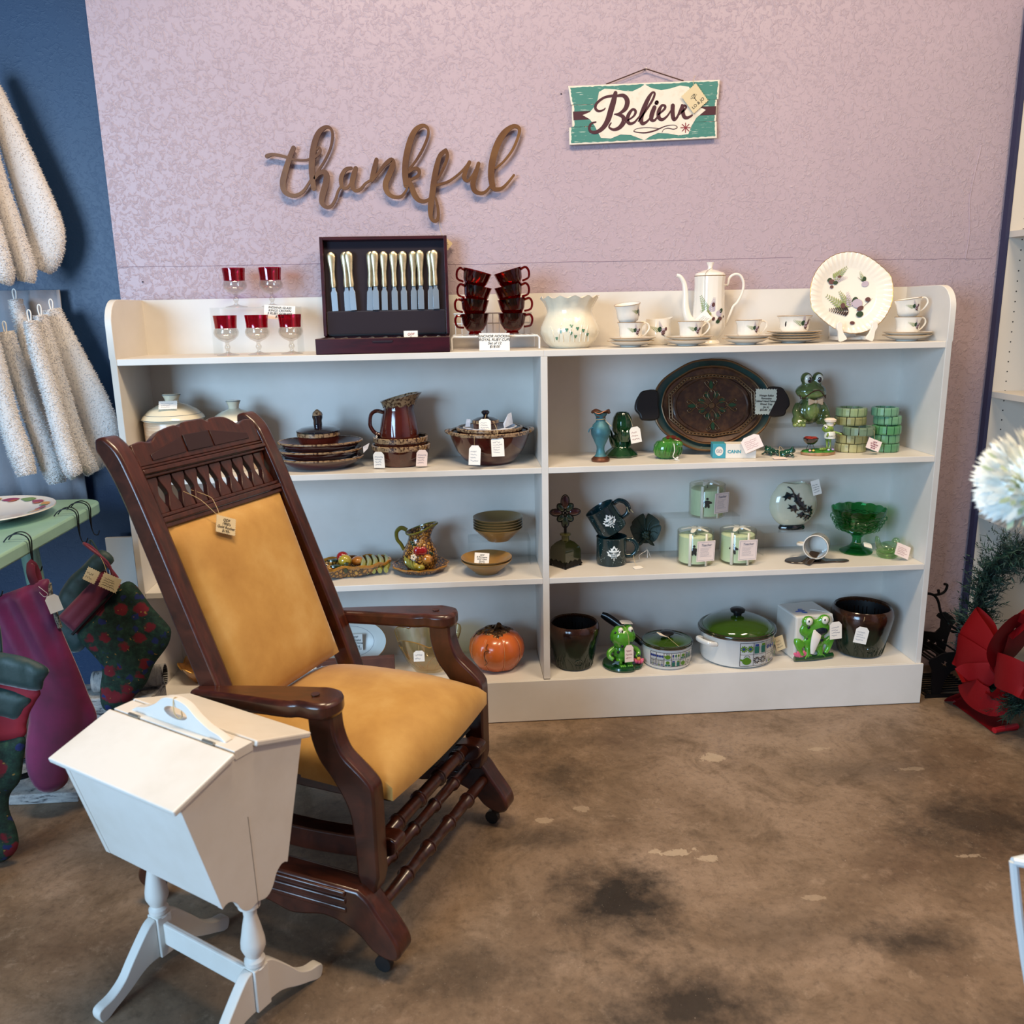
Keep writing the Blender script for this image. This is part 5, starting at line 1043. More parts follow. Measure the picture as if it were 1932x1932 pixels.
def fd(a):
    x = .13*cos(a); y = .062*sin(a)*(1-.22*math.exp(-(x/.03)**2))*(1+.05*sin(9*a)); return (x, y)
G().dish(fd, [(0, 0), (.6, 0), (.85, .009), (1, .024), (.985, .027, lambda a: .002*sin(14*a)), (.85, .014), (.6, .006), (0, .006)], 64).o('dish_body', MAJ, t)
G().tube([fd(2*pi*i/64)+(.026+.002*sin(14*2*pi*i/64),) for i in range(64)], .0035, 6, closed=True).o('amber_rim', AMB, t)
G().tube([(-.005, -.05, .02, .006), (.0, -.02, .026, .009), (.0, .02, .03, .009), (-.004, .05, .024, .006)], n=8, k=4).o('divider_ridge', GLEAF, t)
G().ell((-.004, -.01, .034), (.02, .016, .013)).o('pear', PEAR, t); G().ell((-.01, .012, .038), (.018, .014, .012)).o('apple', APPLE, t)
for i in range(5): G().tube([(.04+.018*i, -.04, .012, .007), (.05+.018*i, .0, .02, .009), (.045+.018*i, .042, .026, .006)], n=8, k=4).o('banana', BAN, t)
G().ell((.034, .024, .024), (.02, .018, .01)).o('peach', PEACH, t)
for a in range(6): G().ell((-.05-.012*(a % 3), .0+.016*(a//3)-.006*(a % 3), .014), (.009, .008, .007)).o('grape', AMB, t)
for x, y, a in ((-.035, .03, 2.4), (-.02, .035, 1.2), (-.03, -.03, -2.2)): G().dish(lambda q: (.02*cos(q)+.0*1, .009*sin(q)), [(0, 0), (1, 0), (.9, .003), (0, .005)], 12, c=(x, y, .026)).o('leaf', GLEAF, t)
G().ell((-.08, -.04, .016), (.024, .008, .006), (0, 0, .1)).o('red_pepper', APPLE, t)
G().tube([(-.13, -.02, .03), (-.115, -.035, .032), (-.1, -.03, .026), (-.112, -.048, .024), (-.095, -.052, .018), (-.085, -.058, .016)], .0013, 5, 4).o('string', COTTON, t)
JX, JY = .834, .14
t = thing('jug_plate', 'round majolica plate with moulded edge under the fruit jug', 'plate', (JX, JY-.01, Z3))
jp = lambda a: .087*(1+.03*sin(11*a))
G().dish(jp, [(0, 0), (.6, 0), (.8, .005), (1, .02), (.98, .0235, lambda a: .0015*sin(11*a)), (.75, .009), (.5, .005), (0, .005)], 66).o('plate_body', MAJ, t)
G().tube([(jp(2*pi*i/66)*cos(2*pi*i/66), jp(2*pi*i/66)*sin(2*pi*i/66), .0225) for i in range(66)], .003, 6, closed=True).o('amber_rim', AMB, t)
t = thing('fruit_jug', 'majolica jug moulded with apple, bananas and grapes', 'jug', (JX, JY-.01, Z3+.0058))
jv = [(0, 0), (.04, 0), (.045, .006), (.0545, .025), (.0565, .045), (.051, .068), (.04, .088), (.034, .104), (.035, .12), (.042, .134)]
jl = lambda a, r, z, i: (r*(1+.4*max(0, cos(a))**6*max(0, (z-.1)/.034)), z+(.014*cos(a)-.006*abs(sin(a)))*max(0, (z-.105)/.03))
G().lathe(jv+[(.039, .135), (.031, .12), (.03, .104), (.045, .06), (.04, .008), (0, .008)], 56, jl).o('jug_body', MAJ, t)
G().tube([jl(2*pi*i/48, .0415, .135, 0)[0] and (jl(2*pi*i/48, .0415, .135, 0)[0]*cos(2*pi*i/48), jl(2*pi*i/48, .0415, .135, 0)[0]*sin(2*pi*i/48), jl(2*pi*i/48, .0415, .135, 0)[1]) for i in range(48)], .0032, 6, closed=True).o('olive_lip', mat('olive_lip', '#6a6424', .15, coat=.7), t)
G().tube([(-.038, 0, .128, .0065), (-.055, 0, .136, .007), (-.07, 0, .124, .0065), (-.07, 0, .1, .006), (-.058, 0, .082, .006), (-.05, 0, .064, .0055)], n=9, k=5).o('branch_handle', MATS['olive_lip'], t)
JR = prof_R(jv[1:])
def onj(s, z, o=.0): a = FR+s/.055; r = JR(z)+o; return (r*cos(a), r*sin(a), z)
g = G()
for s in (-1, 1): g.ell(onj(.004+s*.0085, .072, .002), (.0145, .009, .015))
g.o('apple', APPLE, t, fuse=.002); G().tube([onj(.004, .082, .01), onj(.006, .092, .012)], .0018, 6).o('apple_stalk', AMB, t)
G().ell(onj(.024, .045, .001), (.017, .012, .016)).o('peach', PEACH, t); G().ell(onj(.03, .046, .012), (.002, .003, .006)).o('peach_slit', GLEAF, t)
for k, (dx, dz, rx) in enumerate(((0, 0, .011), (.01, -.006, .0085))): pass
g = G().ell(onj(.004, .02, .002), (.013, .009, .01)).ell(onj(-.012, .026, .001), (.009, .008, .01)); g.o('pear', PEAR, t, fuse=.002)
for i in range(5):
    s0 = -.045+.007*i; G().tube([onj(s0-.008+.002*i, .05-.002*i, .0)+(.003,), onj(s0, .034-.003*i, .003)+(.0045,), onj(s0+.012, .016-.002*i, .002)+(.003,)], n=7, k=4).o('banana', BAN, t)
for k in range(5): a = 2*pi*k/5; G().ell(onj(-.017+.006*cos(a), .054+.006*sin(a), .004), (.0045, .002, .0045)).o('petal', BLOSS, t)
rnd = random.Random(2)
for k in range(16): G().ell(onj(rnd.uniform(-.005, .03), .094+rnd.uniform(-.006, .026), -.0015), (.0052, .004, .0058)).o('grape', AMB, t)
for k in range(4): G().ell(onj(-.02+.009*(k % 2), .06+.018*(k//2), -.001), (.0045, .004, .009)).o('nut', AMB, t)
for s, z in ((-.022, .088), (-.03, .094), (.04, .06)): G().ell(onj(s, z, 0), (.01, .003, .006), (0, .6, 0)).o('leaf', GLEAF, t)
# amber bowls
AMBG = mat('tan_stoneware', '#a07c48', .3, coat=.3, var=(8, '#8f6c3c', .4, .7)); AMBD = mat('dark_tan_stoneware', '#7f673f', .3, coat=.3)
def tanbowl(label, loc, group, m=AMBG):
    t = thing('tan_bowl', label, 'bowl', loc, 0, group)
    G().lathe([(0, 0), (.036, 0), (.039, .004), (.06, .022), (.079, .041), (.08, .043), (.078, .0435), (.058, .0235), (.034, .0065), (0, .006)], 48).o('bowl_body', m, t)
    return t
FX, FY = 1.043, .084
tanbowl('lower of the two tan bowls in front of the riser', (FX, FY, Z3), 'tan bowls')
b = tanbowl('upper of the two tan bowls in front of the riser', (FX, FY, Z3+.0087), 'tan bowls')
price_tag(b, (-.016, -.055, .052), (radians(-30), radians(6), 0), .046, .036, 'QDF\n8 Pyroware\nGold Glass\nBowls\n$24.00', PAPER, BLACK, .0068, pts=pinked(.046, .038, 10, .001))
riser('clear acrylic riser under the stack of tan bowls', (1.088, .2, Z3), .20, .1, .082)
for i in range(5): tanbowl(f'{("bottom", "second", "third", "fourth", "top")[i]} tan bowl of the stack on the clear riser', (1.085, .167, Z3+.0825+.0087*i), 'tan bowls', AMBG if i == 0 else AMBD)

# ------------------------------------------------------------------ third shelf, other bay
DKG = glass('bottle_green_glass', '#7d8a58', .05, .7, .06); BLKM = mat('black_pewter', '#141312', .4, .6)
t = thing('flower_bottle', 'square olive glass bottle with a jewelled flower stopper', 'bottle', (1.298, .13, Z3), radians(38))
bt = lambda a: .037/max(abs(cos(a)), abs(sin(a)))*.94
G().dish(bt, [(0, .007), (.97, .007), (1, .012), (1, .05), (.93, .062), (.6, .077), (.3, .084), (.3, .0835), (0, .083)], 64).o('bottle_body', mat('dark_olive_glass', '#23260f', .08, coat=.9), t)
G().lathe([(.0125, .082), (.0125, .099), (.018, .101), (.018, .105), (.012, .107), (0, .107)], 24).o('bottle_neck', mat('olive_neck', '#4a4a1e', .1, coat=.8), t)
for x, y in ((1, 1), (1, -1), (-1, 1), (-1, -1)): G().lathe([(0, 0), (.004, 0), (.0045, .008), (.0045, .012), (0, .012)], 10, c=(x*.034, y*.034, 0)).o('foot', BLKM, t)
for k in range(4):
    a = k*pi/2; G().prism(spl([(-.035, .012), (-.03, .022), (-.02, .016), (-.01, .024), (0, .018), (.01, .024), (.02, .016), (.03, .022), (.035, .012), (.035, .006), (-.035, .006)], 3, True), -.0012, .0012).o('pewter_skirt', BLKM, t).matrix_local = Matrix.Rotation(a, 4, 'Z')@Matrix.Translation((0, -.0362, 0))
st_ = G().tube([(0, 0, .106), (0, 0, .136)], .0045, 8).o('stopper_stem', BLKM, t)
WINE = mat('wine_jewel', '#451a1c', .1, coat=.9); EMER = mat('green_jewel', '#26402c', .1, coat=.9)
fc = Vector((.0, 0, .172)); Rz = Matrix.Rotation(-radians(38), 3, 'Z')
for k, (a, l, w, m_) in enumerate(((90, .044, .0135, WINE), (-90, .036, .012, EMER), (5, .036, .0115, WINE), (175, .036, .0115, WINE), (52, .028, .0105, EMER), (128, .028, .0105, EMER), (-48, .026, .0105, EMER), (-132, .026, .0105, EMER))):
    ar = radians(a); c_ = fc+Rz@Vector((cos(ar), 0, sin(ar)))*(l*.8); h = l*.5
    e = G().ell((0, 0, 0), (h, .004, w*.85)).o('petal', m_, t); M3 = (Rz@Matrix.Rotation(-ar, 3, 'Y')).to_4x4(); e.matrix_local = Matrix.Translation(c_)@M3
    f_ = G().tube([(h*1.1*cos(2*pi*i/20), 0, w*cos(0)*sin(2*pi*i/20)) for i in range(20)], .0016, 5, closed=True).o('petal_rim', BLKM, e)
G().ell(tuple(fc), .005).o('flower_centre', BLKM, t)
# speckled camp mugs
m, nt, N, L, P = newmat('speckled_green_enamel'); MUGM = m
vo = N.new('ShaderNodeTexVoronoi'); vo.inputs['Scale'].default_value = 190; tt_ = N.new('ShaderNodeTexCoord'); L.new(tt_.outputs['Object'], vo.inputs['Vector'])
sp = ramp(nt, vo.outputs['Distance'], ((.13, 1.0), (.2, 0.0))); nz = ramp(nt, noise(nt, 38, 2), ((.5, 0.0), (.62, 1.0)))
L.new(mix(nt, mix(nt, 1.0, sp, nz, 'MULTIPLY'), '#08262a', '#cfe0dc'), P.inputs['Base Color']); P.inputs['Roughness'].default_value = .2; P.inputs['Coat Weight'].default_value = .2
WPRINT = mat('white_print', '#dfe3e0', .4); MUGI = mat('mug_green_print', '#12343a', .4)
def mug(label, loc, rot):
    t = thing('camp_mug', label, 'mug', loc, 0, 'speckled dark green camp mugs', rot)
    G().lathe([(0, 0), (.043, 0), (.047, .003), (.0485, .01), (.048, .085), (.0495, .09), (.047, .091), (.045, .085), (.045, .01), (0, .007)], 44).o('mug_body', MUGM, t)
    G().tube([(.046, 0, .078, .0062, .0075), (.066, 0, .078, .006, .0075), (.08, 0, .062, .006, .0075), (.08, 0, .042, .006, .0075), (.066, 0, .027, .006, .0075), (.046, 0, .024, .006, .0075)], n=10, k=5, ref=(0, 1, 0)).o('handle', MUGM, t)
    lf = [(0, .026), (.006, .016), (.011, .018), (.0095, .008), (.017, .012), (.015, .006), (.023, .006), (.018, -.002), (.02, -.006), (.009, -.012), (.008, -.017), (.0012, -.014), (.001, -.024)]
    lf = [(a*1.02, b) for a, b in lf]+[(-a*1.02, b) for a, b in reversed(lf)]
    def cyl(s, z): a = FR+.2+s/.0487; return (.0492*cos(a), .0492*sin(a), .045+z)
    g = G(); g.add([cyl(0, 0)]+[cyl(*p) for p in lf], [(0, 1+i, 1+(i+1) % len(lf)) for i in range(len(lf))]); d = g.o('maple_leaf_print', WPRINT, t, fix=False)
    for s_, z in (('NEW YORK', .001), ('STATE', -.0055), ('PARKS', -.012)):
        o = lettering(s_, .0062, MUGI, d, (0, 0, 0), shear=0, bold=.0002)
        for v in o.data.vertices:
            x, y, zz = v.co; r = .0496-y*0; a = FR+.2+x/.0487; v.co = (r*cos(a)*(1+.004*(y < 0)), r*sin(a)*(1+.004*(y < 0)), .045+z+zz)
    g = G(); g.add([cyl(*(p[0]-.004, p[1]+.01)) for p in ((0, 0), (.009, 0), (.005, .008))], [(0, 1, 2)]); o = g.o('peak_print', MUGI, d, fix=False); o.location = (0, -.0004, 0)
    return t
m1 = mug('lower speckled dark green camp mug with a white maple leaf', (1.448, .135, Z3), (0, 0, radians(-12)))
m2 = mug('tilted upper camp mug resting inside the lower one', (1.454, .135, Z3+.106), (0, radians(-31), radians(-6)))
price_tag(m1, (.085, -.05, .002), (radians(-84), 0, .5), .03, .022, '', PAPER, INK, string=[(.07, -.01, .03), (.075, -.028, .012), (.082, -.04, .003)])
G().tube([(.074, -.008, .028), (.078, -.004, .05), (.085, -.002, .02)], .0012, 5, 3).o('string', TWINE, m2)
# dark green leaf dish on a wire easel
t = thing('leaf_dish', 'dark green leaf shaped dish with a moulded rose, standing on a wire easel', 'dish', (1.575, .205, Z3+.03), rot=(radians(80), 0, radians(-4)))
DKL = mat('bronze_green', '#14241b', .45, .3, var=(20, '#1f3328', .4, .7), bump=(60, .3, .003))
def lf(a): return .05*(1-.34*math.exp(-((a-pi/2)/.075)**2)-.08*math.exp(-((a-2.75)/.1)**2)-.08*math.exp(-((a-.38)/.1)**2)+.03*sin(5*a))*(1+.1*sin(a))
g = G().dish(lf, [(0, -.003), (.9, .0), (1, .008), (.97, .0105), (.6, .006), (.3, .003), (0, .003)], 96, c=(0, .056, 0)); g.o('leaf_body', DKL, t)
for k in range(9):
    a = pi/2+(k-4)*.62; r = lf(a)*.86; G().tube([(.008*cos(a), .045+.008*sin(a), .005, .0018), (r*.6*cos(a+.08), .056+r*.6*sin(a+.08), .0065, .0014), (r*cos(a), .056+r*sin(a), .0105, .0008)], n=6, k=3).o('vein', DKL, t)
for k in range(7):
    a = k*.9; G().ell((.008*cos(a)*(k > 0), .04+.008*sin(a)*(k > 0), .012), (.009, .007, .006), (0, 0, a)).o('rose_petal', DKL, t)
for s in (-1, 1): G().tube([(0, .028, .009, .004), (s*.018, .012, .01, .006), (s*.028, .004, .009, .001)], n=7, k=4).o('sepal', DKL, t)
t = thing('wire_easel', 'small twisted wire easel under the dark leaf dish', 'stand', (1.575, .175, Z3))
G().tube([(.0, .0, .0012), (-.001, .0, .026), (.0, .012, .0275), (.0, .022, .0285)], .0012, 5, 3).o('easel_wire', WIRE, t); G().tube([(-.028, -.01, .0012), (-.03, -.012, .014), (-.01, -.006, .024), (0, .0, .027), (.012, .01, .0012)], .0011, 5, 4).o('easel_wire', WIRE, t)
# teacher candles
WAX = mat('mint_wax', '#c6dac0', .55); RIB = mat('satin_ribbon', '#d9d6c4', .3, sheen=.4); JAR = glass('candle_jar_glass', '#fdfcf6', .03, .7, .05); GOLDL = mat('gold_lid', '#b9a06a', .25, .8); CARDW = mat('verse_card', '#e9d9d3', .8)
def candle(label, loc, rz, card_s, kids):
    t = thing('jar_candle', label, 'candle', loc, rz, 'mint jar candles with ribbon and card')
    G().lathe([(0, 0), (.055, 0), (.058, .003), (.058, .105), (.0565, .107), (.0555, .105), (.0555, .006), (0, .006)], 44).o('glass_jar', JAR, t)
    w = G().lathe([(0, .007), (.052, .007), (.0525, .09), (.047, .093), (0, .091)], 40).o('wax', WAX, t); G().tube([(0, 0, .09), (.001, 0, .1)], .001, 5).o('wick', BLACK, w)
    for s in kids:
        P_ = [oval(s, .016, 0, .0042, .0042, 0, 12)]; P_ += [([(s+x, z) for x, z in ((-.0045, .011), (-.014, .006), (-.016, .002), (-.013, .0005), (-.006, .003), (-.008, -.008), (-.0075, -.014), (-.0025, -.014), (0, -.008), (.0025, -.014), (.0075, -.014), (.008, -.008), (.006, .003), (.013, .0005), (.016, .002), (.014, .006), (.0045, .011))], 0)]
        wrap(P_, prof_R([(.0527, 0), (.0527, .2)]), FR, .05, t, [BLACK], 'child_print')
    for a in (FR-.55+card_s/.058*0, FR+.35):
        g = G(); pts = [(.0588*cos(a), .0588*sin(a), .107), (.0592*cos(a), .0592*sin(a), .06), (.0592*cos(a), .0592*sin(a), .002)]
        tw = Vector((-sin(a), cos(a), 0))*.0045; vs = []
        for p in pts: vs += [Vector(p)+tw, Vector(p)-tw]
        o = g.add(vs, [(0, 1, 3, 2), (2, 3, 5, 4)]).o('ribbon_band', RIB, t, fix=False); k = o.modifiers.new('th', 'SOLIDIFY'); k.thickness = .0006
    for k in range(5):
        a = k*1.26+.4; o = G().tube([(0, 0, .1085, .001, .006), (.018*cos(a), .018*sin(a), .114, .001, .008), (.036*cos(a), .036*sin(a), .1105, .001, .007), (.046*cos(a), .046*sin(a), .1085, .001, .004)], n=8, k=4, ref=(0, 0, 1)).o('ribbon_loop', RIB, t)
    c_ = G().box(-.032, .032, -.0006, .0006, -.032, .034).o('verse_card', CARDW, t, smooth=False); a = FR+card_s/.06; c_.location = (.063*cos(a), .063*sin(a)-.001, .052); c_.rotation_euler = (0, radians(2), a-FR)
    lettering('Teacher', .0115, GREYINK, c_, (0, -.0012, .021)); scribble(c_, .056, .05, 8, GREYINK)
    for x0, x1, z0, z1 in ((-.029, .029, .0298, .0304), (-.029, .029, -.0284, -.0278), (-.029, -.0284, -.0284, .0304), (.0284, .029, -.0284, .0304)): G().box(x0, x1, -.0009, -.0006, z0, z1).o('border_line', GREYINK, c_, smooth=False)
    return t
candle('mint jar candle in front, beside the camp mugs', (1.716, .112, Z3), 0, .016, (-.018,))
candle('mint jar candle in front, beside the ivy vase', (1.853, .108, Z3), radians(-4), .016, (-.026,))
riser('clear acrylic riser under the raised mint candle', (1.755, .212, Z3), .25, .078, .134)
c = candle('mint jar candle raised alone on the clear riser', (1.772, .19, Z3+.1345), 0, .032, (-.014,))
riser('low clear riser under the ivy pillow vase', (2.065, .2, Z3), .22, .09, .078)
# ivy pillow vase
CREAMG = mat('cream_crackle_glaze', '#cfcdb4', .16, coat=.7); IVY = mat('black_green_glaze', '#0d1c20', .12, coat=.8)
t = thing('pillow_vase', 'round cream pillow vase with raised dark ivy and dark foot', 'vase', (2.063, .195, Z3+.0785))
def pv_(th, k=1):
    pr = []
    for i in range(19): a = -1.25+2.33*i/18; pr.append((.079*cos(a), .083+.079*sin(a)))
    return pr
g = G(); pr = [(0, .01)]+pv_(0)+[(.036, .146), (.06, .09), (0, .03)]
g.lathe(pr, 48, lambda a, r, z, i: (r, z)); g.v = [(x, y*.47, z-(.02*(x/.05)**2*0 if z < .14 else -.004*abs(x)/.04)) for x, y, z in g.v]; g.o('vase_body', CREAMG, t)
G().dish(lambda a: (.046*cos(a)*(1+.05*sin(6*a)), .026*sin(a)), [(0, 0), (.95, 0), (1, .006), (.9, .014), (.7, .018), (0, .018)], 48).o('foot', IVY, t)
def onv_(x, z): r2 = .079**2-x*x-(z-.083)**2; return (x, -.47*sqrt(max(r2, 0))-.001, z)
ivy = [(0, .5), (.22, .22), (.62, .42), (.45, .08), (.78, -.1), (.35, -.16), (.0, -.5), (-.35, -.16), (-.78, -.1), (-.45, .08), (-.62, .42), (-.22, .22)]
for x, z, a, k in ((-.03, .118, -2.8, .024), (.0, .106, -1.2, .026), (-.014, .078, 2.6, .024), (.018, .08, -1.0, .026), (.016, .054, 3.0, .022), (.044, .066, -1.3, .022), (.04, .044, -2.6, .02)):
    k *= 1.12; g = G(); P_ = [(x+k*(p*cos(a)-q*sin(a)), z+k*(p*sin(a)+q*cos(a))) for p, q in ivy]; n = len(P_)
    f3 = [onv_(*p) for p in P_]; fr = [(p[0]*.25+x*0+p[0]*.75, p[1]-.003, p[2]) for p in f3]; c_ = onv_(x, z)
    g.add(f3+fr+[(c_[0], c_[1]-.0055, c_[2])], [(i, (i+1) % n, n+(i+1) % n, n+i) for i in range(n)]+[(n+i, n+(i+1) % n, 2*n) for i in range(n)]); g.o('ivy_leaf', IVY, t)
G().tube([tuple(Vector(onv_(x, z))-Vector((0, .002, 0)))+(.0022,) for x, z in ((-.03, .146), (-.02, .14), (-.012, .122), (-.008, .1), (.004, .086), (.02, .072), (.036, .062))], n=6, k=4).o('ivy_stem', IVY, t)
price_tag(t, (.062, -.03, .143), (radians(-4), radians(-14), 0), .03, .05, '~4', PAPER, BLACK, .008, pts=pinked(.03, .05, 6, .001))
# tipped cup with poured spill
t = thing('spilled_cup', 'novelty cup tipped over with a brown poured coffee puddle', 'cup', (2.09, .085, Z3))
PUD = mat('coffee_resin', '#2d211a', .15, coat=.7)
pu = spl([(-.09, -.005), (-.07, .02), (-.03, .03), (.01, .045), (.04, .05), (.055, .03), (.045, .01), (.06, -.008), (.1, -.012), (.112, -.028), (.09, -.04), (.05, -.036), (.0, -.042), (-.05, -.04), (-.08, -.028)], 5, True)
G().prism(pu, 0, .005, 'z').o('puddle', PUD, t, bev=.002)
CUPW = mat('cup_white', '#d8d2c8', .2, coat=.5); CUPP = mat('cup_floral_side', '#a39a88', .25, coat=.4, var=(55, '#3a2f28', .5, .58))
cb_ = G().lathe([(0, 0), (.033, 0), (.036, .003), (.038, .04), (.039, .078), (.0375, .08), (.036, .078), (.035, .04), (.031, .005), (0, .005)], 40).o('cup_shell', CUPP, t)
Mx = Matrix.Translation((.034, .03, .046))@Matrix.Rotation(radians(-30), 4, 'Z')@Matrix.Rotation(radians(84), 4, 'X'); cb_.matrix_local = Mx
G().lathe([(.0385, .0785), (.039, .0805), (.036, .0815), (.0352, .078)], 40, closed=True).o('white_rim', CUPW, cb_); G().lathe([(.0345, .077), (.034, .04), (.03, .006), (0, .006)], 36, cap=False).o('white_lining', CUPW, cb_)
G().tube([(-.037, 0, .06, .005), (-.055, 0, .058, .005), (-.058, 0, .03, .005), (-.037, 0, .02, .005)], n=9, k=4).o('handle', CUPW, cb_)
G().tube([(.004, -.014, .03, .004, .016), (-.012, -.03, .018, .003, .015), (-.032, -.042, .007, .003, .018), (-.04, -.046, .004, .002, .02)], n=10, k=4, ref=(0, 0, 1)).o('poured_coffee', PUD, t)
# green glass compote
GRG = glass('emerald_glass', '#86d3a2', .03, .8, .05)
t = thing('glass_compote', 'emerald green pressed glass compote with scalloped rim', 'compote', (2.272, .16, Z3))
sc = lambda a, r, z, i: (r*(1+(.03*abs(sin(a*9))) if .06 < z < .135 else r), z)
G().lathe([(0, .062), (.03, .064), (.058, .078), (.068, .095), (.073, .115), (.083, .134), (.086, .146), (.083, .147), (.078, .134), (.069, .115), (.063, .095), (.052, .082), (0, .07)], 72, lambda a, r, z, i: (r*(1+.02*sin(a*18)*(.07 < z < .13)), z+(.005*abs(sin(a*7)) if z > .14 else 0))).o('bowl', GRG, t)
for k in range(4):
    z = .084+.012*k; R_ = .0635+.0062*k+.003
    for j in range(2): G().tube([((R_+.0015)*cos(a), (R_+.0015)*sin(a), z+.004*sin(a*12+j*pi)) for a in (2*pi*i/72 for i in range(72))], .0011, 5, closed=True).o('pressed_rib', GRG, t)
G().lathe([(0, .018), (.03, .016), (.02, .024), (.014, .034), (.014, .05), (.022, .06), (.0, .062)], 32).o('stem', GRG, t); G().lathe([(0, 0), (.05, 0), (.052, .004), (.03, .016), (0, .018)], 40, lambda a, r, z, i: (r*(1+.012*sin(a*18)), z)).o('foot', GRG, t)
price_tag(t, (.014, -.05, .036), (radians(-50), .3, .1), .03, .02, '', PAPER, INK, string=[(-.014, -.012, .036), (0, -.02, .033), (.014, -.012, .036), (.014, -.035, .045)])
# pale green glass bird
LGG = glass('pale_green_glass', '#dcefd2', .04, .8, .1)
t = thing('glass_bird', 'pale green pressed glass bird dish with price tag', 'dish', (2.345, .092, Z3), radians(14))
g = G().ell((0, 0, .03), (.036, .026, .022)).ell((.03, 0, .05), (.013, .012, .012)).tube([(.02, 0, .035, .014), (.028, 0, .046, .012)], n=10, k=3).tube([(-.028, 0, .034, .012, .016), (-.042, 0, .054, .007, .013), (-.046, 0, .074, .003, .008)], n=10, k=4, ref=(1, 0, 0)).tube([(.04, 0, .05, .004), (.05, 0, .047, .001)], n=8)
g.o('bird_body', LGG, t, fuse=.0022); G().lathe([(0, 0), (.026, 0), (.032, .006), (.036, .02), (.033, .02), (.026, .006), (0, .004)], 36, lambda a, r, z, i: (r*(1+.04*sin(a*12)), z)).o('nest_base', LGG, t)
price_tag(t, (.014, -.05, .031), (radians(-20), radians(24), -.2), .052, .042, '~5', PINKCARD, REDINK, .0075, pts=pinked(.052, .042, 10, .001), string=[(.004, -.045, .044), (.014, -.02, .054), (.024, -.01, .044)])
# ------------------------------------------------------------------ bottom shelf, bay behind the chair
t = thing('serving_bowl', 'white oval china serving bowl with gilt edge leaning at the back', 'bowl', (.585, .168, ZB+.001), rot=(radians(72), 0, 0))
so = lambda a: (.125*cos(a), .078*sin(a))
IVC = mat('ivory_china', '#dedbd2', .4, coat=.1)
G().dish(so, [(0, -.012), (.6, -.012), (.8, .0), (1, .016), (.985, .0175), (.78, .003), (.58, -.007), (0, -.007)], 64, c=(0, .08, .014)).o('bowl_body', IVC, t)
for k, z, r, m_ in ((.995, .0312, .0011, GOLD), (.66, .0112, .0006, GREYINK)): G().tube([(so(2*pi*i/64)[0]*k, .08+so(2*pi*i/64)[1]*k, z) for i in range(64)], r, 5, closed=True).o('gilt_line', m_, t)
price_tag(t, (.022, .078, .026), (radians(-78), 0, 0), .05, .056, 'QDF\nNoritake\nIvory China\nServing\nBowl $15', PAPER, BLACK, .0105, pts=pinked(.05, .056, 10, .001), shear=.1)
t = thing('word_block', 'brown wooden block sign with white lettering on the bottom shelf', 'sign', (.60, .075, ZB), radians(3))
G().box(-.23, .14, -.012, .012, 0, .066).o('block_body', mat('red_brown_board', '#4b2a20', .6, var=(14, '#5e3829', .4, .7)), t, smooth=False, bev=.001)
for q in ([(-.143, .022, .005), (-.166, .012, .005), (-.176, .005, .006), (-.181, .011, .006), (-.158, .026, .005)], [(-.128, .006, .008), (-.13, .038, .008)], [(-.13, .038, .005), (-.118, .04, .004), (-.113, .048, .004)], [(-.105, .01, .008), (-.108, .046, .008)]):
    G().strip(q, .0008, -.0128).o('lettering', IVORY, t, smooth=False)
CARN = glass('amber_tint_glass', '#fbf2dc', .05, .8, .12)
t = thing('leaf_glass_bowl', 'amber glass bowl with wavy leaf rim and gilt veins', 'bowl', (.848, .125, ZB))
wv = lambda a: .022*abs(sin(a*2.5+.6))
G().dish(lambda a: .105*(1+.04*sin(5*a)), [(0, 0), (.42, 0), (.5, .004), (.72, .035), (.9, .075), (1, .11, wv), (.975, .111, wv), (.87, .076), (.69, .038), (.46, .01), (0, .008)], 80).o('bowl_body', CARN, t)
G().tube([(.105*(1+.04*sin(5*a))*cos(a), .105*(1+.04*sin(5*a))*sin(a), .1105+wv(a)) for a in (2*pi*i/80 for i in range(80))], .0018, 6, closed=True).o('gilt_rim', GOLD, t)
for k in range(8):
    a = -2.9+k*.38; pts = []
    for u in (.1, .35, .6, .85): z = .015+.09*u; r = .052+.05*u+.001; b = a+.25*sin(u*4+k); pts.append((r*cos(b), r*sin(b), z))
    G().tube(pts, .0013, 5, 4).o('gilt_vein', GOLD, t)
price_tag(t, (-.026, -.1, .085), (radians(-12), 0, 0), .034, .034, '~2', PAPER, INK, .009, string=[(-.026, -.102, .102), (-.026, -.1, .12), (-.024, -.088, .126)])
ORG = mat('orange_glaze', '#c9652a', .25, coat=.4, var=(9, '#b05420', .4, .7)); BRZ = mat('bronze_leaf', '#4f3320', .3, .5, var=(60, '#8a6438', .45, .6))
t = thing('ceramic_pumpkin', 'orange ceramic pumpkin with bronze leaves beside the bookcase divider', 'pumpkin', (1.07, .118, ZB), .25); t.scale = (1.08, 1.08, 1.1)
lob = lambda a: abs(sin(a*4))**.6
G().lathe([(0, .004), (.04, 0), (.062, .008), (.08, .035), (.085, .06), (.08, .085), (.064, .105), (.042, .114), (.015, .11), (0, .106)], 96, lambda a, r, z, i: (r*(.93+.07*lob(a)), z)).o('pumpkin_body', ORG, t)
for k in range(8):
    a = k*pi/4; G().tube([((r*.93+.0008)*cos(a), (r*.93+.0008)*sin(a), z) for r, z in ((.062, .008), (.08, .035), (.085, .06), (.08, .085), (.064, .105))], .0012, 5, 3).o('lobe_line', mat('peach_line', '#d08a5a', .3), t)
G().tube([(0, 0, .105, .014), (.002, -.004, .122, .009), (.006, -.012, .135, .008)], n=10, k=3).o('stalk', BRZ, t)
rnd = random.Random(9)
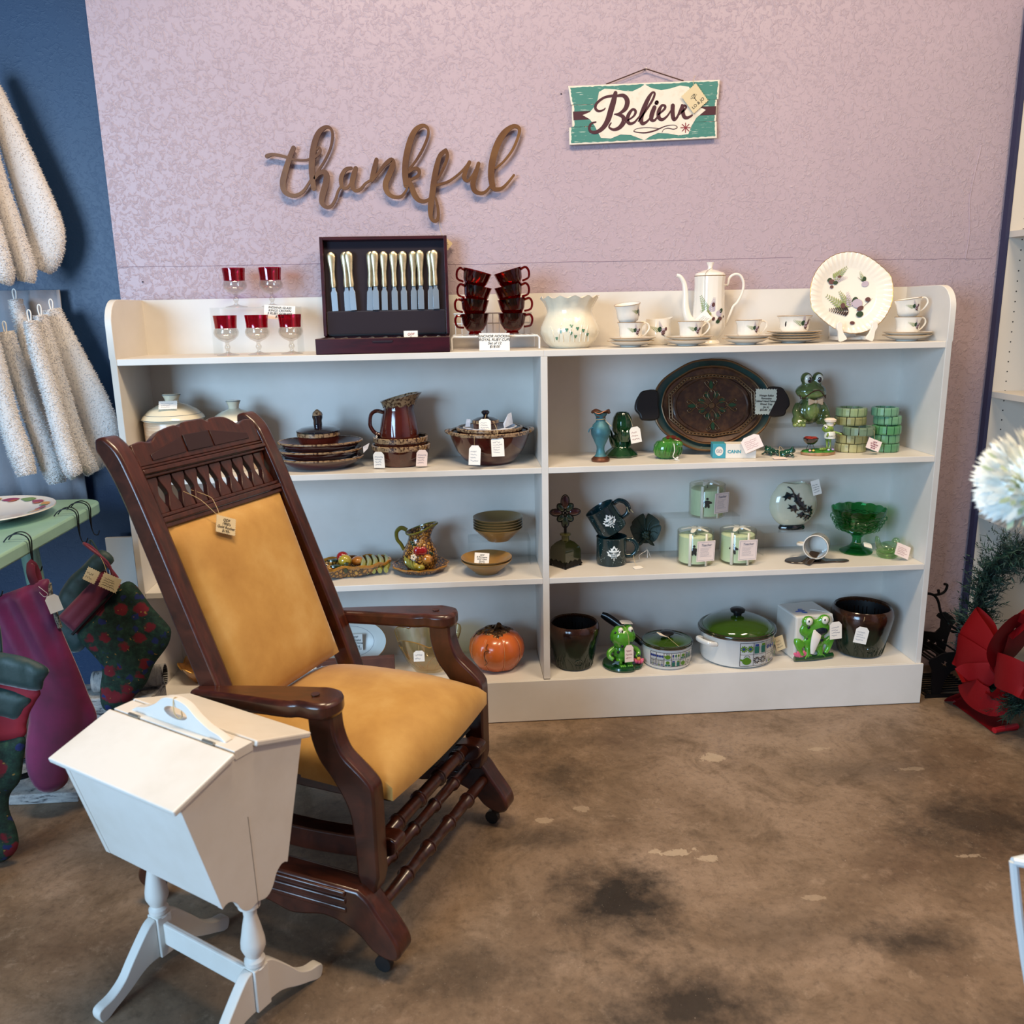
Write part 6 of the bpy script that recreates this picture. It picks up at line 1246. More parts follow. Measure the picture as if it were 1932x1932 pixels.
for k in range(13):
    a = k*2*pi/13+rnd.uniform(-.2, .2); r = .03+.022*rnd.random(); c_ = (r*cos(a), r*sin(a), .112-.25*(r-.03)); 
    lo = G().dish(lambda q: (.021*cos(q)*(1+.22*sin(5*q)), .015*sin(q)*(1+.2*sin(5*q))), [(0, -.001), (1, 0), (.9, .003), (.4, .007), (0, .005)], 30).o('bronze_leaf', BRZ, t); lo.location = c_; lo.rotation_euler = (0, .45+rnd.uniform(-.1, .25), a)
G().tube([(-.045, -.06, .098), (-.052, -.064, .088), (-.046, -.07, .08), (-.056, -.062, .076), (-.058, -.066, .06), (-.052, -.072, .045), (-.058, -.062, .035)], .0012, 5, 4).o('tendril', BRZ, t)
# ------------------------------------------------------------------ bottom shelf, other bay
m, nt, N, L, P = newmat('brown_green_drip_glaze'); POTM = m
t = N.new('ShaderNodeTexCoord'); sx = N.new('ShaderNodeSeparateXYZ'); L.new(t.outputs['Object'], sx.inputs[0])
nz = noise(nt, 24, 5, .7); ad = N.new('ShaderNodeMath'); ad.operation = 'MULTIPLY_ADD'; L.new(nz, ad.inputs[0]); ad.inputs[1].default_value = .11; L.new(sx.outputs['Z'], ad.inputs[2])
L.new(ramp(nt, ad.outputs[0], ((.05, '#0a1d12'), (.125, '#10261a'), (.165, '#120907'), (.205, '#3a2012'), (.235, '#1c0d09'))), P.inputs['Base Color']); P.inputs['Roughness'].default_value = .16; P.inputs['Coat Weight'].default_value = .3
bumpn(nt, P, noise(nt, 30, 4, .6), .25, .004)
def pot(label, loc, k, rz):
    t = thing('glazed_pot', label, 'pot', loc, rz)
    pr = [(0, 0), (.055, 0), (.06, .004), (.066, .03), (.074, .07), (.081, .105), (.0835, .125), (.08, .143), (.075, .15), (.071, .146), (.072, .13), (.07, .09), (.058, .01), (0, .01)]
    G().lathe([(r*k, z*(1+(k-1)*.4)) for r, z in pr], 56).o('pot_body', POTM, t)
    hz = 1+(k-1)*.4
    G().lathe([(.0715*k, .143*hz), (.0715*k, .12*hz), (.0685*k, .06*hz), (.056*k, .0115), (0, .0115)], 40, cap=False).o('dark_lining', mat('pot_lining', '#0d0a0c', .5), t)
    R_ = prof_R([(r*k, z*hz) for r, z in pr[1:9]]); rnd = random.Random(k)
    for i in range(26):
        a = FR+rnd.uniform(-1.4, 1.4); l = rnd.uniform(.02, .055); b = rnd.uniform(-.25, .25); pts = []
        for u in (0, .5, 1): z = .008+l*u; r = R_(z)+.0002; q = a+b*u*u; pts.append((r*cos(q), r*sin(q), z, .0016*(1-u)+.0005))
        G().tube(pts, n=5, k=3).o('reed_relief_leaf', POTM, t)
    a0 = FR; G().tube([((R_(z)+.0004)*cos(a0+s/.066), (R_(z)+.0004)*sin(a0+s/.066), z) for s, z in ((.012*cos(q), .032+.01*sin(q)) for q in (2*pi*i/20 for i in range(20)))], .0018, 5, closed=True).o('ring_relief', POTM, t)
    return t
pot('dark brown and green glazed pot beside the bookcase divider', (1.322, .105, ZB), 1.0, .1)
p2 = pot('wide dark brown and green glazed pot at the bookcase end', (2.288, .115, ZB), 1.19, 0)
price_tag(p2, (-.042, -.09, .092), (radians(4), radians(8), -.3), .04, .058, '~4', PAPER, INK, .0074, string=[(-.04, -.088, .121), (-.036, -.09, .15), (-.03, -.08, .157), (.0, -.088, .15)])
# green frog statuette on a lily pad
LG = mat('lime_frog_glaze', '#57a02c', .18, coat=.7, var=(30, '#478a24', .4, .7)); PADG = mat('lily_pad_green', '#123f1e', .2, coat=.6); SPOT = mat('spot_navy', '#14202c', .2); PINKF = mat('lotus_pink', '#cf5f80', .4)
t = thing('frog_statuette', 'bright green spotted frog statuette standing on a lily pad', 'figurine', (1.478, .082, ZB), radians(8))
G().dish(lambda a: .066*(1-.12*math.exp(-((a-5.2)/.12)**2)), [(0, 0), (.94, 0), (1, .006), (.96, .013), (.9, .014), (0, .01)], 60).o('lily_pad', PADG, t)
g = G().ell((0, .004, .045), (.032, .028, .038)).ell((0, .002, .1), (.043, .037, .036)).ell((-.013, .004, .122), (.018, .018, .014)).ell((.017, .004, .125), (.017, .018, .014)).tube([(0, 0, .07, .03), (0, 0, .09, .034)], n=14)
for s in (-1, 1):
    g.tube([(s*.028, .0, .062, .009), (s*.046, -.004, .052, .009), (s*.05, -.014, .04, .008), (s*.038, -.024, .032, .008)], n=9, k=4); g.tube([(s*.014, -.006, .02, .012), (s*.018, -.03, .016, .008)], n=9, k=3)
g.o('frog_body', LG, t, fuse=.0024)
for s, dx in ((-1, -.013), (1, .02)):
    e = G().ell((dx, -.016, .127), (.009, .008, .0105)).o('eye', EYEW, t); G().ell((dx+.003, -.0235, .126), (.0028, .002, .0045)).o('pupil', BLACKGLAZE, e)
    for k in range(3): G().ell((s*.012+.006*(k-1), -.04, .014), (.004, .008, .004)).o('toe', LG, t)
G().tube([(.034*sin(a), .002-.0345*cos(a), .094+.007*cos(a*3.2), .0011) for a in (-1.1+2.2*i/18 for i in range(19))], n=5).o('mouth_line', SPOT, t)
for x, y, z, r in ((-.03, -.014, .12, .004), (.018, -.028, .087, .0035), (-.012, -.03, .078, .005), (-.037, .0, .085, .004), (-.022, -.02, .055, .005), (.028, -.014, .05, .004), (.03, -.012, .108, .003), (.046, -.008, .054, .003), (-.046, -.006, .05, .003)): G().ell((x, y, z), (r, r*.8, r)).o('spot_dot', SPOT, t)
for k in range(7): a = k*.9; pe = G().ell((0, 0, 0), (.011, .004, .006)).o('lotus_petal', PINKF, t); pe.location = (.044+.009*cos(a), -.03+.009*sin(a), .022); pe.rotation_euler = (0, -.6, a)
G().ell((.044, -.03, .03), (.006, .006, .007)).o('lotus_heart', mat('lotus_gold', '#c79a45', .5), t); G().ell((.044, -.03, .041), (.004, .004, .004)).o('bee_dot', SPOT, t)
g = G().ell((-.034, -.036, .026), (.018, .004, .003), (0, 0, .5)).ell((-.03, -.032, .024), (.006, .016, .0015)); g.o('dragonfly', mat('steel_blue', '#5c7f9e', .3, .4), t)
price_tag(t, (.006, -.046, .058), (radians(-4), 0, .05), .03, .056, '~3', PINKCARD, REDINK, .007, string=[(.006, -.044, .084), (.004, -.042, .115), (.0, -.02, .138), (-.008, .0, .14)])
o = price_tag(t, (.01, .0, .148), (radians(-70), .2, .3), .045, .02, '', PAPER, INK)
# enamel saucepan
ENW = mat('white_enamel', '#dcdcd8', .15, coat=.7); ENG = mat('avocado_enamel', '#2f4b0e', .1, coat=.8); STL = mat('chrome_rim', '#8a8884', .15, 1.0); BKL = mat('black_bakelite', '#131419', .3, coat=.2)
PG = mat('print_avocado', '#4f7a22', .25); PB_ = mat('print_royal_blue', '#22397e', .25); PN = mat('print_navy_outline', '#171b2c', .25); PT = mat('print_teal', '#1f6256', .25)
PRT = [PN, PG, PB_, PT]
def kitchen_print(t, R, z0, h, a0, cells):
    """printed frieze of kitchen things round an enamel pan"""
    P_ = []; s = 0
    def ln(s0, t0, s1, t1, w=.0007, mi=0):
        d = Vector((s1-s0, t1-t0)); n = Vector((-d.y, d.x)).normalized()*w; k = max(1, int(d.length/.008)); 
        for i in range(k):
            a_ = Vector((s0, t0))+d*(i/k); b_ = Vector((s0, t0))+d*((i+1)/k); P_.append(([tuple(a_+n), tuple(b_+n), tuple(b_-n), tuple(a_-n)], mi))
    W = sum(c[0] for c in cells)
    ln(0, 0, W, 0); ln(0, h, W, h); ln(0, h/2, W, h/2, .0005)
    for w, lo, hi in cells:
        ln(s, 0, s, h)
        for zc, kd in ((h*.25, lo), (h*.75, hi)):
            c_ = s+w/2; q = min(w, h/2)*.4
            if kd == 'daisy':
                for dx in (-.5, .5) if w > h*.5 else (0,):
                    for k in range(10): a = k*.628; P_.append(leafp(c_+dx*w*.48+.25*q*cos(a), zc+.25*q*sin(a), a, q*.6, q*.13, 0, 5))
            elif kd == 'gdaisy':
                for dx in (-.5, .5):
                    for k in range(9): a = k*.698; P_.append(leafp(c_+dx*w*.48+.2*q*cos(a), zc+.2*q*sin(a), a, q*.6, q*.15, 1, 5))
                    P_.append(oval(c_+dx*w*.48, zc, 0, q*.3, q*.3, 2, 10))
            elif kd == 'kettle': P_ += [oval(c_, zc-q*.15, 0, q*1.0, q*.75, 1, 16), oval(c_, zc+q*.55, 0, q*.35, q*.18, 1, 10), leafp(c_-q*1.5, zc+q*.3, -.5, q*1.0, q*.2, 1, 5)]; ln(c_-q*.6, zc+q*.6, c_-q*.3, zc+q*1.05); ln(c_-q*.3, zc+q*1.05, c_+q*.4, zc+q*1.05); ln(c_+q*.4, zc+q*1.05, c_+q*.7, zc+q*.6)
            elif kd == 'jars':
                for dx, m1_, m2_ in ((-.26, 2, 3), (.26, 1, 3)): x = c_+dx*w; P_ += [([(x-w*.17, zc-q), (x+w*.17, zc-q), (x+w*.17, zc+q*.5), (x-w*.17, zc+q*.5)], m2_), ([(x-w*.15, zc+q*.55), (x+w*.15, zc+q*.55), (x+w*.13, zc+q*1.0), (x-w*.13, zc+q*1.0)], m1_)]
            elif kd == 'tools':
                ln(s+w*.1, zc+q*.95, s+w*.9, zc+q*.95)
                for k in range(5): x = s+w*(.16+.17*k); ln(x, zc+q*.95, x, zc-q*.4, .0005); P_.append(oval(x, zc-q*.65, 0, w*.06, q*.35, (2, 1, 0, 2, 2)[k], 8))
            elif kd == 'bflow':
                for dx in (-.3, 0, .3):
                    for k in range(8): a = k*.785; P_.append(leafp(c_+dx*w, zc, a, q*.55, q*.14, 2, 5))
            elif kd == 'goblets':
                for k, m1_ in enumerate((2, 3, 1)): x = s+w*(.2+.3*k); P_.append(oval(x, zc+q*.35, 0, w*.1, q*.55, m1_, 10)); ln(x, zc-q*.1, x, zc-q*.8, .0005, m1_); ln(x-w*.07, zc-q*.8, x+w*.07, zc-q*.8, .0006, m1_)
            elif kd == 'apple': P_ += [oval(c_, zc-q*.1, 0, q*.9, q*.85, 1, 16)]; ln(c_, zc+q*.7, c_+q*.2, zc+q*1.05, .0007)
            elif kd == 'casks': P_ += [oval(c_, zc+q*.3, 0, q*.7, q*.6, 1, 12), oval(c_-q*.5, zc-q*.6, 0, q*.5, q*.35, 3, 10), oval(c_+q*.5, zc-q*.6, 0, q*.5, q*.35, 3, 10)]
        s += w
    ln(W, 0, W, h)
    wrap([([(x, y) for x, y in p], mi) for p, mi in P_], lambda z: R, a0, z0, t, PRT, 'kitchen_print', .0006)
t = thing('saucepan', 'small white enamel saucepan with printed frieze and avocado green lid', 'saucepan', (1.628, .1, ZB), 0)
G().lathe([(0, 0), (.072, 0), (.078, .006), (.08, .02), (.08, .068), (.083, .071), (.078, .072), (.076, .066), (.076, .01), (0, .008)], 56).o('pan_body', ENW, t)
G().tube([(.082*cos(2*pi*i/56), .082*sin(2*pi*i/56), .0715) for i in range(56)], .0028, 6, closed=True).o('steel_rim', STL, t)
kitchen_print(t, .08, .014, .046, FR-.92, [(.022, 'tools', 'bflow'), (.026, 'tools', 'bflow'), (.024, 'casks', 'kettle'), (.03, 'jars', 'goblets'), (.022, 'apple', 'casks'), (.022, 'daisy', 'jars'), (.02, 'daisy', 'daisy')])
l = G().lathe([(.077, .073), (.081, .0745), (.079, .077), (.068, .0755), (.06, .078), (.04, .084), (.0, .087)], 52).o('lid', ENG, t)
G().tube([(.0795*cos(2*pi*i/56), .0795*sin(2*pi*i/56), .077) for i in range(56)], .0018, 6, closed=True).o('lid_rim', STL, l)
G().lathe([(0, .085), (.01, .085), (.012, .092), (.022, .096), (.024, .1), (.018, .104), (0, .105)], 28).o('knob', BKL, l)
G().tube([(-.078, .012, .06, .012, .009), (-.1, .03, .075, .012, .009), (-.14, .06, .102, .014, .01), (-.18, .085, .126, .015, .01), (-.2, .095, .136, .01, .008)], n=12, k=5, ref=(0, 0, 1)).o('handle', BKL, t)
price_tag(t, (-.02, -.018, .1), (radians(-80), .4, .5), .04, .026, '', PAPER, INK, string=[(-.006, -.03, .096), (.01, -.05, .085), (.022, -.072, .078), (.016, -.066, .082)])
# big casserole
t = thing('casserole_pot', 'large white enamel casserole with avocado green lid and printed frieze', 'casserole', (1.868, .123, ZB), 0); t.scale = (.95, .95, 1)
G().lathe([(0, 0), (.112, 0), (.122, .006), (.126, .02), (.127, .095), (.131, .1), (.126, .101), (.122, .095), (.121, .01), (0, .008)], 72).o('pan_body', ENW, t)
G().tube([(.131*cos(2*pi*i/72), .131*sin(2*pi*i/72), .1005) for i in range(72)], .0035, 6, closed=True).o('steel_rim', STL, t)
kitchen_print(t, .127, .012, .078, FR-.22, [(.046, 'kettle', 'gdaisy'), (.05, 'daisy', 'jars'), (.05, 'tools', 'bflow'), (.03, 'casks', 'kettle')])
l = G().lathe([(.122, .103), (.13, .105), (.129, .108), (.119, .108), (.116, .114), (.1, .125), (.07, .136), (.03, .142), (0, .143)], 64).o('lid', ENG, t)
G().tube([(.1275*cos(2*pi*i/72), .1275*sin(2*pi*i/72), .1075) for i in range(72)], .0026, 6, closed=True).o('lid_rim', STL, l)
k_ = G().lathe([(0, .141), (.013, .141), (.015, .15), (.024, .154), (.026, .162), (.02, .166), (0, .167)], 28).o('knob', BKL, l)
for a in (radians(205), radians(25)):
    c_, s_ = cos(a), sin(a); G().tube([(.125*c_+.036*s_, .125*s_-.036*c_, .074, .008, .007), (.15*c_+.03*s_, .15*s_-.03*c_, .08, .009, .007), (.156*c_, .156*s_, .081, .009, .007), (.15*c_-.03*s_, .15*s_+.03*c_, .08, .009, .007), (.125*c_-.036*s_, .125*s_+.036*c_, .074, .008, .007)], n=10, k=5, ref=(0, 0, 1)).o('loop_handle', ENW, t)
price_tag(t, (.142, -.035, .05), (radians(-4), radians(-16), .1), .034, .05, '~3', CREAM, BLACK, .012, pts=pinked(.034, .05, 8, .001))
# frog tissue box
t = thing('tissue_box', 'white ceramic tissue box cover with a green frog face and tissue tongue', 'tissue box', (2.098, .13, ZB), radians(7))
G().box(-.066, .066, -.066, .066, 0, .152).o('box_body', mat('white_ceramic', '#dcd8d0', .2, coat=.6), t, smooth=False, bev=.006)
y = -.066
g = G().ell((0, y, .105), (.055, .017, .034)).ell((-.027, y-.004, .135), (.022, .014, .019)).ell((.029, y-.004, .135), (.022, .014, .019)).ell((0, y, .06), (.04, .014, .034))
for s in (-1, 1): g.tube([(s*.04, y, .05, .014), (s*.062, y-.002, .07, .011), (s*.052, y-.006, .04, .009), (s*.04, y-.008, .02, .008)], n=9, k=4); g.tube([(s*.02, y-.002, .04, .012), (s*.022, y-.01, .014, .008)], n=9, k=3)
g.v = [(x, max(yy, y-.004+.0) if yy > y+.002 else yy, z) for x, yy, z in g.v]
g.o('frog_relief', LG, t, fuse=.0026)
for s in (-1, 1):
    e = G().ell((s*.028, y-.014, .138), (.0125, .009, .0135)).o('eye', EYEW, t); G().ell((s*.028-.005, y-.0215, .141), (.0026, .002, .004)).o('pupil', BLACKGLAZE, e)
    for k in range(4): G().tube([(s*.02+.004*(k-1.5), y-.01, .02, .003), (s*.022+.009*(k-1.5), y-.016, .01, .0025)], n=6).o('toe', LG, t)
G().ell((.012, y-.0135, .1), (.028, .006, .014)).o('mouth', SPOT, t)
G().tube([(.004, y-.014, .1, .003, .018), (-.006, y-.024, .085, .004, .017), (-.014, y-.026, .055, .004, .012), (-.016, y-.024, .03, .003, .006)], n=10, k=4, ref=(0, 1, 0)).o('tissue', mat('tissue_white', '#e6e2dc', .9), t)
for x, z, r in ((-.03, .118, .005), (.02, .07, .006), (-.034, .08, .003), (.05, .075, .003)): G().ell((x, y-.0165, z), (r, .003, r)).o('spot_dot', SPOT, t)
for k in range(5): pe = G().ell((0, 0, 0), (.0065, .004, .014)).o('lotus_petal', PINKF, t); pe.location = (-.052+.007*(k-2)+.004, y-.008-.002*(k % 2), .026-.002*abs(k-2)); pe.rotation_euler = (0, .45*(k-2), 0)
G().tube([(-.068, y-.006, .009, .009, .008), (0, y-.01, .009, .009, .01), (.068, y-.006, .01, .009, .008)], n=10, k=5, ref=(0, 0, 1)).o('lily_pad_edge', PADG, t)
g = G().ell((-.028, -.02, .153), (.022, .004, .002), (0, 0, .1)).ell((-.022, -.008, .153), (.012, .009, .0015), (0, 0, .7)).ell((-.02, -.034, .153), (.012, .009, .0015), (0, 0, -.7)); g.o('dragonfly', mat('royal_blue_glaze', '#2450a8', .15, coat=.6), t, fuse=.0016)
G().tube([(.006, -.02, .155), (.03, -.03, .154), (.055, -.06, .153), (.06, -.071, .14), (.061, -.072, .128)], .0009, 5, 4).o('string', COTTON, t)
price_tag(t, (.061, y-.026, .104), (radians(-4), radians(-2), 0), .042, .058, '~4', PAPER, INK, .0074)
# ------------------------------------------------------------------ mint table, plate and hung stockings beside the bookcase
MINT = mat('mint_paint', '#93b9a6', .4, var=(6, '#86ab9a', .4, .7)); HOOK = mat('black_wire', '#17171a', .4, .6)
t = thing('mint_table', 'mint green painted table with rounded corner beside the bookcase', 'table', (-.09, .08, 0))
rc_ = [(0, -.95), (0, -.075)]+[(-.07+.07*cos(a), -.07+.07*sin(a)) for a in (pi/2*i/8 for i in range(9))]+[(-1.1, 0), (-1.1, -.95)]
G().prism(rc_, .715, .75, 'z').o('table_top', MINT, t, bev=.006)
for x, y, dx, dy in ((-.21, -.14, .02, .02), (-.14, -.8, .02, -.02), (-.98, -.14, -.02, .02), (-.98, -.8, -.02, -.02)):
    G().tube([(x+dx, y+dy, .715, .026), (x+dx*1.6, y+dy*1.6, .35, .022), (x+dx*2.2, y+dy*2.2, .0, .016)], n=14).o('leg', MINT, t)
t = thing('patterned_plate', 'large white plate painted with plum and orange leaves on the mint table', 'plate', (-.315, -.165, .7505))
G().lathe([(0, .002), (.08, 0), (.085, .004), (.13, .016), (.175, .027), (.174, .03), (.128, .02), (.1, .012), (.0, .008)], 64).o('plate_body', mat('ivory_plate', '#e4ded6', .2, coat=.6), t)
P_ = []; rnd = random.Random(12)
for k in range(18):
    a = 2*pi*k/18; r = .148+.006*(k % 2); s_, q_ = r*cos(a), r*sin(a)
    P_ += [leafp(s_, q_, a+1.9, .05, .011, (0, 1, 0, 2)[k % 4], 8), leafp(s_*.96, q_*.96, a+2.2, .03, .006, (3, 2)[k % 2], 6)]
flat(P_, lambda s_, q_, e: (s_, q_, .0212+(sqrt(s_*s_+q_*q_)-.128)*.205+e+.0008), t, [mat('plum_leaf', '#8d2f52', .3), mat('ochre_leaf', '#c98a3c', .3), mat('sage_leaf', '#6f8a4c', .3), mat('rust_leaf', '#a8522e', .3)], 'leaf_print')
def over_hook(label, x, y, dx=0):
    t = thing('wire_hook', label, 'hook', (x, y, .75), 0, 'black wire hooks over the table edge')
    for k, oy in enumerate((-.012, .012)):
        G().tube([(-.05, oy, .0015), (-.035, oy, .016), (-.012, oy*.8, .02), (.006, oy*.5, .006), (.0055, oy*.3, -.03), (.006, 0, -.06)], .0016, 6, 5).o('hook_wire', HOOK, t)
    G().tube([(.006, 0, -.058), (.01, 0, -.075), (.02, 0, -.078), (.026, 0, -.066)], .0016, 6, 5).o('hook_tip', HOOK, t)
over_hook('black wire hook near the rounded corner of the mint table', -.09, -.06)
over_hook('black wire hook above the floral quilted stocking', -.09, -.14)
over_hook('black wire hook holding the magenta velvet stocking', -.09, -.41)
over_hook('black wire hook holding the green cuffed stocking', -.09, -.60)
def inpoly(x, z, P):
    c = False; n = len(P)
    for i in range(n):
        (x0, z0), (x1, z1) = P[i], P[i-1]
        if (z0 > z) != (z1 > z) and x < (x1-x0)*(z-z0)/(z1-z0)+x0: c = not c
    return c
def near(x, z, P):
    b = None
    for i in range(len(P)):
        ax, az = P[i-1]; bx, bz = P[i]; dx, dz = bx-ax, bz-az; l = dx*dx+dz*dz
        u = 0 if l < 1e-12 else max(0, min(1, ((x-ax)*dx+(z-az)*dz)/l)); px, pz = ax+u*dx, az+u*dz; d = (px-x)**2+(pz-z)**2
        if b is None or d < b[0]: b = (d, px, pz)
    return sqrt(b[0]), b[1], b[2]
def padded(outline, y, thick, sp=.009, fold=None, smooth_out=True):
    """soft fabric panel filling an outline in the xz plane, with puffed front and real back"""
    P = spl(outline, 4, True) if smooth_out else outline
    x0, x1 = min(p[0] for p in P), max(p[0] for p in P); z0, z1 = min(p[1] for p in P), max(p[1] for p in P)
    nx, nz = int((x1-x0)/sp)+2, int((z1-z0)/sp)+2; cells = [(i, j) for i in range(nx) for j in range(nz) if inpoly(x0+(i+.5)*sp, z0+(j+.5)*sp, P)]
    cnt = {}
    for i, j in cells:
        for k in ((i, j), (i+1, j), (i+1, j+1), (i, j+1)): cnt[k] = cnt.get(k, 0)+1
    idx = {}; vs = []
    for (i, j), c in cnt.items():
        x, z = x0+i*sp, z0+j*sp; d, px, pz = near(x, z, P)
        if c < 4: x, z, d = px, pz, 0
        h = thick*(1-max(0, 1-d/.022)**2)+(fold(x, z)*min(1, d/.02) if fold else 0)
        idx[(i, j)] = len(vs); vs.append((x, y-h, z))
    n = len(vs); vs += [(v[0], y+.004, v[2]) for v in vs]
    fs = []; ed = {}
    for i, j in cells:
        q = [idx[k] for k in ((i, j), (i+1, j), (i+1, j+1), (i, j+1))]; fs += [tuple(q), tuple(n+k for k in reversed(q))]
        for a, b in zip(q, q[1:]+q[:1]): ed[(a, b)] = 1
    for a, b in list(ed):
        if (b, a) not in ed: fs.append((b, a, n+a, n+b))
    return G().add(vs, fs)
m, nt, N, L, P = newmat('holiday_print_cloth'); HOLI = m
tt_ = N.new('ShaderNodeTexCoord')
base = ramp(nt, noise(nt, 60, 5, .7), ((.35, '#0b1e18'), (.55, '#16352a'), (.72, '#2a4a33')))
for sc_, lo, hi, c_ in ((17, .29, .37, '#6e1220'), (24, .2, .26, '#18265c'), (43, .1, .14, '#8a6c34')):
    vo = N.new('ShaderNodeTexVoronoi'); vo.inputs['Scale'].default_value = sc_; mp = N.new('ShaderNodeMapping'); mp.inputs['Location'].default_value = (sc_*.37, sc_*.11, sc_*.73); L.new(tt_.outputs['Object'], mp.inputs[0])
    ad = N.new('ShaderNodeVectorMath'); ad.operation = 'ADD'; nn = N.new('ShaderNodeTexNoise'); nn.inputs['Scale'].default_value = 70; L.new(mp.outputs[0], nn.inputs['Vector'])
    scl = N.new('ShaderNodeVectorMath'); scl.operation = 'SCALE'; scl.inputs['Scale'].default_value = .02; L.new(nn.outputs['Color'], scl.inputs[0]); L.new(mp.outputs[0], ad.inputs[0]); L.new(scl.outputs[0], ad.inputs[1]); L.new(ad.outputs[0], vo.inputs['Vector'])
    base = mix(nt, ramp(nt, vo.outputs['Distance'], ((lo, 1.0), (hi, 0.0))), base, c_)
L.new(base, P.inputs['Base Color']); P.inputs['Roughness'].default_value = .85; bumpn(nt, P, noise(nt, 45, 3), .3, .004)
MAGV = mat('magenta_velvet', '#7a0e4c', .6, sheen=.35, var=(9, '#5a0c3c', .4, .7), bump=(200, .15, .001)); CRIM = mat('maroon_satin', '#6c1030', .6, sheen=.3, bump=(60, .2, .003)); DKGR = mat('dark_green_satin', '#0c2f2e', .55, sheen=.3, bump=(40, .3, .003)); REDC = mat('red_cotton', '#8e1526', .8); PLAID = mat('tan_check', '#9a927c', .9, var=(160, '#4b4a48', .45, .55))
t = thing('velvet_stocking', 'magenta velvet stocking hanging at the edge of the mint table', 'stocking', (0, -.43, 0))
PUR = [(-.169, .618), (-.116, .635), (-.05, .657), (-.044, .632), (-.042, .574), (-.031, .518), (-.005, .417), (.011, .344), (.024, .285), (.004, .234), (-.035, .191), (-.062, .14), (-.076, .102), (-.11, .081), (-.143, .083), (-.163, .115), (-.169, .161), (-.161, .22), (-.142, .293), (-.14, .351), (-.155, .395), (-.181, .454), (-.226, .499), (-.222, .603)]
padded(PUR, 0, .014, .009, lambda x, z: .007*sin((x+.3*(z-.4)*(z > .35))*95)*max(0, min(1, (z-.35)/.15))).o('velvet_body', MAGV, t, ang=180)
G().tube([(-.078, -.0, .645, .003, .011), (-.08, -.006, .675, .003, .011), (-.077, -.002, .70, .002, .01), (-.074, .006, .675, .003, .011), (-.072, .006, .645, .003, .011)], n=8, k=4, ref=(0, 1, 0)).o('hanging_loop', CRIM, t)
G().tube([(-.046, .004, .645), (-.043, .0, .60), (-.038, .0, .56), (-.033, .0, .53)], .006, 7, 3).o('check_lining', PLAID, t)
price_tag(t, (-.03, -.02, .60), (0, radians(-12), radians(30)), .03, .045, '', PAPER, INK, string=[(-.06, -.02, .645), (-.048, -.024, .636), (-.04, -.022, .625), (-.05, -.02, .618), (-.06, -.02, .63)], stringmat=COTTON)
t = thing('floral_stocking', 'quilted stocking with maroon cuff and dark floral holiday print', 'stocking', (0, -.16, 0))
padded([(-.167, .463), (-.096, .53), (-.025, .597), (.0, .571), (.022, .544), (-.05, .478), (-.121, .409), (-.145, .436)], 0, .012, .008, lambda x, z: -.003*abs(sin((x*.7-z*.7)*75))**8, False).o('maroon_cuff', CRIM, t, ang=180)
padded([(-.121, .409), (-.063, .466), (.007, .545), (.049, .555), (.091, .484), (.133, .423), (.136, .399), (.122, .363), (.079, .309), (.051, .253), (.017, .218), (-.016, .19), (-.063, .173), (-.08, .19), (-.08, .235), (-.065, .307), (-.085, .348)], 0, .014, .008, lambda x, z: -.003*abs(sin(x*60)*sin(z*60))**3).o('print_body', HOLI, t, ang=180)
G().tube([(-.127, -.013, .416), (-.056, -.016, .484), (.012, -.014, .55)], .004, 6, 3).o('dark_piping', mat('black_piping', '#121014', .8), t)
G().tube([(.0, -.004, .575), (-.006, -.012, .62), (-.04, -.02, .66), (-.066, -.004, .675), (-.04, .004, .65), (.01, .002, .57)], .004, 6, 4).o('hanging_loop', CRIM, t)
price_tag(t, (.0, -.028, .567), (radians(-6), radians(28), 0), .05, .044, '~4', CREAM, BLACK, .0072, pts=pinked(.052, .044, 7, .002), string=[(-.005, -.026, .59), (-.012, -.022, .62), (-.02, -.02, .64)])
price_tag(t, (-.05, -.022, .588), (radians(-6), radians(30), 0), .036, .04, '~2', CREAM, BLACK, .008, pts=pinked(.036, .04, 6, .002))
t = thing('dark_green_stocking', 'dark green quilted stocking hanging behind the floral one', 'stocking', (0, -.118, 0))
padded([(-.202, .446), (-.179, .508), (-.142, .561), (-.102, .595), (-.045, .642), (-.01, .613), (-.038, .583), (-.10, .518), (-.1, .44), (-.12, .36), (-.16, .34), (-.19, .38)], 0, .012, .009, lambda x, z: -.004*abs(sin((x+z)*55))**6).o('green_body', DKGR, t, ang=180)
G().tube([(-.05, 0, .63), (-.07, 0, .66), (-.066, 0, .672), (-.055, 0, .65)], .003, 6, 3, True).o('hanging_loop', DKGR, t)
t = thing('cuffed_stocking', 'stocking with green satin cuff, red band and floral foot at the table front', 'stocking', (0, -.62, 0))
padded([(-.125, .555), (-.08, .546), (-.025, .531), (.02, .501), (.006, .474), (-.01, .45), (-.092, .47), (-.137, .478), (-.13, .52)], -.004, .014, .007, lambda x, z: -.003*abs(sin(x*70))**6).o('green_cuff', DKGR, t, ang=180)
padded([(-.137, .478), (-.092, .47), (-.01, .45), (-.022, .42), (-.038, .395), (-.05, .365), (-.059, .336), (-.114, .325), (-.161, .328), (-.15, .4)], 0, .008, .007).o('red_band', REDC, t, ang=180)
padded([(-.134, .468), (-.088, .461), (-.027, .435), (-.045, .408), (-.065, .381), (-.099, .391), (-.145, .398)], -.006, .01, .007).o('green_panel', DKGR, t, ang=180)
padded([(-.161, .328), (-.113, .328), (-.059, .336), (-.072, .269), (-.086, .221), (-.113, .188), (-.121, .147), (-.113, .104), (-.112, .061), (-.127, .031), (-.161, .01), (-.211, .012), (-.23, .1), (-.19, .22)], 0, .012, .008).o('print_foot', HOLI, t, ang=180)
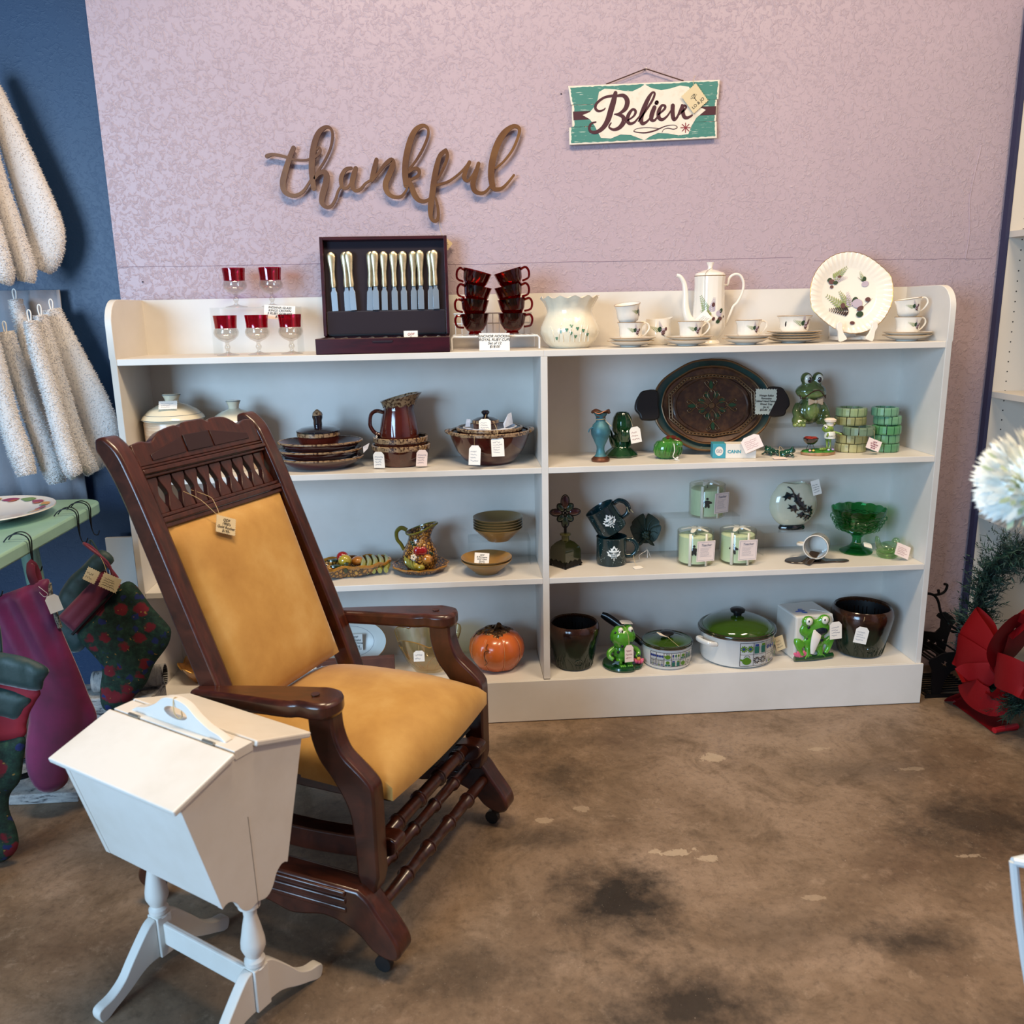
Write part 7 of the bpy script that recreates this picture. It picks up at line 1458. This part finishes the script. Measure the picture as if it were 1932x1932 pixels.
G().tube([(-.1, 0, .54), (-.095, 0, .60), (-.084, 0, .675), (-.078, .006, .60), (-.082, .006, .54)], .004, 6, 3).o('hanging_loop', DKGR, t)
# birch bark pieces under the table
m, nt, N, L, P = newmat('birch_bark'); BARK = m
t_ = N.new('ShaderNodeTexCoord'); mp = N.new('ShaderNodeMapping'); mp.inputs['Scale'].default_value = (9, 9, 34); L.new(t_.outputs['Object'], mp.inputs[0])
L.new(ramp(nt, noise(nt, 2.2, 6, .7, mp.outputs[0], .5), ((.36, '#2c2a2c'), (.45, '#8d8a88'), (.6, '#aaa6a1'))), P.inputs['Base Color']); P.inputs['Roughness'].default_value = .85; bumpn(nt, P, noise(nt, 30, 4), .4, .004)
t = thing('bark_board', 'flat birch bark covered board lying on the floor under the mint table', 'board', (-.36, -.16, 0))
G().box(-.34, .27, -.19, .008, .0, .03).o('slab_board', BARK, t, smooth=False, bev=.004)
t = thing('birch_box', 'birch bark covered box standing on the floor behind the stockings', 'box', (-.07, -.088, 0))
G().box(-.13, .13, -.055, .055, 0, .2055).o('box_body', BARK, t, smooth=False, bev=.004)
for s in (-1, 1): G().tube([(s*.13, -.056, 0), (s*.13, -.056, .2055)], .005, 8).o('corner_twig', mat('twig_brown', '#4a3a2e', .8), t)
t = thing('birch_pot', 'birch bark tube pot lying on its side on the birch box', 'pot', (-.02, -.09, .2425), rot=(0, radians(88), radians(6)))
G().lathe([(.0, -.1), (.031, -.1), (.0315, .1), (.0285, .1), (.028, -.09), (0, -.09)], 28).o('bark_tube', BARK, t); G().lathe([(.0285, .099), (.0275, -.08), (0, -.08)], 24, cap=False).o('dark_lining', mat('bark_inside', '#0d0b0a', .9), t)
for k in range(9): a = k*.7; G().ell((-.03+.012*cos(a), -.03+.006*sin(a), -.03+.02*cos(a*1.7)), (.005, .005, .005)).o('berry', mat('red_berry', '#7c1d20', .4), t)
t = thing('iron_ring', 'dark iron ring lying on the bark slab behind the magenta stocking', 'ring', (-.3, -.22, .036))
G().tube([(.055*cos(2*pi*i/28), .055*sin(2*pi*i/28), 0) for i in range(28)], .005, 8, closed=True).o('ring_band', HOOK, t); G().tube([(.04*cos(2*pi*i/28), .04*sin(2*pi*i/28), .001) for i in range(28)], .003, 8, closed=True).o('inner_band', HOOK, t)
t = thing('tan_block', 'small tan wooden block on the bark slab', 'block', (-.4, -.19, .0305), .4)
G().box(-.03, .03, -.02, .02, 0, .05).o('block_body', mat('tan_wood', '#8f7a5a', .7), t, smooth=False, bev=.002); G().box(-.018, .018, -.0205, -.0195, .012, .038).o('block_panel', mat('tan_wood_dark', '#75624a', .7), t, smooth=False)
t = thing('white_board', 'plain white board standing against the navy wall behind the bookcase end', 'board', (-.09, .21, 0))
G().box(-.075, .06, 0, .014, 0, .594).o('board_panel', WHITE, t, smooth=False, bev=.002); G().box(-.075, .06, .014, .03, .0, .03).o('board_foot', WHITE, t, smooth=False)
t = thing('amber_dish', 'amber glass dish on the bottom shelf behind the chair', 'dish', (.13, .12, ZB))
G().dish(lambda a: .075*(1+.05*sin(8*a)), [(0, 0), (.5, 0), (.8, .03), (1, .055, lambda a: .006*sin(8*a)), (.96, .056, lambda a: .006*sin(8*a)), (.7, .03), (0, .006)], 64).o('dish_body', mat('amber_carnival', '#a8702a', .2, .3, coat=.7, var=(30, '#6b3f14', .4, .7)), t)
G().tube([(.075*(1+.05*sin(8*a))*cos(a), .075*(1+.05*sin(8*a))*sin(a), .0555+.006*sin(8*a)) for a in (2*pi*i/64 for i in range(64))], .002, 6, closed=True).o('gilt_rim', GOLD, t)

# ------------------------------------------------------------------ white shelving on the other wall
OFFW = mat('offwhite_laminate', '#cfc6ba', .5); HOLE = mat('peg_hole_dark', '#2e2a28', .8)
t = thing('shelf_unit', 'tall off-white shelving unit with peg holes against the side wall', 'shelving', (2.735, .262, 0))
e = G().box(0, .31, -.018, 0, .0, 2.15).o('end_panel', OFFW, t, smooth=False, bev=.001)
G().box(-.013, -.0005, -.02, .004, .0, 2.15).o('edge_shadow_strip', mat('navy_shadow', '#2a2b4a', .6), t, smooth=False)  # blurred shadow line along the white edge, put in as a navy strip
G().box(.3, .312, -.92, -.018, .0, 2.15).o('back_panel', OFFW, t, smooth=False); G().box(0, .31, -.938, -.92, 0, 2.15).o('end_panel', OFFW, t, smooth=False)
for z in (.08, .5745, .984, 1.49, 2.14): G().box(.0, .3, -.92, -.018, z-.02, z).o('shelf', OFFW, t, smooth=False, bev=.001)
g = G()
for col in (.045, .26):
    for i in range(62): z = .12+.032*i; g.lathe([(0, -.0002), (.0026, 0), (0, .0004)], 6, c=(0, 0, 0)); g.v[-18:] = [(col+x, -.0183+zz, z+y) for x, y, zz in g.v[-18:]]
g.o('peg_hole_dot', HOLE, e, kind='stuff', fix=False)
# evergreen wreath with red bow
PINE = mat('pine_needle', '#0d2420', .7, var=(30, '#173a2e', .4, .7)); PINE2 = mat('pine_needle_light', '#1a3d2c', .7)
t = thing('pine_wreath', 'large artificial pine wreath leaning against the off-white shelving', 'wreath', (2.626, -.2, .335), rot=(0, radians(6), 0))
G().tube([(0, .22*cos(2*pi*i/36), .22*sin(2*pi*i/36)) for i in range(36)], .012, 8, closed=True).o('wire_core', mat('core_brown', '#17120d', .9), t)
rnd = random.Random(21); g = G()
for i in range(1150):
    a = rnd.uniform(0, 2*pi); ph = rnd.uniform(0, 2*pi); cen = Vector((0, .22*cos(a), .22*sin(a))); rad = Vector((0, cos(a), sin(a)))
    d = (rad*cos(ph)+Vector((1, 0, 0))*sin(ph)+Vector((0, -sin(a), cos(a)))*rnd.uniform(.2, 1.1)).normalized(); l = rnd.uniform(.04, .1)
    if abs(d.x*l) > .062: l = .062/abs(d.x)
    for k in range(15):
        u = (k+1)/15; p = cen+d*l*u; q = Vector((rnd.gauss(0, 1), rnd.gauss(0, 1), rnd.gauss(0, 1))); q = (q-d*q.dot(d)).normalized(); e2 = p+(q*.8+d*.7)*rnd.uniform(.014, .024); w = d.cross(q)*.0021
        g.mi = rnd.random() < .25; g.add([p+w, p-w, e2], [(0, 1, 2)])
g.mi = 0
g.o('needle_foliage', [PINE, PINE2], t, kind='stuff', fix=False)
REDS = mat('red_satin_ribbon', '#760208', .65, bump=(60, .15, .003), spec=.2)
t = thing('red_bow', 'big red fabric bow with long tail tied at the wreath bottom', 'bow', (2.575, -.19, .2))
def ribbon(pts, w, name, ref=(0, 0, 1)):
    return G().tube([tuple(p[:3])+(w*(p[3] if len(p) > 3 else 1), .0022) for p in pts], n=10, k=6, ref=ref).o(name, REDS, t)
ribbon([(0, 0, 0, .5), (-.02, .06, .05, 1), (-.03, .12, .09, 1.1), (-.01, .15, .1, 1), (.02, .11, .06, 1), (.01, .03, .01, .6)], .045, 'bow_loop', (.3, -.3, 1))
ribbon([(0, 0, 0, .5), (-.04, .07, .0, 1), (-.05, .13, .0, 1.1), (-.03, .16, -.01, 1), (.0, .11, -.02, 1), (.0, .03, -.01, .6)], .05, 'bow_loop')
ribbon([(0, 0, 0, .5), (-.03, -.03, .08, 1), (-.02, -.05, .14, 1.1), (.02, -.04, .15, 1), (.03, -.02, .08, 1), (.01, 0, .01, .6)], .05, 'bow_loop', (1, .4, 0))
ribbon([(0, 0, 0, .5), (-.05, -.06, .02, 1), (-.05, -.12, .03, 1.1), (-.02, -.15, .02, 1), (.01, -.1, .0, 1), (.0, -.03, 0, .6)], .05, 'bow_loop')
ribbon([(0, 0, -.01, .6), (-.04, .03, -.04, 1), (-.06, .06, -.07, 1.1), (-.05, .02, -.1, 1.1), (-.02, -.03, -.1, 1), (0, -.03, -.04, .6)], .042, 'bow_loop')
G().ell((0, 0, 0), (.025, .03, .025)).o('bow_knot', REDS, t)
tl = G().tube([(-.02, .02, -.06, .03, .002), (-.03, .09, -.12, .034, .002), (-.02, .16, -.17, .038, .002), (.0, .182, -.191, .04, .002), (.012, .14, -.1962, .042, .002), (.018, .06, -.1968, .043, .002), (.022, -.03, -.1968, .043, .002)], n=10, k=6, ref=(1, .25, 0)).o('bow_tail', REDS, t)
G().tube([(-.02, -.04, -.188, .009), (.064, -.02, -.188, .009)], n=12).o('rolled_end', mat('red_ribbon_sheen', '#a81420', .35), t)
# black iron reindeer rack
IRON = mat('black_iron', '#0b0a0c', .5, .5)
t = thing('reindeer_rack', 'black iron rack with two reindeer silhouettes and star cut-outs beside the bookcase', 'rack', (2.49, .03, 0))
def star(cx, cz, r, ro=.3): return [(cx+(r if i % 2 == 0 else r*.4)*cos(ro+pi*i/5), cz+(r if i % 2 == 0 else r*.4)*sin(ro+pi*i/5)) for i in range(10)]
def dp(px, py): return ((px-1750)*.00183+.0, (1313-py)*.00188)
deer = [dp(*p) for p in ((1758, 1313), (1756, 1290), (1754, 1262), (1747, 1248), (1750, 1240), (1758, 1238), (1770, 1231), (1795, 1229), (1815, 1232), (1824, 1224), (1824, 1210), (1815, 1204), (1818, 1199), (1832, 1197), (1845, 1205), (1853, 1214), (1846, 1222), (1841, 1240), (1838, 1262), (1832, 1290), (1832, 1313), (1822, 1313), (1824, 1287), (1822, 1270), (1815, 1262), (1800, 1261), (1788, 1266), (1779, 1282), (1772, 1313))]
for k, (yy, ox, hz, oz) in enumerate(((0, 0, 1, 0), (.14, -.03, 1.12, 0))):
    d = plate2d([[(x+ox, z*hz+oz) for x, z in deer], star(dp(1776, 1250)[0]+ox, dp(0, 1250)[1]*hz, .015), star(dp(1804, 1247)[0]+ox, dp(0, 1246)[1]*hz, .009, .9), star(dp(1818, 1250)[0]+ox, dp(0, 1251)[1]*hz, .009, .5), star(dp(1832, 1246)[0]+ox, dp(0, 1246)[1]*hz, .007, 1.2)], .003, IRON, 'deer_plate', t); d.location = (0, yy, 0)
    if k == 0: ant = [[(1836, 1200), (1818, 1192), (1800, 1190), (1786, 1184), (1778, 1178)], [(1815, 1191), (1808, 1180), (1798, 1176), (1790, 1180)], [(1800, 1189), (1790, 1192), (1782, 1190)]]
    else: ant = [[(1790, 1205), (1774, 1185), (1766, 1162), (1756, 1150), (1742, 1146)], [(1756, 1150), (1770, 1148), (1778, 1142), (1780, 1132), (1774, 1130)], [(1766, 1148), (1764, 1140)]]
    for q in ant:
        pts = [dp(*p) for p in q]
        if k: pts = [(x+.06, z*1.0-.0) for x, z in pts]
        G().tube([(x, yy, z) for x, z in pts], .0045, 7, 4).o('antler', IRON, d).location = (0, -yy, 0)
for x, z in ((.0, .13), (.02, .125), (.045, .12), (.07, .118), (.1, .12), (.125, .13)): G().tube([(x, .0, z), (x-.02, .14, z*1.1)], .0035, 6).o('trough_bar', IRON, t)
for i in range(9): G().tube([(.0, .002+.0168*i, .02), (.155, .002+.0168*i, .02)], .0035, 6).o('base_slat', IRON, t)
for x in (.0, .155): G().tube([(x, -.003, .012), (x-.02*0, .145, .012)], .004, 6).o('base_rail', IRON, t)
G().box(-.01, .17, -.008, -.002, .0, .012).o('base_foot', IRON, t, smooth=False); G().box(-.04, .14, .142, .148, 0, .012).o('base_foot', IRON, t, smooth=False)
# ------------------------------------------------------------------ blurred things close to the camera
PETW = mat('white_petal', '#eef0ea', .8); PETG = mat('green_white_petal', '#c3d3b0', .8)
t = thing('white_flower', 'fluffy white artificial flower with pale green heart close to the camera', 'flower', (1.615, -1.6, 1.078)); t.scale = (1.1, 1.1, 1.1)
rnd = random.Random(8); g = G()
for i in range(900):
    u, v = rnd.uniform(-1, 1), rnd.uniform(0, 2*pi); d = Vector((sqrt(1-u*u)*cos(v), sqrt(1-u*u)*sin(v), u)); r0_, r1_ = .03, rnd.uniform(.058, .063)
    w = d.orthogonal().normalized()*.0035; w2 = d.cross(w)*.6; m_ = d*((r0_+r1_)*.55)
    g.add([d*r0_, m_+w, d*r1_+w2*.6, m_-w], [(0, 1, 2, 3)])
g.o('petal_ruffle', PETW, t, kind='stuff', fix=False)
G().ell((0, 0, 0), .04).o('flower_core', PETW, t); vdir = (Vector((.9684, -2.5044, 1.2785))-Vector((1.615, -1.6, 1.078))).normalized()
h_ = G()
for i in range(160):
    d = (vdir+Vector((rnd.gauss(0, .22), rnd.gauss(0, .22), rnd.gauss(0, .22)))+Vector((.25, .2, 0))).normalized(); w = d.orthogonal().normalized()*.003; h_.add([d*.05, d*.06+w, d*.068, d*.06-w], [(0, 1, 2, 3)])
h_.o('green_heart_petal', PETG, t, kind='stuff', fix=False)
G().tube([(0.01, 0, -.05), (.12, -.05, -.3), (.29, -.09, -.64), (.33, -.09, -.92)], .004, 7, 6).o('stem', mat('stem_green', '#3f5f3a', .7), t)
t = thing('flower_bucket', 'galvanised bucket holding the white artificial flower', 'bucket', (1.975, -1.7, 0))
G().lathe([(0, .004), (.1, 0), (.105, .004), (.135, .27), (.139, .275), (.132, .275), (.1, .012), (0, .012)], 36).o('bucket_body', mat('zinc', '#8b8f92', .4, .8), t); G().tube([(.141*cos(pi*i/12), -.141*sin(pi*i/12), .262-.02*sin(pi*i/12)) for i in range(13)], .003, 6).o('bail_handle', mat('bail_wire', '#6d7072', .4, .9), t)
SKYW = mat('white_metal_tube', '#cfd8dc', .35)
t = thing('metal_stand', 'white metal tube stand with splayed leg at the edge of the shop floor', 'stand', (1.786, -1.412, 0))
G().tube([(.0, 0, .45), (.014, -.034, .30), (.05, -.12, .0075)], .0065, 8, 3).o('leg', SKYW, t); G().tube([(0, 0, .45), (.25, -.12, .45)], .0065, 8).o('top_bar', SKYW, t); G().tube([(0, 0, .45), (.25, .04, .46)], .0065, 8).o('top_bar', SKYW, t)
G().tube([(.25, -.12, .45), (.25, -.16, .0075)], .0065, 8).o('leg', SKYW, t); G().tube([(.25, .04, .46), (.27, .12, .0075)], .0065, 8).o('leg', SKYW, t); G().tube([(.016, -.04, .285), (.25, -.135, .285)], .005, 8).o('cross_bar', SKYW, t)
